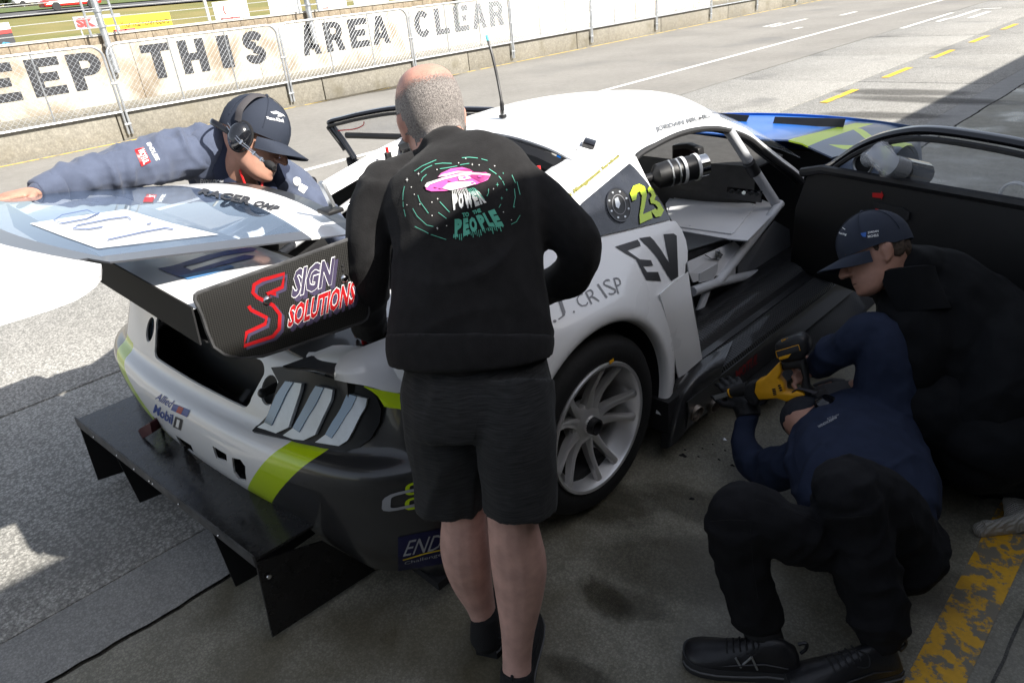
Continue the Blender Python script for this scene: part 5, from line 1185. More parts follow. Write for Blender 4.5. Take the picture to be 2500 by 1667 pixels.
# ---- GPS puck lying on the roof
p = P(1437, 357, Z=1.0); h = roof_bvh.ray_cast(CAMV, V(ray(1437, 357)).normalized()); p = h[0]; nrm = h[1] if h[1].z > 0 else -h[1]
t = thing('gps_receiver', p, 'small black receiver puck with a short lead lying on the white roof', 'receiver')
rot = nrm.to_track_quat('Z', 'Y').to_matrix() @ Matrix.Rotation(.5, 3, 'Z')
q = B(); q.box(p + nrm * .012, (.05, .05, .022), rot, .006); q.build('case', m_gloss, t); q = B(); q.tube(cr([p + nrm * .006 + V((-.02, -.02, 0)), p + V((-.03, -.05, -.004)) + nrm * .01, p + V((0, -.075, -.012)) + nrm * .01], 4), .0025, seg=6); q.build('lead', m_black, t)

# ---- the rear hatch, lifted clear and held above the wing
ht = thing('rear_hatch', (-2.2, .7, 1.2), 'lifted rear hatch with tinted window, white sun strip and white boot lid', 'hatch')
def HP(u, v):
    """u: 0 right edge .. 1 left edge, v: 0 front .. 1 rear of window"""
    arch = 1 - (2 * u - 1) ** 2
    y = lerp(.925, .362, v) + .042 * arch * (1 - v) - .135 * arch * v * v; z = lerp(1.201, 1.311, v)
    return V((lerp(-1.607, lerp(-2.735, -2.76, v), u), y, z + .040 * (1 - abs(2 * u - 1) ** 2.2) * lerp(1, .7, v)))
def hpatch(name, u0, u1, v0, v1, m, dz=0.0, par=ht, nu=14, nv=8, thick=.004):
    q = B(); q.grid([[HP(lerp(u0, u1, j / nu), lerp(v0, v1, i / nv)) + V((0, 0, dz)) for j in range(nu + 1)] for i in range(nv + 1)]); return q.build(name, m, par, thick=thick)
m_tint = bpy.data.materials.new('tinted_window'); m_tint.use_nodes = True; nt = m_tint.node_tree; nt.nodes.remove(nt.nodes['Principled BSDF'])
gl = N(nt, 'BsdfGlossy'); gl.inputs['Roughness'].default_value = .03; gl.inputs['Color'].default_value = (.86, .93, 1, 1); tr = N(nt, 'BsdfTransparent'); tr.inputs[0].default_value = (.84, .91, .98, 1); df = N(nt, 'BsdfDiffuse'); df.inputs[0].default_value = (.10, .15, .24, 1)
fz = N(nt, 'Fresnel'); fz.inputs[0].default_value = 1.75; m1 = N(nt, 'MixShader'); m2 = N(nt, 'MixShader'); m1.inputs[0].default_value = .26
nt.links.new(tr.outputs[0], m1.inputs[1]); nt.links.new(df.outputs[0], m1.inputs[2]); nt.links.new(math_n(nt, 'ADD', fz.outputs[0], .12), m2.inputs[0]); nt.links.new(m1.outputs[0], m2.inputs[1]); nt.links.new(gl.outputs[0], m2.inputs[2]); nt.links.new(m2.outputs[0], nt.nodes['Material Output'].inputs[0])
m_band = mat('window_border', (.06, .063, .072), .3, coat=.4)
hpatch('front_rail', 0, 1, -.10, -.02, m_carbon2); strip_h = hpatch('sun_strip', 0, 1, -.02, .18, m_white)
hw = hpatch('window', .05, .95, .18, .96, m_tint, thick=0); hpatch('window_border', 0, .05, .18, 1.0, m_band); hpatch('window_border', .95, 1, .18, 1.0, m_band); hpatch('window_border', .05, .95, .96, 1.03, m_band)
# boot lid: flares wider than the window, rounded corner
q = B(); rows = []
for i in range(9):
    t_ = i / 8; row = []
    xr = [-1.607, -1.535, -1.495, -1.462, -1.442, -1.428, -1.418, -1.414, -1.413][i]; yy = [.345, .322, .298, .27, .245, .20, .11, .0, -.13][i]; zz = 1.311 + (.36 - yy) * .05
    for j in range(17):
        u = j / 16; x = lerp(xr, 2 * -2.18 - xr, u); arch = 1 - (2 * u - 1) ** 2; row.append(V((x, yy - .135 * arch * max(0, 1 - t_ * 1.1), zz + .028 * (1 - abs(2 * u - 1) ** 2.5))))
    rows.append(row)
q.grid(rows); q.build('boot_lid', m_white, ht, thick=.012)
hb = bvh_of([hw, strip_h])
px_poly(mapq([(190, 255), (480, 210), (800, 165), (1100, 255), (1395, 325), (1000, 370), (625, 415), (400, 335)]), mat('translucent_white_print', (.8, .8, .8), .4, alpha=.72), hw, hb, .002, 'print', .05)
m_thin = mat('print_thin_blue', (.07, .11, .26), .4)
for pts in ([(1110, 300), (1060, 292), (930, 315), (690, 368)], [(840, 240), (820, 220), (700, 235), (500, 275), (470, 295), (560, 300), (660, 285)], [(560, 178), (400, 210), (345, 245), (400, 262), (560, 232), (620, 205), (560, 178)], [(640, 195), (560, 232)], [(970, 262), (940, 266)]):
    px_line([z4(*p) for p in pts], 2.6, m_thin, hw, hb, .006, 'lettering')
px_poly(mapq([(925, 85), (985, 88), (975, 118), (912, 118)]), m_pr_red, hw, hb, .002, 'sticker')
dec('lettering', 'RACER', [(497, 462), (622, 485), (608, 503), (481, 474)], hb, m_pr_dark, .04, 0, par=strip_h, off=.003, maxlen=.015); dec('lettering', 'OMP', [(632, 491), (688, 507), (670, 519), (614, 502)], hb, m_pr_dark, .04, 0, par=strip_h, off=.003, maxlen=.015)
for (x, y) in ((805, 505),):
    h = PPL(x, y, V((-1.7, .95, 1.22)), V((0, 1, 0))); q = B(); q.box(h + V((0, 0, .035)), (.022, .012, .075), Matrix.Rotation(.25, 3, 'X'), .003); lt = q.build('latch', m_galv, ht); q = B(); q.box(h + V((0, 0, -.01)), (.06, .05, .012), bev=.003); o = q.build('latch_base', m_black, None); attach(o, lt)
# ============================================================ people
m_skin = mat('skin', (.40, .215, .155), .5, var=.10, vs=30, bump=.05, bs=200, spec=.4); m_skin2 = mat('skin_ruddy', (.46, .24, .185), .48, var=.16, vs=24, bump=.06, bs=200, spec=.4)
m_skin_leg = mat('skin_leg', (.55, .335, .28), .5, var=.16, vs=22, bump=.08, bs=160, spec=.4, vdet=6)
m_sweat = mat('black_sweatshirt', (.0165, .016, .0165), .95, var=.15, vs=40, bump=.15, bs=300, sheen=.05, spec=.1)
m_shorts = mat('charcoal_shorts', (.017, .0175, .018), .9, bump=.12, bs=260, spec=.2, sheen=.05)
nt, bb = nodes_of(m_shorts); tc = nt.nodes.new('ShaderNodeTexCoord'); mp = N(nt, 'Mapping'); mp.inputs['Scale'].default_value = (22, 22, 700); nt.links.new(tc.outputs['Object'], mp.inputs[0]); nz = N(nt, 'TexNoise', i2=1.0, i3=3.0); nt.links.new(mp.outputs[0], nz.inputs[0]); mr = N(nt, 'MapRange', i1=.35, i2=.68); nt.links.new(nz.outputs[0], mr.inputs[0]); nt.links.new(mixc(nt, mr.outputs[0], (.013, .0132, .0135), (.033, .0335, .034)), bb.inputs['Base Color'])
m_navy = mat('navy_jacket', (.016, .022, .046), .8, var=.12, vs=20, bump=.12, bs=260, sheen=.1, spec=.2)
m_navy2 = mat('slate_sleeve', (.070, .085, .130), .78, var=.10, vs=18, bump=.12, bs=260, sheen=.1, spec=.2)
m_navy3 = mat('blue_jacket', (.017, .024, .048), .85, var=.12, vs=20, bump=.12, bs=260, spec=.2)
m_pants = mat('black_work_trousers', (.009, .009, .0105), .9, var=.25, vs=25, bump=.15, bs=240, spec=.2)
m_coat = mat('black_softshell', (.0045, .005, .006), .85, var=.2, vs=20, bump=.1, bs=200, spec=.2)
m_shoe = mat('black_leather', (.012, .012, .014), .38, var=.2, vs=40, bump=.1, bs=120); m_sole = mat('dark_sole', (.025, .025, .027), .7); m_midsole = mat('grey_midsole', (.09, .09, .092), .6); m_mesh_shoe = mat('black_knit', (.008, .008, .009), .9, bump=.3, bs=400)
m_cap = mat('navy_cap', (.028, .034, .050), .8, bump=.1, bs=400, spec=.2); m_hair = mat('brown_hair', (.045, .028, .017), .7, var=.4, vs=120, bump=.4, bs=300)
m_glove = mat('black_glove', (.012, .012, .013), .6, bump=.2, bs=150); m_gglove = mat('grey_glove', (.075, .072, .074), .9, bump=.3, bs=200)

def pt(x, y, d): return P(x, y, Z=d) if d < 1.3 else PD(x, y, d)
CAMR = V(RW[:, 0]); CAMU = V(-RW[:, 1]); CAMF = V(RW[:, 2])
def T(b, pts, ratio=1.0, n=4, seg=14, grow=1.0, ref=None):
    """limb through (pixel x, pixel y, distance or height, half width in pixels)"""
    c = [pt(x, y, d) for x, y, d, w in pts]; r = [w * (p - CAMV).length / FPX * grow for p, (x, y, d, w) in zip(c, pts)]
    cc = cr(c, n); rr_ = [v.x for v in cr([V((q, 0, 0)) for q in r], n)]
    b.tube(cc, [(q, q * ratio) for q in rr_], seg=seg, ref=ref or CAMR)
    b.ball(cc[0], rr_[0] * min(1, ratio + .1) * .9, 12, 8); b.ball(cc[-1], rr_[-1] * min(1, ratio + .1) * .9, 12, 8)
    return b
def TF(b, pts, ratio=1.0, n=4, seg=18, ref=None):
    """the same with flat ends (cuffs, hems)"""
    c = [pt(x, y, d) for x, y, d, w in pts]; r = [w * (p - CAMV).length / FPX for p, (x, y, d, w) in zip(c, pts)]
    b.tube(cr(c, n), [(q.x, q.x * ratio) for q in cr([V((q, 0, 0)) for q in r], n)], seg=seg, ref=ref or CAMR); return b
def union(b, name, m, parent, voxel=.008, smooth=6, wr=None, ang=180, fold=None):
    o = b.build(name, m, parent, smooth=False)
    md = o.modifiers.new('r', 'REMESH'); md.mode = 'VOXEL'; md.voxel_size = voxel; md.use_smooth_shade = True
    md = o.modifiers.new('s', 'SMOOTH'); md.factor = .5; md.iterations = smooth
    apply_mods(o)
    if wr:
        amp, f, seed = wr[:3]; me = o.data; st = wr[3] if len(wr) > 3 else (1, 1, 1)
        n_ = len(me.vertices); co = np.empty(n_ * 3); no = np.empty(n_ * 3); me.vertices.foreach_get('co', co); me.vertices.foreach_get('normal', no)
        co = co.reshape(-1, 3); no = no.reshape(-1, 3); dsp = np.empty(n_)
        for i in range(n_):
            p = co[i]; q = V((p[0] * st[0] * f + seed, p[1] * st[1] * f, p[2] * st[2] * f))
            dsp[i] = noise.noise(q) * .8 + noise.noise(q * 2.3 + V((5, 1, 2))) * .35 + (1 - abs(noise.noise(q * 1.3 + V((9, 3, 1)))) * 2.2) * .55 - .35
        dsp *= amp
        if fold:
            fa, fd, ff = fold; fd = V(fd).normalized()
            for i in range(n_):
                q = V(co[i]); q = q - fd * (q.dot(fd) * .72); r1 = noise.noise(q * ff + V((seed, 2, 7))); k_ = max(0, .5 + noise.noise(V(co[i]) * 4 + V((1, seed, 3))) * 1.4)
                dsp[i] += fa * min(1.2, k_) * (max(0, 1 - abs(r1) * 3.2) ** 1.4 - .25)
        me.vertices.foreach_set('co', (co + no * dsp[:, None]).ravel())
        me.update()
    me = o.data; me.polygons.foreach_set('use_smooth', [True] * len(me.polygons)); me.update()
    return o
class Fr:
    def __init__(s, c, f, u, sc=1.0):
        s.c = V(c); s.f = V(f).normalized(); s.u = (V(u) - s.f * V(u).dot(s.f)).normalized(); s.r = s.f.cross(s.u); s.sc = sc
        s.m = Matrix((s.r, s.f, s.u)).transposed()
    def __call__(s, x, y, z): return s.c + (s.r * x + s.f * y + s.u * z) * s.sc
    def ball(s, b, p, r, seg=16, rings=12): b.ball(s(*p), [q * s.sc for q in r], seg, rings, s.m)
HL = [(.1225, -.020, -.020, .004), (.119, .012, -.052, .026), (.108, .042, -.080, .048), (.088, .064, -.102, .064), (.062, .077, -.112, .0725), (.036, .083, -.114, .0755), (.016, .0845, -.112, .0755), (0, .080, -.108, .0745), (-.018, .080, -.102, .0715), (-.036, .081, -.092, .0675), (-.052, .083, -.080, .064), (-.066, .0845, -.066, .061), (-.080, .0835, -.045, .0565), (-.094, .083, -.020, .0500), (-.106, .079, .004, .040), (-.115, .066, .022, .026), (-.119, .048, .034, .010)]
def head_to(b, F, mouth_open=False):
    """skull and face as one lofted surface with eye sockets, cheekbones, lips and chin, then nose and ears"""
    rows = []; n = 44
    for z, yf, yb, w in [tuple(v) for v in cr4(HL, 3)]:
        cy = lerp(yb, yf, .46); row = []
        for j in range(n):
            a = 2 * math.pi * j / n; c, s_ = math.cos(a), math.sin(a); ry = (yf - cy) if c > 0 else (cy - yb)
            x = w * math.copysign(abs(s_) ** (.86 if c < 0 else .92), s_); y = cy + ry * math.copysign(abs(c) ** (.90 if c > 0 else .86), c)
            if c > 0: x *= 1 - .16 * c * (1 if z < .03 else .5)
            d = 0.0; fr_ = max(0, c)
            g = lambda px, pz, sx, sz: math.exp(-((abs(x) - px) / sx) ** 2 - ((z - pz) / sz) ** 2)
            d += fr_ * (-.0095 * g(.031, .001, .014, .011) + .0035 * g(.030, .021, .020, .007) + .0035 * g(.043, -.022, .016, .014) - .004 * g(.034, -.050, .012, .016) + .0035 * g(0, -.0625, .020, .0045) + .0035 * g(0, -.0775, .018, .005) - .003 * g(0, -.0700, .022, .0022) - .003 * g(0, -.088, .016, .005) + .004 * g(0, -.104, .016, .010) - .002 * g(.020, -.050, .006, .018))
            k = 1 + d / max(.03, math.hypot(x, y)); row.append(F(x * (1 + d * 4), y + d * 1.0, z))
        rows.append(row)
    b.grid(rows, closed=True); b.add(rows[0], [tuple(range(n))]); b.add(rows[-1], [tuple(range(n))])
    b.tube([F(0, .078, .012), F(0, .089, -.006), F(0, .102, -.026), F(0, .106, -.034)], [.0065 * F.sc, .0085 * F.sc, .0115 * F.sc, .0115 * F.sc], seg=12); b.ball(F(0, .106, -.034), .0118 * F.sc, 12, 8)
    for s in (-1, 1):
        F.ball(b, (s * .0125, .093, -.037), (.0085, .012, .0075), 10, 8)
        F.ball(b, (s * .077, -.016, -.006), (.007, .017, .030)); F.ball(b, (s * .082, -.023, .004), (.006, .011, .021)); F.ball(b, (s * .0755, -.008, -.032), (.006, .008, .010), 10, 8)
def cr4(L, n):
    out = []
    for i in range(len(L) - 1):
        p0 = L[max(0, i - 1)]; p1 = L[i]; p2 = L[i + 1]; p3 = L[min(len(L) - 1, i + 2)]
        for k in range(n):
            t = k / n; out.append([.5 * (2 * q1 + (q2 - q0) * t + (2 * q0 - 5 * q1 + 4 * q2 - q3) * t * t + (3 * q1 - q0 - 3 * q2 + q3) * t ** 3) for q0, q1, q2, q3 in zip(p0, p1, p2, p3)])
    return out + [list(L[-1])]
def neck_to(b, F, base, r=.058): b.tube([F(0, -.02, -.05), lerp(F(0, -.03, -.09), base, .5), base], [r * F.sc, r * F.sc, r * 1.1 * F.sc], seg=16)
def face_bits(F, par, mouth_open=False, brows=True):
    for s in (-1, 1):
        q = B(); F.ball(q, (s * .031, .0665, .001), (.0125, .0115, .0085), 12, 8); e = q.build('eye', mat('eye_white', (.5, .46, .43), .3), par)
        q = B(); F.ball(q, (s * .031, .0770, .001), (.0048, .003, .0048), 10, 6); o = q.build('iris', mat('iris_dark', (.02, .015, .012), .2), None); attach(o, e)
        if not brows: continue
        q = B(); q.tube([F(s * .014, .0845, .019), F(s * .032, .082, .024), F(s * .048, .070, .020)], [.003, .0045, .003], seg=6); q.build('eyebrow', m_hair, par)
    q = B(); F.ball(q, (0, .0795, -.070), (.019, .008, .005 if mouth_open else .0016), 12, 8); q.build('mouth', mat('mouth_dark', (.09, .02, .018), .5), par)
def cap(F, par, m, tilt=0.0, logo=None):
    b = B(); rows = []; rx, ry, rz = .0880, .1095, .102
    lv = [(math.sin(i / 8 * math.pi / 2), .034 + rz * math.cos(i / 8 * math.pi / 2)) for i in range(9)] + [(1.0, .026), (.995, .017)]
    for s_, z in lv:
        row = []
        for j in range(28):
            ph = 2 * math.pi * j / 28; row.append(F(rx * s_ * math.cos(ph), -.016 + ry * s_ * math.sin(ph), z - (.010 if math.sin(ph) < 0 else 0) * (1 if z < .04 else 0)))
        rows.append(row)
    b.grid(rows, closed=True); c = b.build('cap', m, par, thick=.0025, ang=70)
    b = B(); rows = []
    for i in range(8):
        t = i / 7; row = []
        for j in range(17):
            u = -1 + 2 * j / 16; ph = math.pi / 2 - u * 1.12; x0 = rx * math.cos(ph); y0 = -.016 + ry * math.sin(ph)
            ext = .078 * math.sqrt(max(0, 1 - abs(u) ** 3)); y = y0 + t * ext; x = x0 * (1 - .06 * t)
            row.append(F(x, y, .019 - .010 * u * u - t * .016 - t * .020 * u * u))
        rows.append(row)
    b.grid(rows); o = b.build('brim', m, None, thick=.0045, ang=60); attach(o, c)
    for k in range(3):
        ph = math.pi * k / 3 + math.pi / 6; pts = [F(.0893 * math.sin(a) * math.cos(ph), -.016 + .1108 * math.sin(a) * math.sin(ph), .0345 + .1035 * math.cos(a)) for a in np.linspace(-1.5, 1.5, 18)]
        q = B(); q.tube(pts, .0013, seg=5); o = q.build('seam', m, None); attach(o, c)
    q = B(); q.ball(F(0, -.016, .138), .006 * F.sc, 10, 6); o = q.build('button', m, None); attach(o, c)
    return c, o
def shoe(par, heel, d, up=V((0, 0, 1)), L=.29, m=None, ms=None, ankle=True, logo=False):
    d = V(d).normalized(); s = up.cross(d).normalized(); m = m or m_shoe; ms = ms or m_sole
    def Q(x, y, z): return V(heel) + d * (y * L) + s * x + up * z
    sec = [(0, .030, .072, .040), (.04, .036, .102, .038), (.15, .039, .124, .037), (.28, .040, .128, .035), (.42, .042, .112, .034), (.56, .047, .092, .033), (.70, .051, .077, .033), (.84, .049, .068, .035), (.92, .042, .063, .037), (.965, .032, .057, .039), (.99, .020, .050, .041), (1.0, .008, .045, .042)]
    rows = []
    for y, w, h, z0 in sec:
        rows.append([Q(w * math.cos(a) * (1 if math.sin(a) < .4 else .82), y, z0 + (h - z0) * max(0, math.sin(a)) ** .8) for a in np.linspace(0, math.pi, 11)])
    b = B(); b.grid(rows); b.add(rows[0], [tuple(range(11))]); b.add(rows[-1], [tuple(range(11))]); o = b.build('shoe', m, par, ang=60)
    rows = []
    for y, w, h, z0 in sec: rows.append([Q(w * 1.08, y * 1.03 - .015, 0), Q(w * 1.12, y * 1.03 - .015, z0 * .5), Q(w * 1.03, y * 1.03 - .015, z0 + .004), Q(-w * 1.03, y * 1.03 - .015, z0 + .004), Q(-w * 1.12, y * 1.03 - .015, z0 * .5), Q(-w * 1.08, y * 1.03 - .015, 0)])
    b = B(); b.grid(rows, closed=True); b.add(rows[0], [tuple(range(6))]); b.add(rows[-1], [tuple(range(6))]); q = b.build('sole', ms, None, ang=50); attach(q, o)
    for k in range(5):
        y = .40 + k * .055; h = interp([(a, c) for a, w, c, e in sec], y); b = B(); b.tube([Q(-.024, y, h - .010), Q(0, y + .01, h + .002), Q(.024, y, h - .010)], .003, seg=5); q = b.build('lace', m_matt, None); attach(q, o)
    b = B(); b.tube(cr([Q(.0, .38, .112), Q(.03, .36, .13), Q(.055, .40, .12), Q(.035, .45, .098)], 4), .0022, seg=5); q = b.build('lace_loop', m_matt, None); attach(q, o)
    b = B(); b.tube(cr([Q(0, -.01, .085), Q(0, -.05, .105), Q(0, -.04, .125), Q(0, .02, .118)], 4), .005, seg=6); q = b.build('heel_tab', m, None); attach(q, o)
    for sd in (-1, 1):
        b = B(); b.tube([Q(sd * w * 1.10, y * 1.03 - .015, .020 + .008 * (y < .35)) for y, w, h, z0 in sec[:-1]], .0035, seg=6); q = b.build('midsole_line', m_midsole, None); attach(q, o)
        b = B(); b.tube([Q(sd * .036, .10, .060), Q(sd * .040, .30, .070), Q(sd * .043, .48, .060), Q(sd * .046, .66, .048)], .003, seg=6); q = b.build('overlay', m, None); attach(q, o)
    if logo:
        sg = 1
        for pts in ([(.36, .040), (.42, .085)], [(.42, .085), (.50, .040)], [(.50, .040), (.55, .070)]):
            (a, za), (c, zc_) = pts; b = B(); wa = .0395
            b.tube([Q(wa * 1.12, a, za + .012), Q(wa * 1.02, c, zc_ + .012)], .003, seg=5); q = b.build('badge', m_galv, None); attach(q, o)
    return o
def fingers(b, wrist, d, n, side, curl=.4, sc=1.0, spread=.12, thumb=True):
    """palm and five fingers: d along the hand, n out of the back of the hand, side +1/-1 puts the thumb"""
    d = V(d).normalized(); n = (V(n) - d * V(n).dot(d)).normalized(); s = d.cross(n).normalized() * side
    b.tube([wrist - d * .02, wrist + d * .03 * sc, wrist + d * .075 * sc, wrist + d * .095 * sc], [(.026 * sc, .019 * sc), (.034 * sc, .018 * sc), (.040 * sc, .016 * sc), (.038 * sc, .013 * sc)], seg=12, ref=s)
    for k, ln in enumerate((.072, .082, .078, .060)):
        off = (1.5 - k) * .0205 * sc; p = wrist + d * (.088 - .004 * abs(k - 1)) * sc + s * off; dirn = (d + s * spread * (1.5 - k) * .35).normalized(); pts = [p]; rs = [.0095 * sc]
        for j, fr_ in enumerate((.45, .30, .25)):
            dirn = (dirn - n * (curl * (.75 + .35 * j))).normalized(); pts.append(pts[-1] + dirn * ln * fr_ * sc); rs.append((.0088, .008, .0068)[j] * sc)
        b.tube(pts, rs, seg=8); b.ball(pts[-1], rs[-1], 8, 6)
    if thumb:
        p = wrist + d * .025 * sc + s * .028 * sc; t1 = (d * .7 + s * .75 - n * .25).normalized(); t2 = (d * .95 + s * .25 - n * (.2 + curl * .4)).normalized()
        b.tube([p, p + t1 * .04 * sc, p + t1 * .04 * sc + t2 * .032 * sc, p + t1 * .04 * sc + t2 * .056 * sc], [.014 * sc, .0115 * sc, .010 * sc, .008 * sc], seg=8); b.ball(p + t1 * .04 * sc + t2 * .056 * sc, .008 * sc, 8, 6)

# ---------------------------------------------------------------- A: the man in shorts bending over the rear of the car
gA = P(1215, 1640, Z=0)
A = thing('person', gA, 'balding person in black printed sweatshirt and shorts bending over the car, back turned', 'person')
cA = PD(1050, 298, 1.90); FA = Fr(cA, V((-.90, .32, -.42)), PD(1022, 226, 1.92) - PD(1076, 372, 1.84), 1.06)
legL = [(1130, 1150, 1.80, 58), (1133, 1250, 1.85, 53), (1136, 1340, 1.94, 59), (1150, 1410, 2.03, 49), (1173, 1475, 2.11, 34), (1184, 1520, 2.16, 29), (1186, 1560, 2.20, 30)]
legR = [(1250, 1150, 1.68, 66), (1250, 1260, 1.74, 60), (1266, 1370, 1.85, 66), (1268, 1450, 1.93, 56), (1264, 1540, 2.01, 39), (1262, 1605, 2.07, 33), (1262, 1660, 2.11, 33)]
armR = [(1252, 440, 1.77, 64), (1322, 502, 1.75, 66), (1385, 562, 1.72, 66), (1412, 612, 1.73, 58), (1396, 668, 1.80, 52), (1345, 700, 1.88, 47), (1295, 715, 1.95, 40)]
armL = [(945, 460, 1.80, 72), (912, 540, 1.80, 68), (897, 620, 1.80, 58), (893, 690, 1.85, 53), (895, 750, 1.96, 48), (905, 800, 2.06, 44)]
torso = [(1150, 878, 1.70, 180), (1148, 842, 1.69, 200), (1147, 780, 1.69, 200), (1148, 690, 1.69, 190), (1146, 600, 1.70, 184), (1135, 510, 1.72, 190), (1118, 435, 1.76, 172), (1096, 385, 1.80, 112)]
b = B(); head_to(b, FA); neck_to(b, FA, PD(1092, 395, 1.80), .064)
T(b, torso, .60, grow=.82); T(b, armR + [(1262, 718, 2.02, 28)], 1, grow=.72); T(b, armL, 1, grow=.72); T(b, [(1165, 880, 1.72, 125), (1165, 1000, 1.73, 125)], .55); T(b, [(1095, 960, 1.74, 70), (1103, 1100, 1.79, 60)] + legL, 1); T(b, [(1248, 960, 1.68, 70), (1254, 1080, 1.68, 66)] + legR, 1)
fingers(b, PD(1262, 718, 2.02), V((-.6, .6, -.3)), V((0, 0, 1)), 1, .3); fingers(b, PD(905, 805, 2.08), V((-.6, .6, -.3)), V((0, 0, 1)), -1, .3)
F_ = FA
for s in (-1, 1): F_.ball(b, (s * .02, -.072, -.055), (.03, .03, .03))
bodyA = union(b, 'body', m_skin_leg, A, .0055, 6)
bodyA.data.materials.append(m_skin2); me = bodyA.data; me.polygons.foreach_set('material_index', [1 if p.center.z > 1.2 else 0 for p in me.polygons])
# cropped grey hair round the back and sides
m_buzz = mat('cropped_grey_hair', (.10, .09, .085), .8, col2=(.30, .27, .25), vs=260, bump=.5, bs=400)
nt, bb = nodes_of(m_buzz); tc = nt.nodes.new('ShaderNodeTexCoord'); nz = N(nt, 'TexNoise', i2=520.0, i3=2.0); nt.links.new(tc.outputs['Object'], nz.inputs[0]); an_ = N(nt, 'Attribute'); an_.attribute_name = 'hair_cover'; nt.links.new(math_n(nt, 'MULTIPLY', math_n(nt, 'ADD', math_n(nt, 'SUBTRACT', nz.outputs[0], .62), math_n(nt, 'MULTIPLY', an_.outputs['Fac'], .42)), 6.0, True), bb.inputs['Alpha'])
vs_, fs_, den = [], [], []; n_u, n_v = 96, 60; bvA = bvh_of([bodyA]); okv = []
def ss(a, c, x): t = max(0, min(1, (x - a) / (c - a))); return t * t * (3 - 2 * t)
for i in range(n_v + 1):
    for j in range(n_u):
        th = math.pi * (i / n_v) * .80; ph = 2 * math.pi * j / n_u
        dl = V((math.sin(th) * math.cos(ph), math.sin(th) * math.sin(ph), math.cos(th))); o_ = FA(0, -.018, .02); dw = (FA.r * dl.x + FA.f * dl.y + FA.u * dl.z)
        h = bvA.ray_cast(o_ + dw * .3, -dw); vs_.append((h[0] + dw * .0022) if h[0] else o_)
        lz = dl.z * .085 + .02; ly = dl.y
        okv.append(h[0] is not None and (h[0] - o_).length < .135 and lz < .085 and lz > -.075 and ly < .5 and not (abs(dl.x) > .86 and lz < .02 and ly > -.25))
        den.append(ss(.078, .040, lz + .012 * noise.noise(V((ph * 1.5, 0, 3)))) * ss(-.072, -.040, lz) * ss(.48, .25, ly))
for i in range(n_v):
    for j in range(n_u):
        f = (i * n_u + j, i * n_u + (j + 1) % n_u, (i + 1) * n_u + (j + 1) % n_u, (i + 1) * n_u + j)
        if all(okv[k] for k in f): fs_.append(f)
hair = mk('hair', vs_, fs_, m_buzz, A)
at = hair.data.attributes.new('hair_cover', 'FLOAT', 'POINT'); at.data.foreach_set('value', den)
b = B(); T(b, torso, .66, seg=22); T(b, armR, 1); T(b, armL, 1); T(b, [(1120, 432, 1.77, 150), (1090, 400, 1.80, 78)], .6)
T(b, [(1245, 425, 1.79, 56), (1100, 412, 1.81, 56), (965, 445, 1.82, 60)], .9)
sweat = union(b, 'sweatshirt', m_sweat, A, .0075, 4, (.011, 6.0, 3, (1, 1, .7)), fold=(.013, (.75, .6, .55), 8.5))
b = B(); TF(b, [(1149, 818, 1.69, 206), (1149, 848, 1.69, 206), (1151, 876, 1.695, 200)], .74, 3, 40); union(b, 'waistband', m_sweat, sweat, .006, 4, (.003, 9, 5))
b = B(); b.tube([FA(.066 * math.cos(a), -.045 + .066 * math.sin(a), -.128 + .02 * math.sin(a)) for a in np.linspace(0, 2 * math.pi, 28, endpoint=False)], .007, seg=6, closed=True); o = b.build('collar', m_sweat, None); attach(o, sweat)
b = B(); b.box(PD(1075, 336, 1.765), (.016, .006, .010), Matrix.Rotation(.7, 3, 'Z')); o = b.build('neck_label', m_pr_lgrey, None, False); attach(o, sweat)
b = B(); TF(b, [(1163, 850, 1.70, 168), (1163, 925, 1.70, 182), (1163, 980, 1.69, 186), (1165, 1040, 1.71, 180)], .66); TF(b, [(1078, 930, 1.70, 98), (1087, 1050, 1.73, 100), (1098, 1150, 1.78, 88), (1101, 1232, 1.83, 80)], .95); TF(b, [(1255, 930, 1.64, 100), (1262, 1050, 1.64, 98), (1268, 1150, 1.67, 93), (1271, 1243, 1.71, 88)], .95)
shorts = union(b, 'shorts', m_shorts, A, .0075, 3, (.005, 9, 7, (1, 1, .6)), fold=(.009, (.2, .2, 1), 9))
sb = bvh_of([shorts])
px_line([(1165, 905), (1166, 960), (1164, 1030), (1158, 1090)], 2, m_matt, shorts, sb, .001, 'seam')
for pts in ([(1000, 905), (1060, 912), (1085, 900), (1083, 920), (1058, 938), (985, 930)], [(1240, 893), (1243, 905), (1320, 912), (1345, 905)]): px_line(pts, 1.6, m_matt, shorts, sb, .0012, 'pocket_seam')
dA = V((-.70, .71, 0))
shoe(A, P(1190, 1600, Z=0) + V((0.0, 0.0, 0)), V((-.45, .89, 0)), m=m_mesh_shoe, ms=m_matt); shoe(A, P(1262, 1718, Z=0), V((-.6, .8, 0)), m=m_mesh_shoe, ms=m_matt)
b = B(); T(b, [(1184, 1495, 2.13, 33), (1186, 1560, 2.20, 36)]); union(b, 'sock', m_mesh_shoe, A, .006, 2); b = B(); TF(b, [(1262, 1632, 2.09, 37), (1262, 1690, 2.13, 40)]); union(b, 'sock', m_mesh_shoe, A, .006, 2)
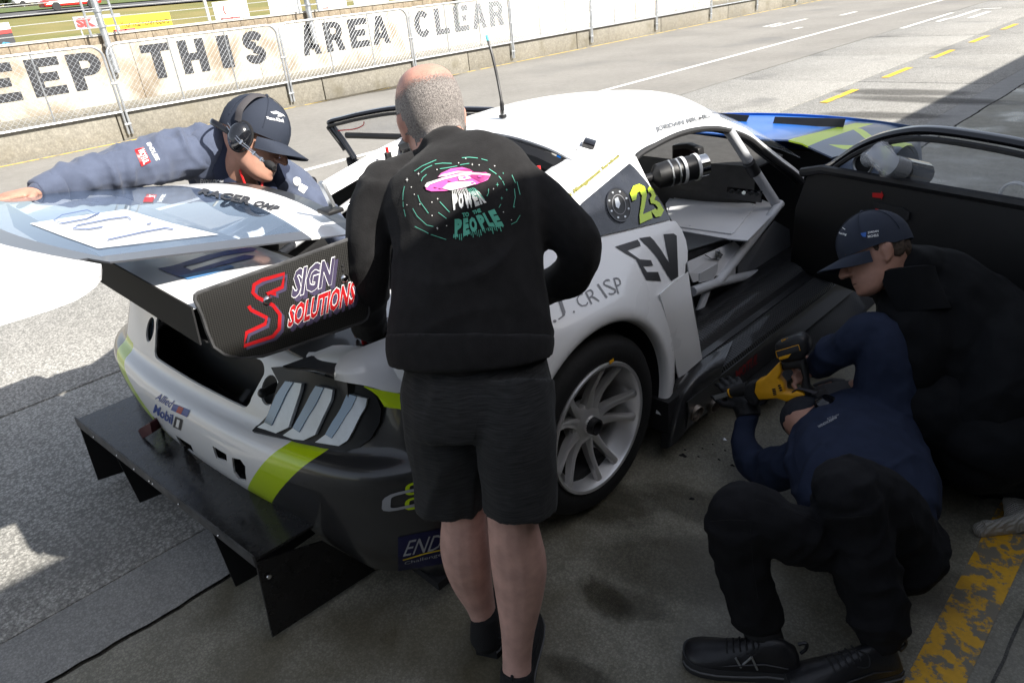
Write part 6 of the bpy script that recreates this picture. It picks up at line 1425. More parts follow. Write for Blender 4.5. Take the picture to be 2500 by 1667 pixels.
# back print
sw_bvh = bvh_of([sweat]); m_pink = mat('print_pink', (.62, .10, .36), .7); m_dpink = mat('print_dark_pink', (.32, .03, .16), .7); m_mint = mat('print_mint', (.10, .42, .31), .7); m_teal = mat('print_teal', (.02, .20, .15), .7); m_pw = mat('print_ivory', (.72, .72, .70), .7)
def zA(x, y): return (x * .34014 + 700, y * .34014 + 200)
def mA(L): return [zA(*p) for p in L]
K = dict(off=.0015)
px_poly(mA([(995, 755), (1010, 730), (1060, 712), (1120, 690), (1200, 668), (1330, 660), (1430, 655), (1458, 672), (1440, 705), (1370, 740), (1250, 775), (1130, 788), (1040, 790), (1005, 778)]), m_pink, sweat, sw_bvh, .003, 'print')
px_poly(mA([(1085, 690), (1110, 660), (1180, 628), (1260, 618), (1310, 632), (1330, 658), (1230, 665), (1150, 682)]), m_pink, sweat, sw_bvh, .003, 'print')
px_poly(mA([(1220, 640), (1310, 632), (1345, 655), (1440, 660), (1450, 690), (1390, 725), (1320, 690), (1330, 665), (1240, 668)]), m_dpink, sweat, sw_bvh, .0038, 'print')
px_poly(mA([(995, 752), (1010, 730), (1120, 695), (1240, 668), (1330, 662), (1455, 668), (1450, 676), (1330, 674), (1240, 682), (1130, 708), (1030, 742), (1008, 765)]), m_pw, sweat, sw_bvh, .0045, 'print'); px_poly(mA([(1090, 688), (1120, 672), (1230, 648), (1330, 655), (1325, 662), (1230, 660), (1140, 684)]), m_pw, sweat, sw_bvh, .0048, 'print')
px_poly(mA([(1120, 770), (1160, 735), (1230, 722), (1340, 722), (1365, 740), (1290, 762), (1180, 785)]), m_pw, sweat, sw_bvh, .0048, 'print'); px_poly(mA([(1235, 690), (1300, 682), (1330, 700), (1280, 712), (1240, 712)]), m_pw, sweat, sw_bvh, .0052, 'print')
for (x, y) in ((1075, 760), (1110, 768), (1280, 695), (1390, 690), (1175, 715), (1340, 735)): px_poly([zA(x + 13 * math.cos(a), y + 7 * math.sin(a)) for a in np.linspace(0, 6.28, 10, endpoint=False)], m_pink, sweat, sw_bvh, .0056, 'print')
random.seed(5)
for k in range(16):
    x = 1190 + k * 11; px_line([zA(x, 768 + random.uniform(-4, 4)), zA(1188 + k * 15 + 4, 800 + random.uniform(5, 22) + k * 2.0)], 1.3, m_pw if k < 10 else m_mint, sweat, sw_bvh, .003, 'print')
def dect(txt, quad, m, bold=.05): return decal('print', text_tris(txt, bold), [zA(*p) for p in quad], sw_bvh, m, sweat, .0028, .06)
for txt, qs in (('POWER', [[(1188, 810), (1228, 804), (1232, 915), (1200, 928)], [(1234, 803), (1270, 800), (1276, 912), (1238, 915)], [(1276, 800), (1322, 793), (1345, 898), (1282, 912)], [(1325, 792), (1352, 787), (1384, 885), (1352, 896)], [(1356, 786), (1385, 782), (1432, 868), (1390, 882)]]),
                ('PEOPLE', [[(1204, 985), (1262, 980), (1250, 1100), (1206, 1120)], [(1266, 980), (1300, 975), (1316, 1092), (1268, 1112)], [(1304, 974), (1352, 965), (1376, 1070), (1322, 1090)], [(1356, 962), (1400, 948), (1442, 1040), (1404, 1066)], [(1404, 946), (1438, 935), (1494, 1040), (1450, 1040)], [(1442, 932), (1488, 915), (1556, 1035), (1502, 1044)]])):
    for ch, qd in zip(txt, qs): dect(ch, qd, m_pw if txt == 'POWER' else m_mint, .07)
for txt, qd in (('TO', [(1256, 940), (1306, 932), (1310, 966), (1262, 974)]), ('THE', [(1330, 926), (1386, 908), (1398, 936), (1338, 952)])): dect(txt, qd, m_mint, .06)
for k in range(26):
    x = 1200 + k * 13.5; yb = 1105 - max(0, k - 3) * 3.1; px_line([zA(x, yb - 10), zA(x + k * .5, yb + random.uniform(6, 42))], random.uniform(1.0, 2.2), m_mint, sweat, sw_bvh, .0026, 'print')
for pts in ([(920, 645), (975, 608), (1075, 565)], [(965, 655), (1000, 625), (1045, 603)], [(1065, 595), (1120, 588), (1185, 590)], [(1100, 628), (1160, 620), (1225, 608)], [(1258, 550), (1310, 546), (1372, 552)], [(1398, 558), (1442, 570)], [(968, 715), (980, 690), (1005, 668)], [(838, 850), (840, 800), (850, 752)], [(840, 860), (842, 900)], [(846, 915), (858, 968)], [(945, 815), (960, 860), (1020, 945)], [(908, 910), (940, 965), (1010, 1030), (1055, 1042)], [(922, 1038), (1020, 1088)], [(1035, 1095), (1146, 1133)], [(1090, 940), (1150, 985)], [(1100, 862), (1172, 940)], [(1452, 630), (1502, 664)], [(1520, 680), (1540, 705)], [(1548, 715), (1560, 745)], [(1615, 672), (1640, 730)], [(1650, 720), (1672, 812)], [(1632, 770), (1638, 830), (1625, 900)], [(1446, 770), (1445, 800), (1434, 824)], [(1534, 880), (1520, 905)], [(1608, 1024), (1645, 1005), (1672, 958)], [(1245, 600), (1310, 590)]):
    px_line(mA(pts), 1.5, m_mint, sweat, sw_bvh, .0022, 'print')
for (x, y, r) in ((950, 664, 11), (1332, 598, 9), (1510, 742, 14), (1482, 772, 8), (1576, 778, 10), (1085, 842, 9), (1540, 838, 12), (1628, 898, 11), (1082, 1052, 10), (1552, 660, 7), (868, 706, 14)):
    s4 = [zA(x + (r if k % 2 == 0 else r * .28) * math.cos(k * math.pi / 4) * .8, y + (r if k % 2 == 0 else r * .28) * 1.2 * math.sin(k * math.pi / 4)) for k in range(8)]; px_poly(s4, m_pw if x < 1500 else m_mint, sweat, sw_bvh, .0025, 'print')
for (x, y) in ((1286, 555), (1235, 587), (1382, 602), (1488, 606), (1080, 634), (898, 758), (868, 884), (1044, 866), (960, 880), (1552, 936), (1610, 992), (1148, 1032), (1046, 962), (920, 810)): px_poly([zA(x + 4 * math.cos(a), y + 4 * math.sin(a)) for a in np.linspace(0, 6.28, 8, endpoint=False)], m_pw, sweat, sw_bvh, .0025, 'print')

# ---------------------------------------------------------------- headset builder
def headset(F, par, side, mic_pts, band=True, sc=1.0, txt=None):
    """earcup on side +1/-1 of the head, boom through mic_pts (world points)"""
    q = B(); c = F(side * .086, -.012, -.010); ax = F.r * side
    q.lathe([(r_ * sc, h_ * sc) for r_, h_ in ((.010, -.004), (.040, -.002), (.043, .008), (.040, .020), (.030, .034), (.014, .040), (0, .041))], c, ax, 24); 
    q.v = [c + (v - c) + F.u * ((v - c).dot(F.u)) * .28 for v in q.v]; hs = q.build('headset', mat('headset_shell', (.010, .011, .014), .14, coat=.8), par)
    q = B(); q.lathe([(.034, -.010), (.046, -.006), (.046, .004), (.036, .006)], c, ax, 24); q.v = [c + (v - c) + F.u * ((v - c).dot(F.u)) * .28 for v in q.v]; o = q.build('ear_cushion', m_matt, None); attach(o, hs)
    q = B(); c2 = F(-side * .086, -.012, -.010); q.lathe([(.010, -.004), (.042, -.002), (.042, .012), (.026, .034), (0, .038)], c2, -ax, 20); o = q.build('earcup', m_gloss, None); attach(o, hs)
    if band:
        pts = cr([F(side * .098, -.03, .03), F(side * .105, -.03, .07), F(side * .075, -.02, .118), F(0, -.016, .134), F(-side * .075, -.02, .118), F(-side * .1, -.03, .05)], 5); q = B(); q.tube(pts, [(.013, .003)] * len(pts), seg=8, ref=F.f); o = q.build('head_strap', mat('strap_grey', (.05, .047, .052), .8), None); attach(o, hs)
    pts = cr([F(side * .10, -.045, -.01), F(side * .09, -.11, .0), F(0, -.135, .0), F(-side * .09, -.11, 0), F(-side * .10, -.045, -.01)], 5); q = B(); q.tube(pts, [(.011, .004)] * len(pts), seg=8, ref=F.u); o = q.build('neck_band', m_gloss, None); attach(o, hs)
    for dz in (-.006, .006):
        q = B(); q.tube(cr([p + F.u * dz * (1 - k / len(mic_pts)) for k, p in enumerate(mic_pts)], 4), .0022, seg=6); o = q.build('mic_boom', m_chrome, None); attach(o, hs)
    for f_ in (.33, .62, .85):
        k = f_ * (len(mic_pts) - 1); i = int(k); p = lerp(mic_pts[i], mic_pts[min(i + 1, len(mic_pts) - 1)], k - i); q = B(); q.box(p, (.010, .010, .016), F.m, .002); o = q.build('boom_clamp', m_chrome, None); attach(o, hs)
    a, e = mic_pts[-1], mic_pts[-1] + (mic_pts[-1] - mic_pts[-2]).normalized() * .045; q = B(); q.tube([a, lerp(a, e, .3), lerp(a, e, .7), e], [.008, .015, .0155, .010], seg=12); o = q.build('microphone', m_matt, None); attach(o, hs)
    return hs

# ---------------------------------------------------------------- B: the man reaching across the lifted hatch
Bp = thing('person', (-3.35, 1.55, 0), 'person in slate and navy jacket, cap and headset reaching out to hold the hatch', 'person')
cB = PD(628, 342, 2.93); FB = Fr(cB, PD(705, 378, 2.875) - PD(622, 345, 2.93), PD(606, 235, 2.97) - PD(650, 425, 2.90), 1.20)
hipB = V((-3.40, 1.62, .95))
b = B(); head_to(b, FB, True); neck_to(b, FB, PD(590, 440, 3.02), .055)
rarm = [(500, 375, 3.06, 52), (430, 382, 3.02, 52), (360, 394, 2.97, 48), (290, 412, 2.92, 44), (220, 428, 2.86, 38), (150, 446, 2.80, 31), (105, 462, 2.76, 24), (90, 468, 2.75, 20)]
larm = [(668, 430, 3.12, 50), (715, 462, 3.10, 46), (755, 500, 3.05, 42), (800, 540, 3.0, 38), (840, 580, 2.95, 30)]
b.tube([PD(585, 430, 3.10), lerp(PD(585, 440, 3.12), hipB, .5), hipB], [(.16, .10), (.16, .11), (.15, .11)], seg=16, ref=CAMR); T(b, rarm, 1, grow=.8); T(b, larm, 1, grow=.8)
for s in (-.1, .1): b.tube([hipB + V((s * .3, s, 0)), hipB + V((s * .3 + .03, s + .02, -.45)), hipB + V((s * .3 - .03, s, -.86))], [.085, .06, .045], seg=12)
wr = PD(86, 470, 2.745); fingers(b, wr, PD(20, 480, 2.70) - PD(84, 468, 2.745), V((0, -.1, 1)), -1, .10, 1.10, .25)
bodyB = union(b, 'body', m_skin, Bp, .0052, 6)
face_bits(FB, Bp, True)
b = B(); b.tube([PD(580, 405, 3.10), PD(575, 450, 3.13), lerp(PD(585, 440, 3.12), hipB, .5), hipB], [(.15, .10), (.19, .13), (.19, .14), (.18, .13)], seg=20, ref=CAMR); T(b, [(500, 380, 3.07, 58), (585, 412, 3.08, 60), (670, 430, 3.10, 56)], .9)
jB = union(b, 'jacket', m_navy, Bp, .009, 4, (.006, 9, 2))
for nm_, arm in (('sleeve', rarm[:-1]), ('sleeve', larm)):
    b = B(); T(b, arm, 1, grow=1.06); union(b, nm_, m_navy2, jB, .007, 3, (.013, 8.5, 4 + len(arm), (1.0, 1.7, .8)), fold=(.020, (.25, -.1, 1), 10))
b = B(); T(b, [(535, 345, 3.06, 44), (505, 372, 3.04, 52), (520, 420, 3.06, 46)], 1); union(b, 'shoulder_panel', m_navy2, jB, .008, 4, (.006, 9, 8))
b = B(); TF(b, [(140, 449, 2.79, 31), (112, 460, 2.765, 28), (86, 469, 2.745, 24)], 1); union(b, 'cuff', m_navy2, jB, .006, 2, (.002, 30, 3))
# collar, zip, lanyard
b = B(); b.tube(cr([PD(560, 345, 2.98), PD(545, 400, 2.96), PD(560, 450, 2.95), PD(580, 480, 2.95)], 4), [(.045, .012)] * 13, seg=8, ref=CAMR); o = b.build('collar', m_navy, None); attach(o, jB)
b = B(); b.tube(cr([PD(640, 425, 2.96), PD(655, 455, 2.95), PD(665, 485, 2.95)], 4), [(.03, .010)] * 9, seg=8, ref=CAMR); o = b.build('collar', m_navy, None); attach(o, jB)
for pts in ([(585, 415), (596, 445), (608, 470)], [(645, 425), (640, 450), (632, 474)]): b = B(); b.tube([PD(x, y, 2.90) for x, y in pts], [(.0045, .0015)] * 3, seg=6, ref=CAMR); b.build('lanyard', m_red, Bp)
for s in (-1, 1): pass
b = B(); 
for k in range(2):
    pass
b.tube([hipB + V((0, 0, .05)), hipB + V((0, 0, -.1))], [(.17, .12), (.165, .12)], seg=16)
for s in (-.1, .1): b.tube([hipB + V((s * .3, s, 0)), hipB + V((s * .3 + .03, s + .02, -.45)), hipB + V((s * .3 - .03, s, -.88))], [.10, .078, .065], seg=12)
union(b, 'trousers', m_pants, Bp, .012, 4, (.006, 9, 12))
for s in (-.1, .1): shoe(Bp, V((hipB.x + s * .3 - .07, hipB.y + s, 0)), V((1, -.3, 0)))
cpB, _ = cap(FB, Bp, m_cap)
headset(FB, Bp, 1, [PD(555, 305, 2.84), PD(580, 340, 2.80), PD(610, 365, 2.76), PD(632, 385, 2.74), PD(648, 396, 2.72)])
cap_bvh = bvh_of([cpB])
for txt, qd in (('Team Kiwi', [(649, 285), (690, 290), (694, 300), (651, 291)]),): decal('lettering', text_tris(txt, .03, .2), qd, cap_bvh, m_pr_white, cpB, .0012, .2)
px_poly([(660, 274), (675, 272), (690, 280), (696, 286), (686, 281), (689, 285), (677, 285), (680, 279), (668, 279)], m_pr_white, cpB, cap_bvh, .0012, 'emblem')
j_bvh = bvh_of([o for o in jB.children if o.type == 'MESH'] + [jB])
decal('badge', RECT, [(328, 366), (350, 360), (368, 396), (345, 407)], j_bvh, m_pr_red, jB, .002); decal('lettering', text_tris('MOTUL', .02), [(352, 364), (364, 396), (350, 402), (336, 370)], j_bvh, m_pr_white, jB, .003, .2)
decal('lettering', text_tris('ENDLESS', .02, .1), [(368, 348), (390, 390), (380, 394), (357, 352)], j_bvh, m_pr_white, jB, .003, .2)
decal('lettering', text_tris('EVOLUTION', .02), [(490, 436), (546, 440), (545, 450), (490, 448)], j_bvh, m_pr_white, jB, .003, .2)
decal('badge', poly_tris([circ()]), [(718, 430), (738, 438), (730, 458), (714, 448)], j_bvh, m_pr_white, jB, .002); decal('badge', RECT, [(733, 447), (752, 458), (742, 474), (728, 464)], j_bvh, m_pr_white, jB, .002)

# ---------------------------------------------------------------- C: the man crouching by the open door
Cp = thing('person', P(2330, 1150, Z=0), 'person in black jacket and navy cap crouching beside the open black door', 'person')
cC = PD(2130, 622, 2.72); FC = Fr(cC, (PD(2040, 652, 2.68) - cC), PD(2112, 520, 2.74) - PD(2142, 705, 2.70), 1.10)
b = B(); head_to(b, FC); neck_to(b, FC, PD(2215, 705, 2.84), .058)
tor = [(2205, 660, 2.82, 74), (2265, 720, 2.86, 116), (2330, 810, 2.90, 150), (2390, 920, 2.95, 172), (2430, 1020, 3.0, 168), (2440, 1080, 3.02, 150)]
arm1 = [(2235, 745, 2.78, 76), (2228, 830, 2.74, 74), (2222, 900, 2.74, 64), (2190, 935, 2.78, 46), (2130, 948, 2.80, 34), (2090, 945, 2.80, 27)]
arm2 = [(2400, 760, 2.95, 80), (2450, 900, 2.8, 80), (2400, 1000, 2.75, 70), (2340, 1030, 2.8, 50)]
th1 = [(2400, 1060, 2.98, 120), (2300, 1010, 2.82, 100), (2240, 1000, 2.78, 86)]; sh1 = [(2240, 1000, 2.78, 84), (2260, 1080, 2.88, 66), (2290, 1130, 2.96, 50)]
th2 = [(2480, 1080, 2.95, 110), (2420, 1080, 2.78, 90), (2390, 1120, 2.78, 80)]; sh2 = [(2390, 1115, 2.76, 70), (2460, 1130, 2.9, 60), (2520, 1130, 3.0, 50)]
T(b, tor, .7, grow=.85); T(b, arm1, 1, grow=.8); T(b, arm2, 1, grow=.8); T(b, th1, 1, grow=.85); T(b, sh1, 1, grow=.85); T(b, th2, 1, grow=.85); T(b, sh2, 1, grow=.85)
wc = PD(2090, 945, 2.80); fingers(b, wc, PD(2040, 955, 2.78) - wc, V((0, -.3, 1)), 1, .35)
union(b, 'body', m_skin, Cp, .0052, 6); face_bits(FC, Cp)
b = B(); T(b, tor, .75, seg=20); T(b, arm1, 1); T(b, arm2, 1); T(b, [(2225, 690, 2.83, 80), (2215, 665, 2.80, 72), (2180, 715, 2.78, 52)], .8); jC = union(b, 'jacket', m_coat, Cp, .0085, 4, (.010, 7, 21), fold=(.012, (.6, .5, -.6), 8))
b = B(); rows = []
for k_, (rz, zz, yy) in enumerate(((.086, -.225, -.06), (.088, -.175, -.055), (.088, -.130, -.052), (.088, -.090, -.058), (.080, -.086, -.058), (.076, -.130, -.05), (.074, -.2, -.05))):
    rows.append([FC(rz * math.sin(a) * .98, yy + rz * -math.cos(a) * 1.05, zz + .02 * -math.cos(a) + .012) for a in np.linspace(-2.5, 2.5, 26)])
b.grid(rows); o = b.build('collar', m_coat, None, thick=.004); attach(o, jC)
b = B(); T(b, th1, 1, grow=1.04); T(b, sh1, 1, grow=1.04); T(b, th2, 1, grow=1.04); T(b, sh2, 1, grow=1.04); union(b, 'trousers', m_coat, Cp, .010, 4, (.006, 9, 31))
b = B(); fingers(b, wc, PD(2040, 955, 2.78) - wc, V((0, -.3, 1)), 1, .35, 1.12); union(b, 'glove', m_gglove, Cp, .005, 2)
shoe(Cp, P(2330, 1140, Z=0), V((-.8, .1, 0))); shoe(Cp, P(2480, 1150, Z=0) + V((.1, .1, 0)), V((-.8, -.2, 0)))
cpC, _ = cap(FC, Cp, m_cap); ccb = bvh_of([cpC])
q = B(); F_ = FC
b = B(); FC.ball(b, (0, -.070, .0), (.066, .040, .055)); 
for s in (-1, 1): FC.ball(b, (s * .066, -.048, .002), (.012, .030, .040)); FC.ball(b, (s * .070, .006, .016), (.006, .012, .018))
union(b, 'hair', m_hair, Cp, .005, 2, (.0025, 60, 3))
decal('lettering', text_tris('JORDAN', .02), [(2118, 566), (2144, 562), (2145, 568), (2119, 572)], ccb, m_pr_white, cpC, .0012, .3); decal('lettering', text_tris('MICHELS', .02), [(2118, 575), (2144, 571), (2145, 577), (2119, 581)], ccb, m_pr_white, cpC, .0012, .3)
px_poly([(2100, 570), (2115, 567), (2114, 579), (2106, 578)], mat('print_mid_blue', (.02, .10, .38), .5), cpC, ccb, .0012, 'emblem'); decal('lettering', text_tris('Racing', .02, .2), [(2048, 566), (2068, 570), (2067, 577), (2047, 572)], ccb, m_pr_white, cpC, .0012, .3); px_line([(2050, 560), (2056, 555), (2064, 561)], 1.6, m_pr_white, cpC, ccb, .0012, 'emblem')

# ---------------------------------------------------------------- D: the man lying on the floor with the saw
Dp = thing('person', P(2150, 1380, Z=0), 'person in navy jacket and black trousers lying on the floor, knees up, holding the saw', 'person')
cD = P(1985, 1040, Z=.29); FD = Fr(cD, P(1928, 1058, Z=.31) - cD, P(1975, 985, Z=.29) - P(2005, 1100, Z=.29), 1.0)
b = B(); head_to(b, FD); neck_to(b, FD, P(2040, 1060, Z=.26), .055)
torD = [(2125, 1000, .31, 80), (2112, 1050, .29, 118), (2102, 1125, .27, 152), (2110, 1205, .25, 156), (2138, 1275, .23, 142), (2175, 1325, .21, 116)]
aU = [(2158, 1015, .32, 66), (2163, 940, .42, 62), (2158, 865, .53, 55), (2135, 812, .59, 46), (2085, 832, .56, 43), (2030, 868, .48, 38), (1992, 893, .43, 31)]
aL = [(2000, 1100, .27, 58), (1935, 1135, .19, 46), (1875, 1146, .11, 42), (1832, 1128, .10, 38), (1817, 1075, .15, 31), (1826, 1020, .21, 25)]
tl_ = [(2170, 1335, .20, 92), (2030, 1325, .32, 60), (1910, 1290, .44, 66), (1808, 1248, .49, 74)]; cl_ = [(1800, 1258, .49, 76), (1806, 1340, .38, 64), (1822, 1420, .27, 57), (1850, 1510, .14, 53)]
tr_ = [(2205, 1345, .20, 92), (2170, 1275, .32, 84), (2115, 1215, .45, 80), (2062, 1192, .51, 74)]; cr_ = [(2066, 1205, .51, 76), (2092, 1290, .40, 72), (2118, 1400, .28, 66), (2138, 1490, .18, 60), (2146, 1540, .13, 54)]
T(b, torD, .62, grow=.78); T(b, aU, 1, grow=.66); T(b, aL, 1, grow=.62)
for L_ in (tl_, cl_, tr_, cr_): T(b, L_, 1, grow=.74)
wD = P(1990, 893, Z=.425)
hd_ = P(1950, 905, Z=.405) - wD
# right hand wraps the saw grip: palm right of the grip, fingers curling round it
b.tube([wD, lerp(wD, P(1968, 900, Z=.41), .8), P(1966, 903, Z=.41)], [(.030, .022), (.034, .022), (.033, .02)], seg=12)
for k in range(4):
    y0 = 872 + k * 20; zk = .438 - k * .019
    p0 = P(1972, y0 + 2, Z=zk); p1 = P(1948, y0 - 2, Z=zk + .012); p2 = P(1936, y0 + 8, Z=zk + .004); p3 = P(1944, y0 + 17, Z=zk - .004)
    b.tube([p0, p1, p2, p3], [.011, .0105, .0098, .008], seg=8); b.ball(p3, .008, 8, 6)
b.tube([P(1985, 905, Z=.41), P(1968, 918, Z=.40), P(1950, 928, Z=.39), P(1938, 932, Z=.385)], [.016, .013, .0115, .009], seg=10)
union(b, 'body', m_skin, Dp, .0056, 3); face_bits(FD, Dp, brows=False)
b = B(); T(b, torD, .66, seg=22); T(b, aU[:-1] + [(1996, 890, .435, 36)], 1); T(b, aL, 1); jD = union(b, 'jacket', m_navy3, Dp, .0075, 3, (.010, 7.5, 41), fold=(.013, (.3, 1, .2), 9))
b = B(); b.tube(cr([P(2020, 1000, Z=.34), P(1995, 1030, Z=.345), P(1975, 1065, Z=.33), P(1962, 1090, Z=.30)], 4), [(.010, .035)] * 13, seg=8, ref=CAMR); o = b.build('collar', m_navy3, None); attach(o, jD)
b = B(); 
for L_ in (tl_, cl_, tr_, cr_): T(b, L_, 1)
T(b, [(2160, 1320, .20, 110), (2195, 1345, .19, 100)], .8); tD = union(b, 'trousers', m_pants, Dp, .0075, 3, (.009, 8.5, 51), fold=(.013, (.8, .4, .5), 10))
tdb = bvh_of([tD])
for pts in ([(1735, 1272), (1780, 1268), (1822, 1270)], [(2010, 1262), (2080, 1262), (2140, 1255)], [(1845, 1220), (1920, 1240), (2000, 1275)], [(1832, 1290), (1838, 1380), (1850, 1460)], [(2225, 1250), (2240, 1300)]): px_line(pts, 1.4, m_matt, tD, tdb, .001, 'seam')
hD = P(1950, 1648, Z=0); shoe(Dp, V((-.475, 1.36, 0)), V((-.86, -.52, 0)).normalized(), L=.30, logo=True); shoe(Dp, V((-.285, 1.53, 0)), V((-.62, -.78, 0)), L=.30)
b = B(); T(b, [(1850, 1505, .15, 40), (1870, 1570, .07, 40)]); union(b, 'sock', m_matt, Dp, .006, 2)
b = B(); wg = P(1826, 1012, Z=.22); TF(b, [(1828, 1018, .215, 27), (1822, 990, .245, 30)]); gd = P(1795, 965, Z=.26) - wg
fingers(b, P(1822, 995, Z=.24), gd, V((.2, -.5, .8)), -1, .45, 1.15); union(b, 'glove', m_glove, Dp, .005, 2, (.002, 40, 2))
headset(FD, Dp, 1, [P(1968, 1020, Z=.36), P(1950, 1060, Z=.30), P(1942, 1085, Z=.26)], band=True, sc=1.25)
b = B(); FD.ball(b, (0, -.02, .05), (.080, .10, .076)); union(b, 'beanie', mat('dark_beanie', (.012, .014, .02), .9, bump=.3, bs=300), Dp, .006, 2)
jdb = bvh_of([jD]); decal('lettering', text_tris('WINDSCREENS', .02), [(1996, 1040), (2042, 1016), (2044, 1021), (1999, 1046)], jdb, m_pr_lgrey, jD, .002, .3); decal('lettering', text_tris('NZ Racing', .0, .3), [(2018, 1022), (2048, 1010), (2049, 1014), (2020, 1027)], jdb, m_pr_lgrey, jD, .002, .3)

# ---------------------------------------------------------------- the cordless saw
S = thing('cordless_saw', P(1900, 950, Z=.33), 'yellow and black cordless reciprocating saw gripped by the lying person', 'power tool')
oS = P(1900, 930, Z=.385); nS = (CAMV - oS).normalized(); nS = (nS + V((-.15, -.25, -.25))).normalized()
def zt(x, y): return (x * .2551 + 1600, y * .2551 + 600)          # pixels of the close-up
def tool(pts, th, name, m, off=0.0, par=S, bev=.006):
    q = B(); pp = [PPL(*zt(x, y), oS, nS) + nS * (off - th / 2) for x, y in pts]; q.prism(pp, nS * th); o = q.build(name, m, par, bevel=bev, ang=45); return o
tool([(1060, 1250), (1190, 1110), (1210, 1100), (1225, 1190), (1190, 1250), (1240, 1310), (1245, 1380), (1330, 1395), (1360, 1370), (1440, 1390), (1455, 1430), (1270, 1470), (1180, 1440), (1010, 1455), (968, 1380), (985, 1280)], .062, 'body', m_yw, bev=.010)
tool([(1210, 1100), (1430, 1060), (1450, 1150), (1480, 1330), (1520, 1385), (1500, 1415), (1440, 1425), (1400, 1330), (1420, 1250), (1390, 1160), (1225, 1185)], .040, 'grip', m_black, .0, bev=.009)
bt = tool([(1165, 910), (1400, 825), (1470, 880), (1480, 990), (1430, 1075), (1220, 1100), (1170, 980)], .085, 'battery', m_black, 0, bev=.012)
tool([(1185, 985), (1400, 920), (1415, 975), (1200, 1045)], .004, 'label', m_pr_dark, .044, bt, .0005); tool([(1210, 1040), (1330, 1005), (1300, 1045), (1220, 1065)], .004, 'label', m_yw, .046, bt, .0005)
for seg_ in ([(1185, 985), (1400, 920)], [(1400, 920), (1415, 975)], [(1185, 985), (1200, 1045)]):
    q = B(); q.tube([PPL(*zt(*p), oS, nS) + nS * .047 for p in seg_], .0012, seg=4); o = q.build('border', m_yw, None); attach(o, bt)
sb_ = BVHTree.FromPolygons([oS + nS * .048 + CAMR * a + CAMU.cross(CAMR).cross(nS) * 0 + (nS.cross(CAMR).normalized()) * c for a, c in ((-1, -1), (1, -1), (1, 1), (-1, 1))], [(0, 1, 2, 3)])
decal('lettering', text_tris('DEWALT', .03), [zt(*p) for p in ((1205, 895), (1335, 865), (1335, 890), (1208, 918))], sb_, m_yw, bt, .001, .3); decal('lettering', text_tris('XR', .03), [zt(*p) for p in ((1270, 970), (1330, 952), (1338, 985), (1280, 1000))], sb_, m_pr_lgrey, bt, .001, .3)
tool([(880, 1310), (985, 1280), (968, 1380), (1010, 1455), (1000, 1520), (920, 1510), (860, 1420)], .066, 'gear_case', m_matt, bev=.012); tool([(1000, 1460), (1090, 1450), (1060, 1500), (1000, 1525)], .04, 'guard', m_matt, 0, bev=.006)
for k in range(4): tool([(1140 + k * 4, 1345 + k * 17), (1172 + k * 3, 1340 + k * 17), (1172 + k * 3, 1350 + k * 17), (1140 + k * 4, 1356 + k * 17)], .004, 'vent_slot', m_matt, .033, S, .0005)
for k in range(3): tool([(1195 + k * 8, 1310 + k * 22), (1220 + k * 8, 1305 + k * 22), (1222 + k * 8, 1318 + k * 22), (1198 + k * 8, 1324 + k * 22)], .004, 'vent_slot', m_matt, .033, S, .0005)
q = B(); a = PPL(*zt(890, 1360), oS, nS); c = PPL(*zt(700, 1415), oS, nS); q.tube([a, lerp(a, c, .5), c], [.026, .022, .014], seg=14); q.build('nose', m_black, S); q = B(); q.tube([lerp(a, c, .88), lerp(a, c, .94)], .018, seg=14); q.build('blade_collar', m_yw, S)
q = B(); q.box(lerp(a, c, 1.18), (.09, .002, .018), (a - c).to_track_quat('X', 'Z').to_matrix()); q.build('blade', m_galv, S, False)

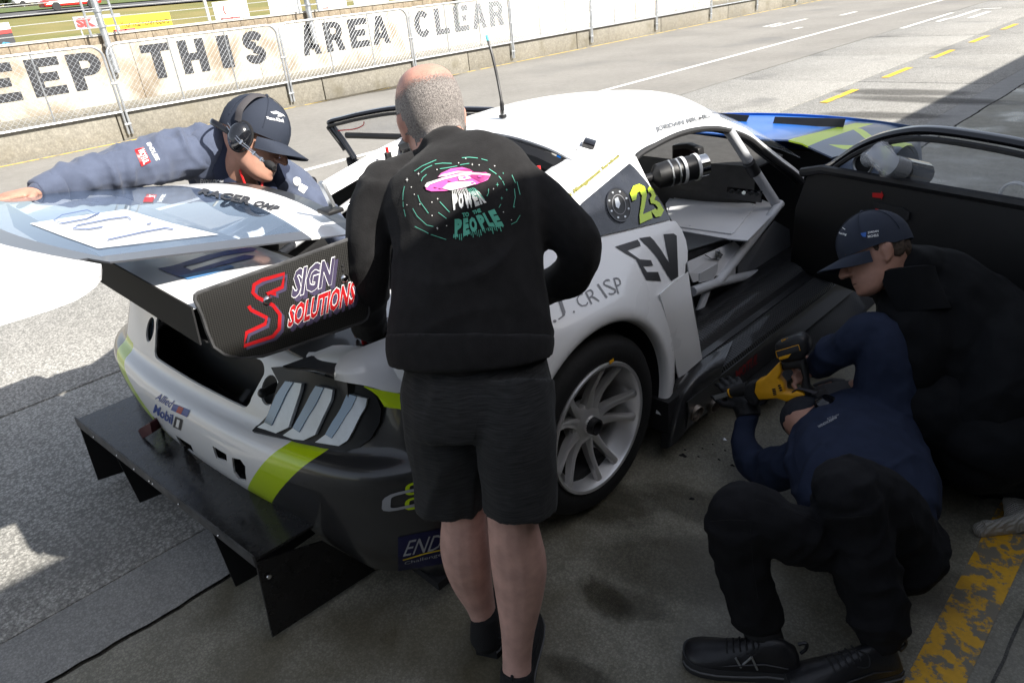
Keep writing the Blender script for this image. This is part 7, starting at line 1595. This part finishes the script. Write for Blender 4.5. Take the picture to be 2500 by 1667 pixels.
# ---------------------------------------------------------------- small things on the floor
m_wool = mat('ribbed_wool', (.42, .40, .36), .95, bump=.3, bs=260)
nt, bb = nodes_of(m_wool); tc = nt.nodes.new('ShaderNodeTexCoord'); sp = N(nt, 'SeparateXYZ'); nt.links.new(tc.outputs['Object'], sp.inputs[0])
wv = math_n(nt, 'SINE', math_n(nt, 'MULTIPLY', math_n(nt, 'ADD', math_n(nt, 'MULTIPLY', sp.outputs[1], .55), math_n(nt, 'MULTIPLY', sp.outputs[0], -.85)), 900)); bp = N(nt, 'Bump', i0=.6, i1=.004); nt.links.new(wv, bp.inputs['Height']); nt.links.new(bp.outputs[0], bb.inputs['Normal'])
G_ = thing('work_glove', P(2450, 1290, Z=0), 'grey ribbed knit work glove lying on the yellow floor line', 'glove')
b = B(); T(b, [(2395, 1292, .022, 26), (2430, 1288, .026, 24), (2465, 1280, .032, 27), (2495, 1272, .036, 34), (2530, 1265, .035, 40)], .5); T(b, [(2482, 1268, .04, 22), (2478, 1235, .05, 20), (2472, 1222, .045, 18)], .8); T(b, [(2520, 1250, .04, 26), (2560, 1230, .03, 20)], .8)
union(b, 'knit', m_wool, G_, .005, 2, (.004, 30, 3))
rnd = random.Random(9); k = 0
for (x, y, s) in ((1668, 1112, 16), (1767, 1072, 12), (1705, 1115, 5), (1755, 1122, 6), (1788, 1136, 9), (1688, 1218, 14), (1770, 1100, 4), (1715, 1095, 4), (1672, 1098, 5), (1740, 1085, 4)):
    c = P(x, y, Z=0); q = B(); r = s * c.length / FPX * .8; pts = []
    n_ = 9
    for j in range(n_): a = 2 * math.pi * j / n_; rr2 = r * rnd.uniform(.45, 1.1); pts.append(c + V((rr2 * math.cos(a) * 1.3, rr2 * math.sin(a) * .8, .001)))
    q.add(pts + [c + V((0, 0, r * .5 + .003))], [(j, (j + 1) % n_, n_) for j in range(n_)]); o = q.build('debris_crumb', m_matt if k != 1 else m_alu, None, False)
    tag(o, ['large black rubber scrap on the floor beside the wheel', 'shiny curl of metal swarf on the floor near the glove', 'black crumb right of the large rubber scrap', 'black crumb below the metal swarf', 'flat black scrap by the lying elbow', 'thin black scrap below the rubber scraps', 'tiny crumb under the metal swarf', 'tiny crumb above the rubber scraps', 'tiny crumb on top of the large scrap', 'tiny crumb left of the metal swarf'][k], 'scrap', 'scraps on the floor'); k += 1
bpy.data.scenes.remove(BENCH)
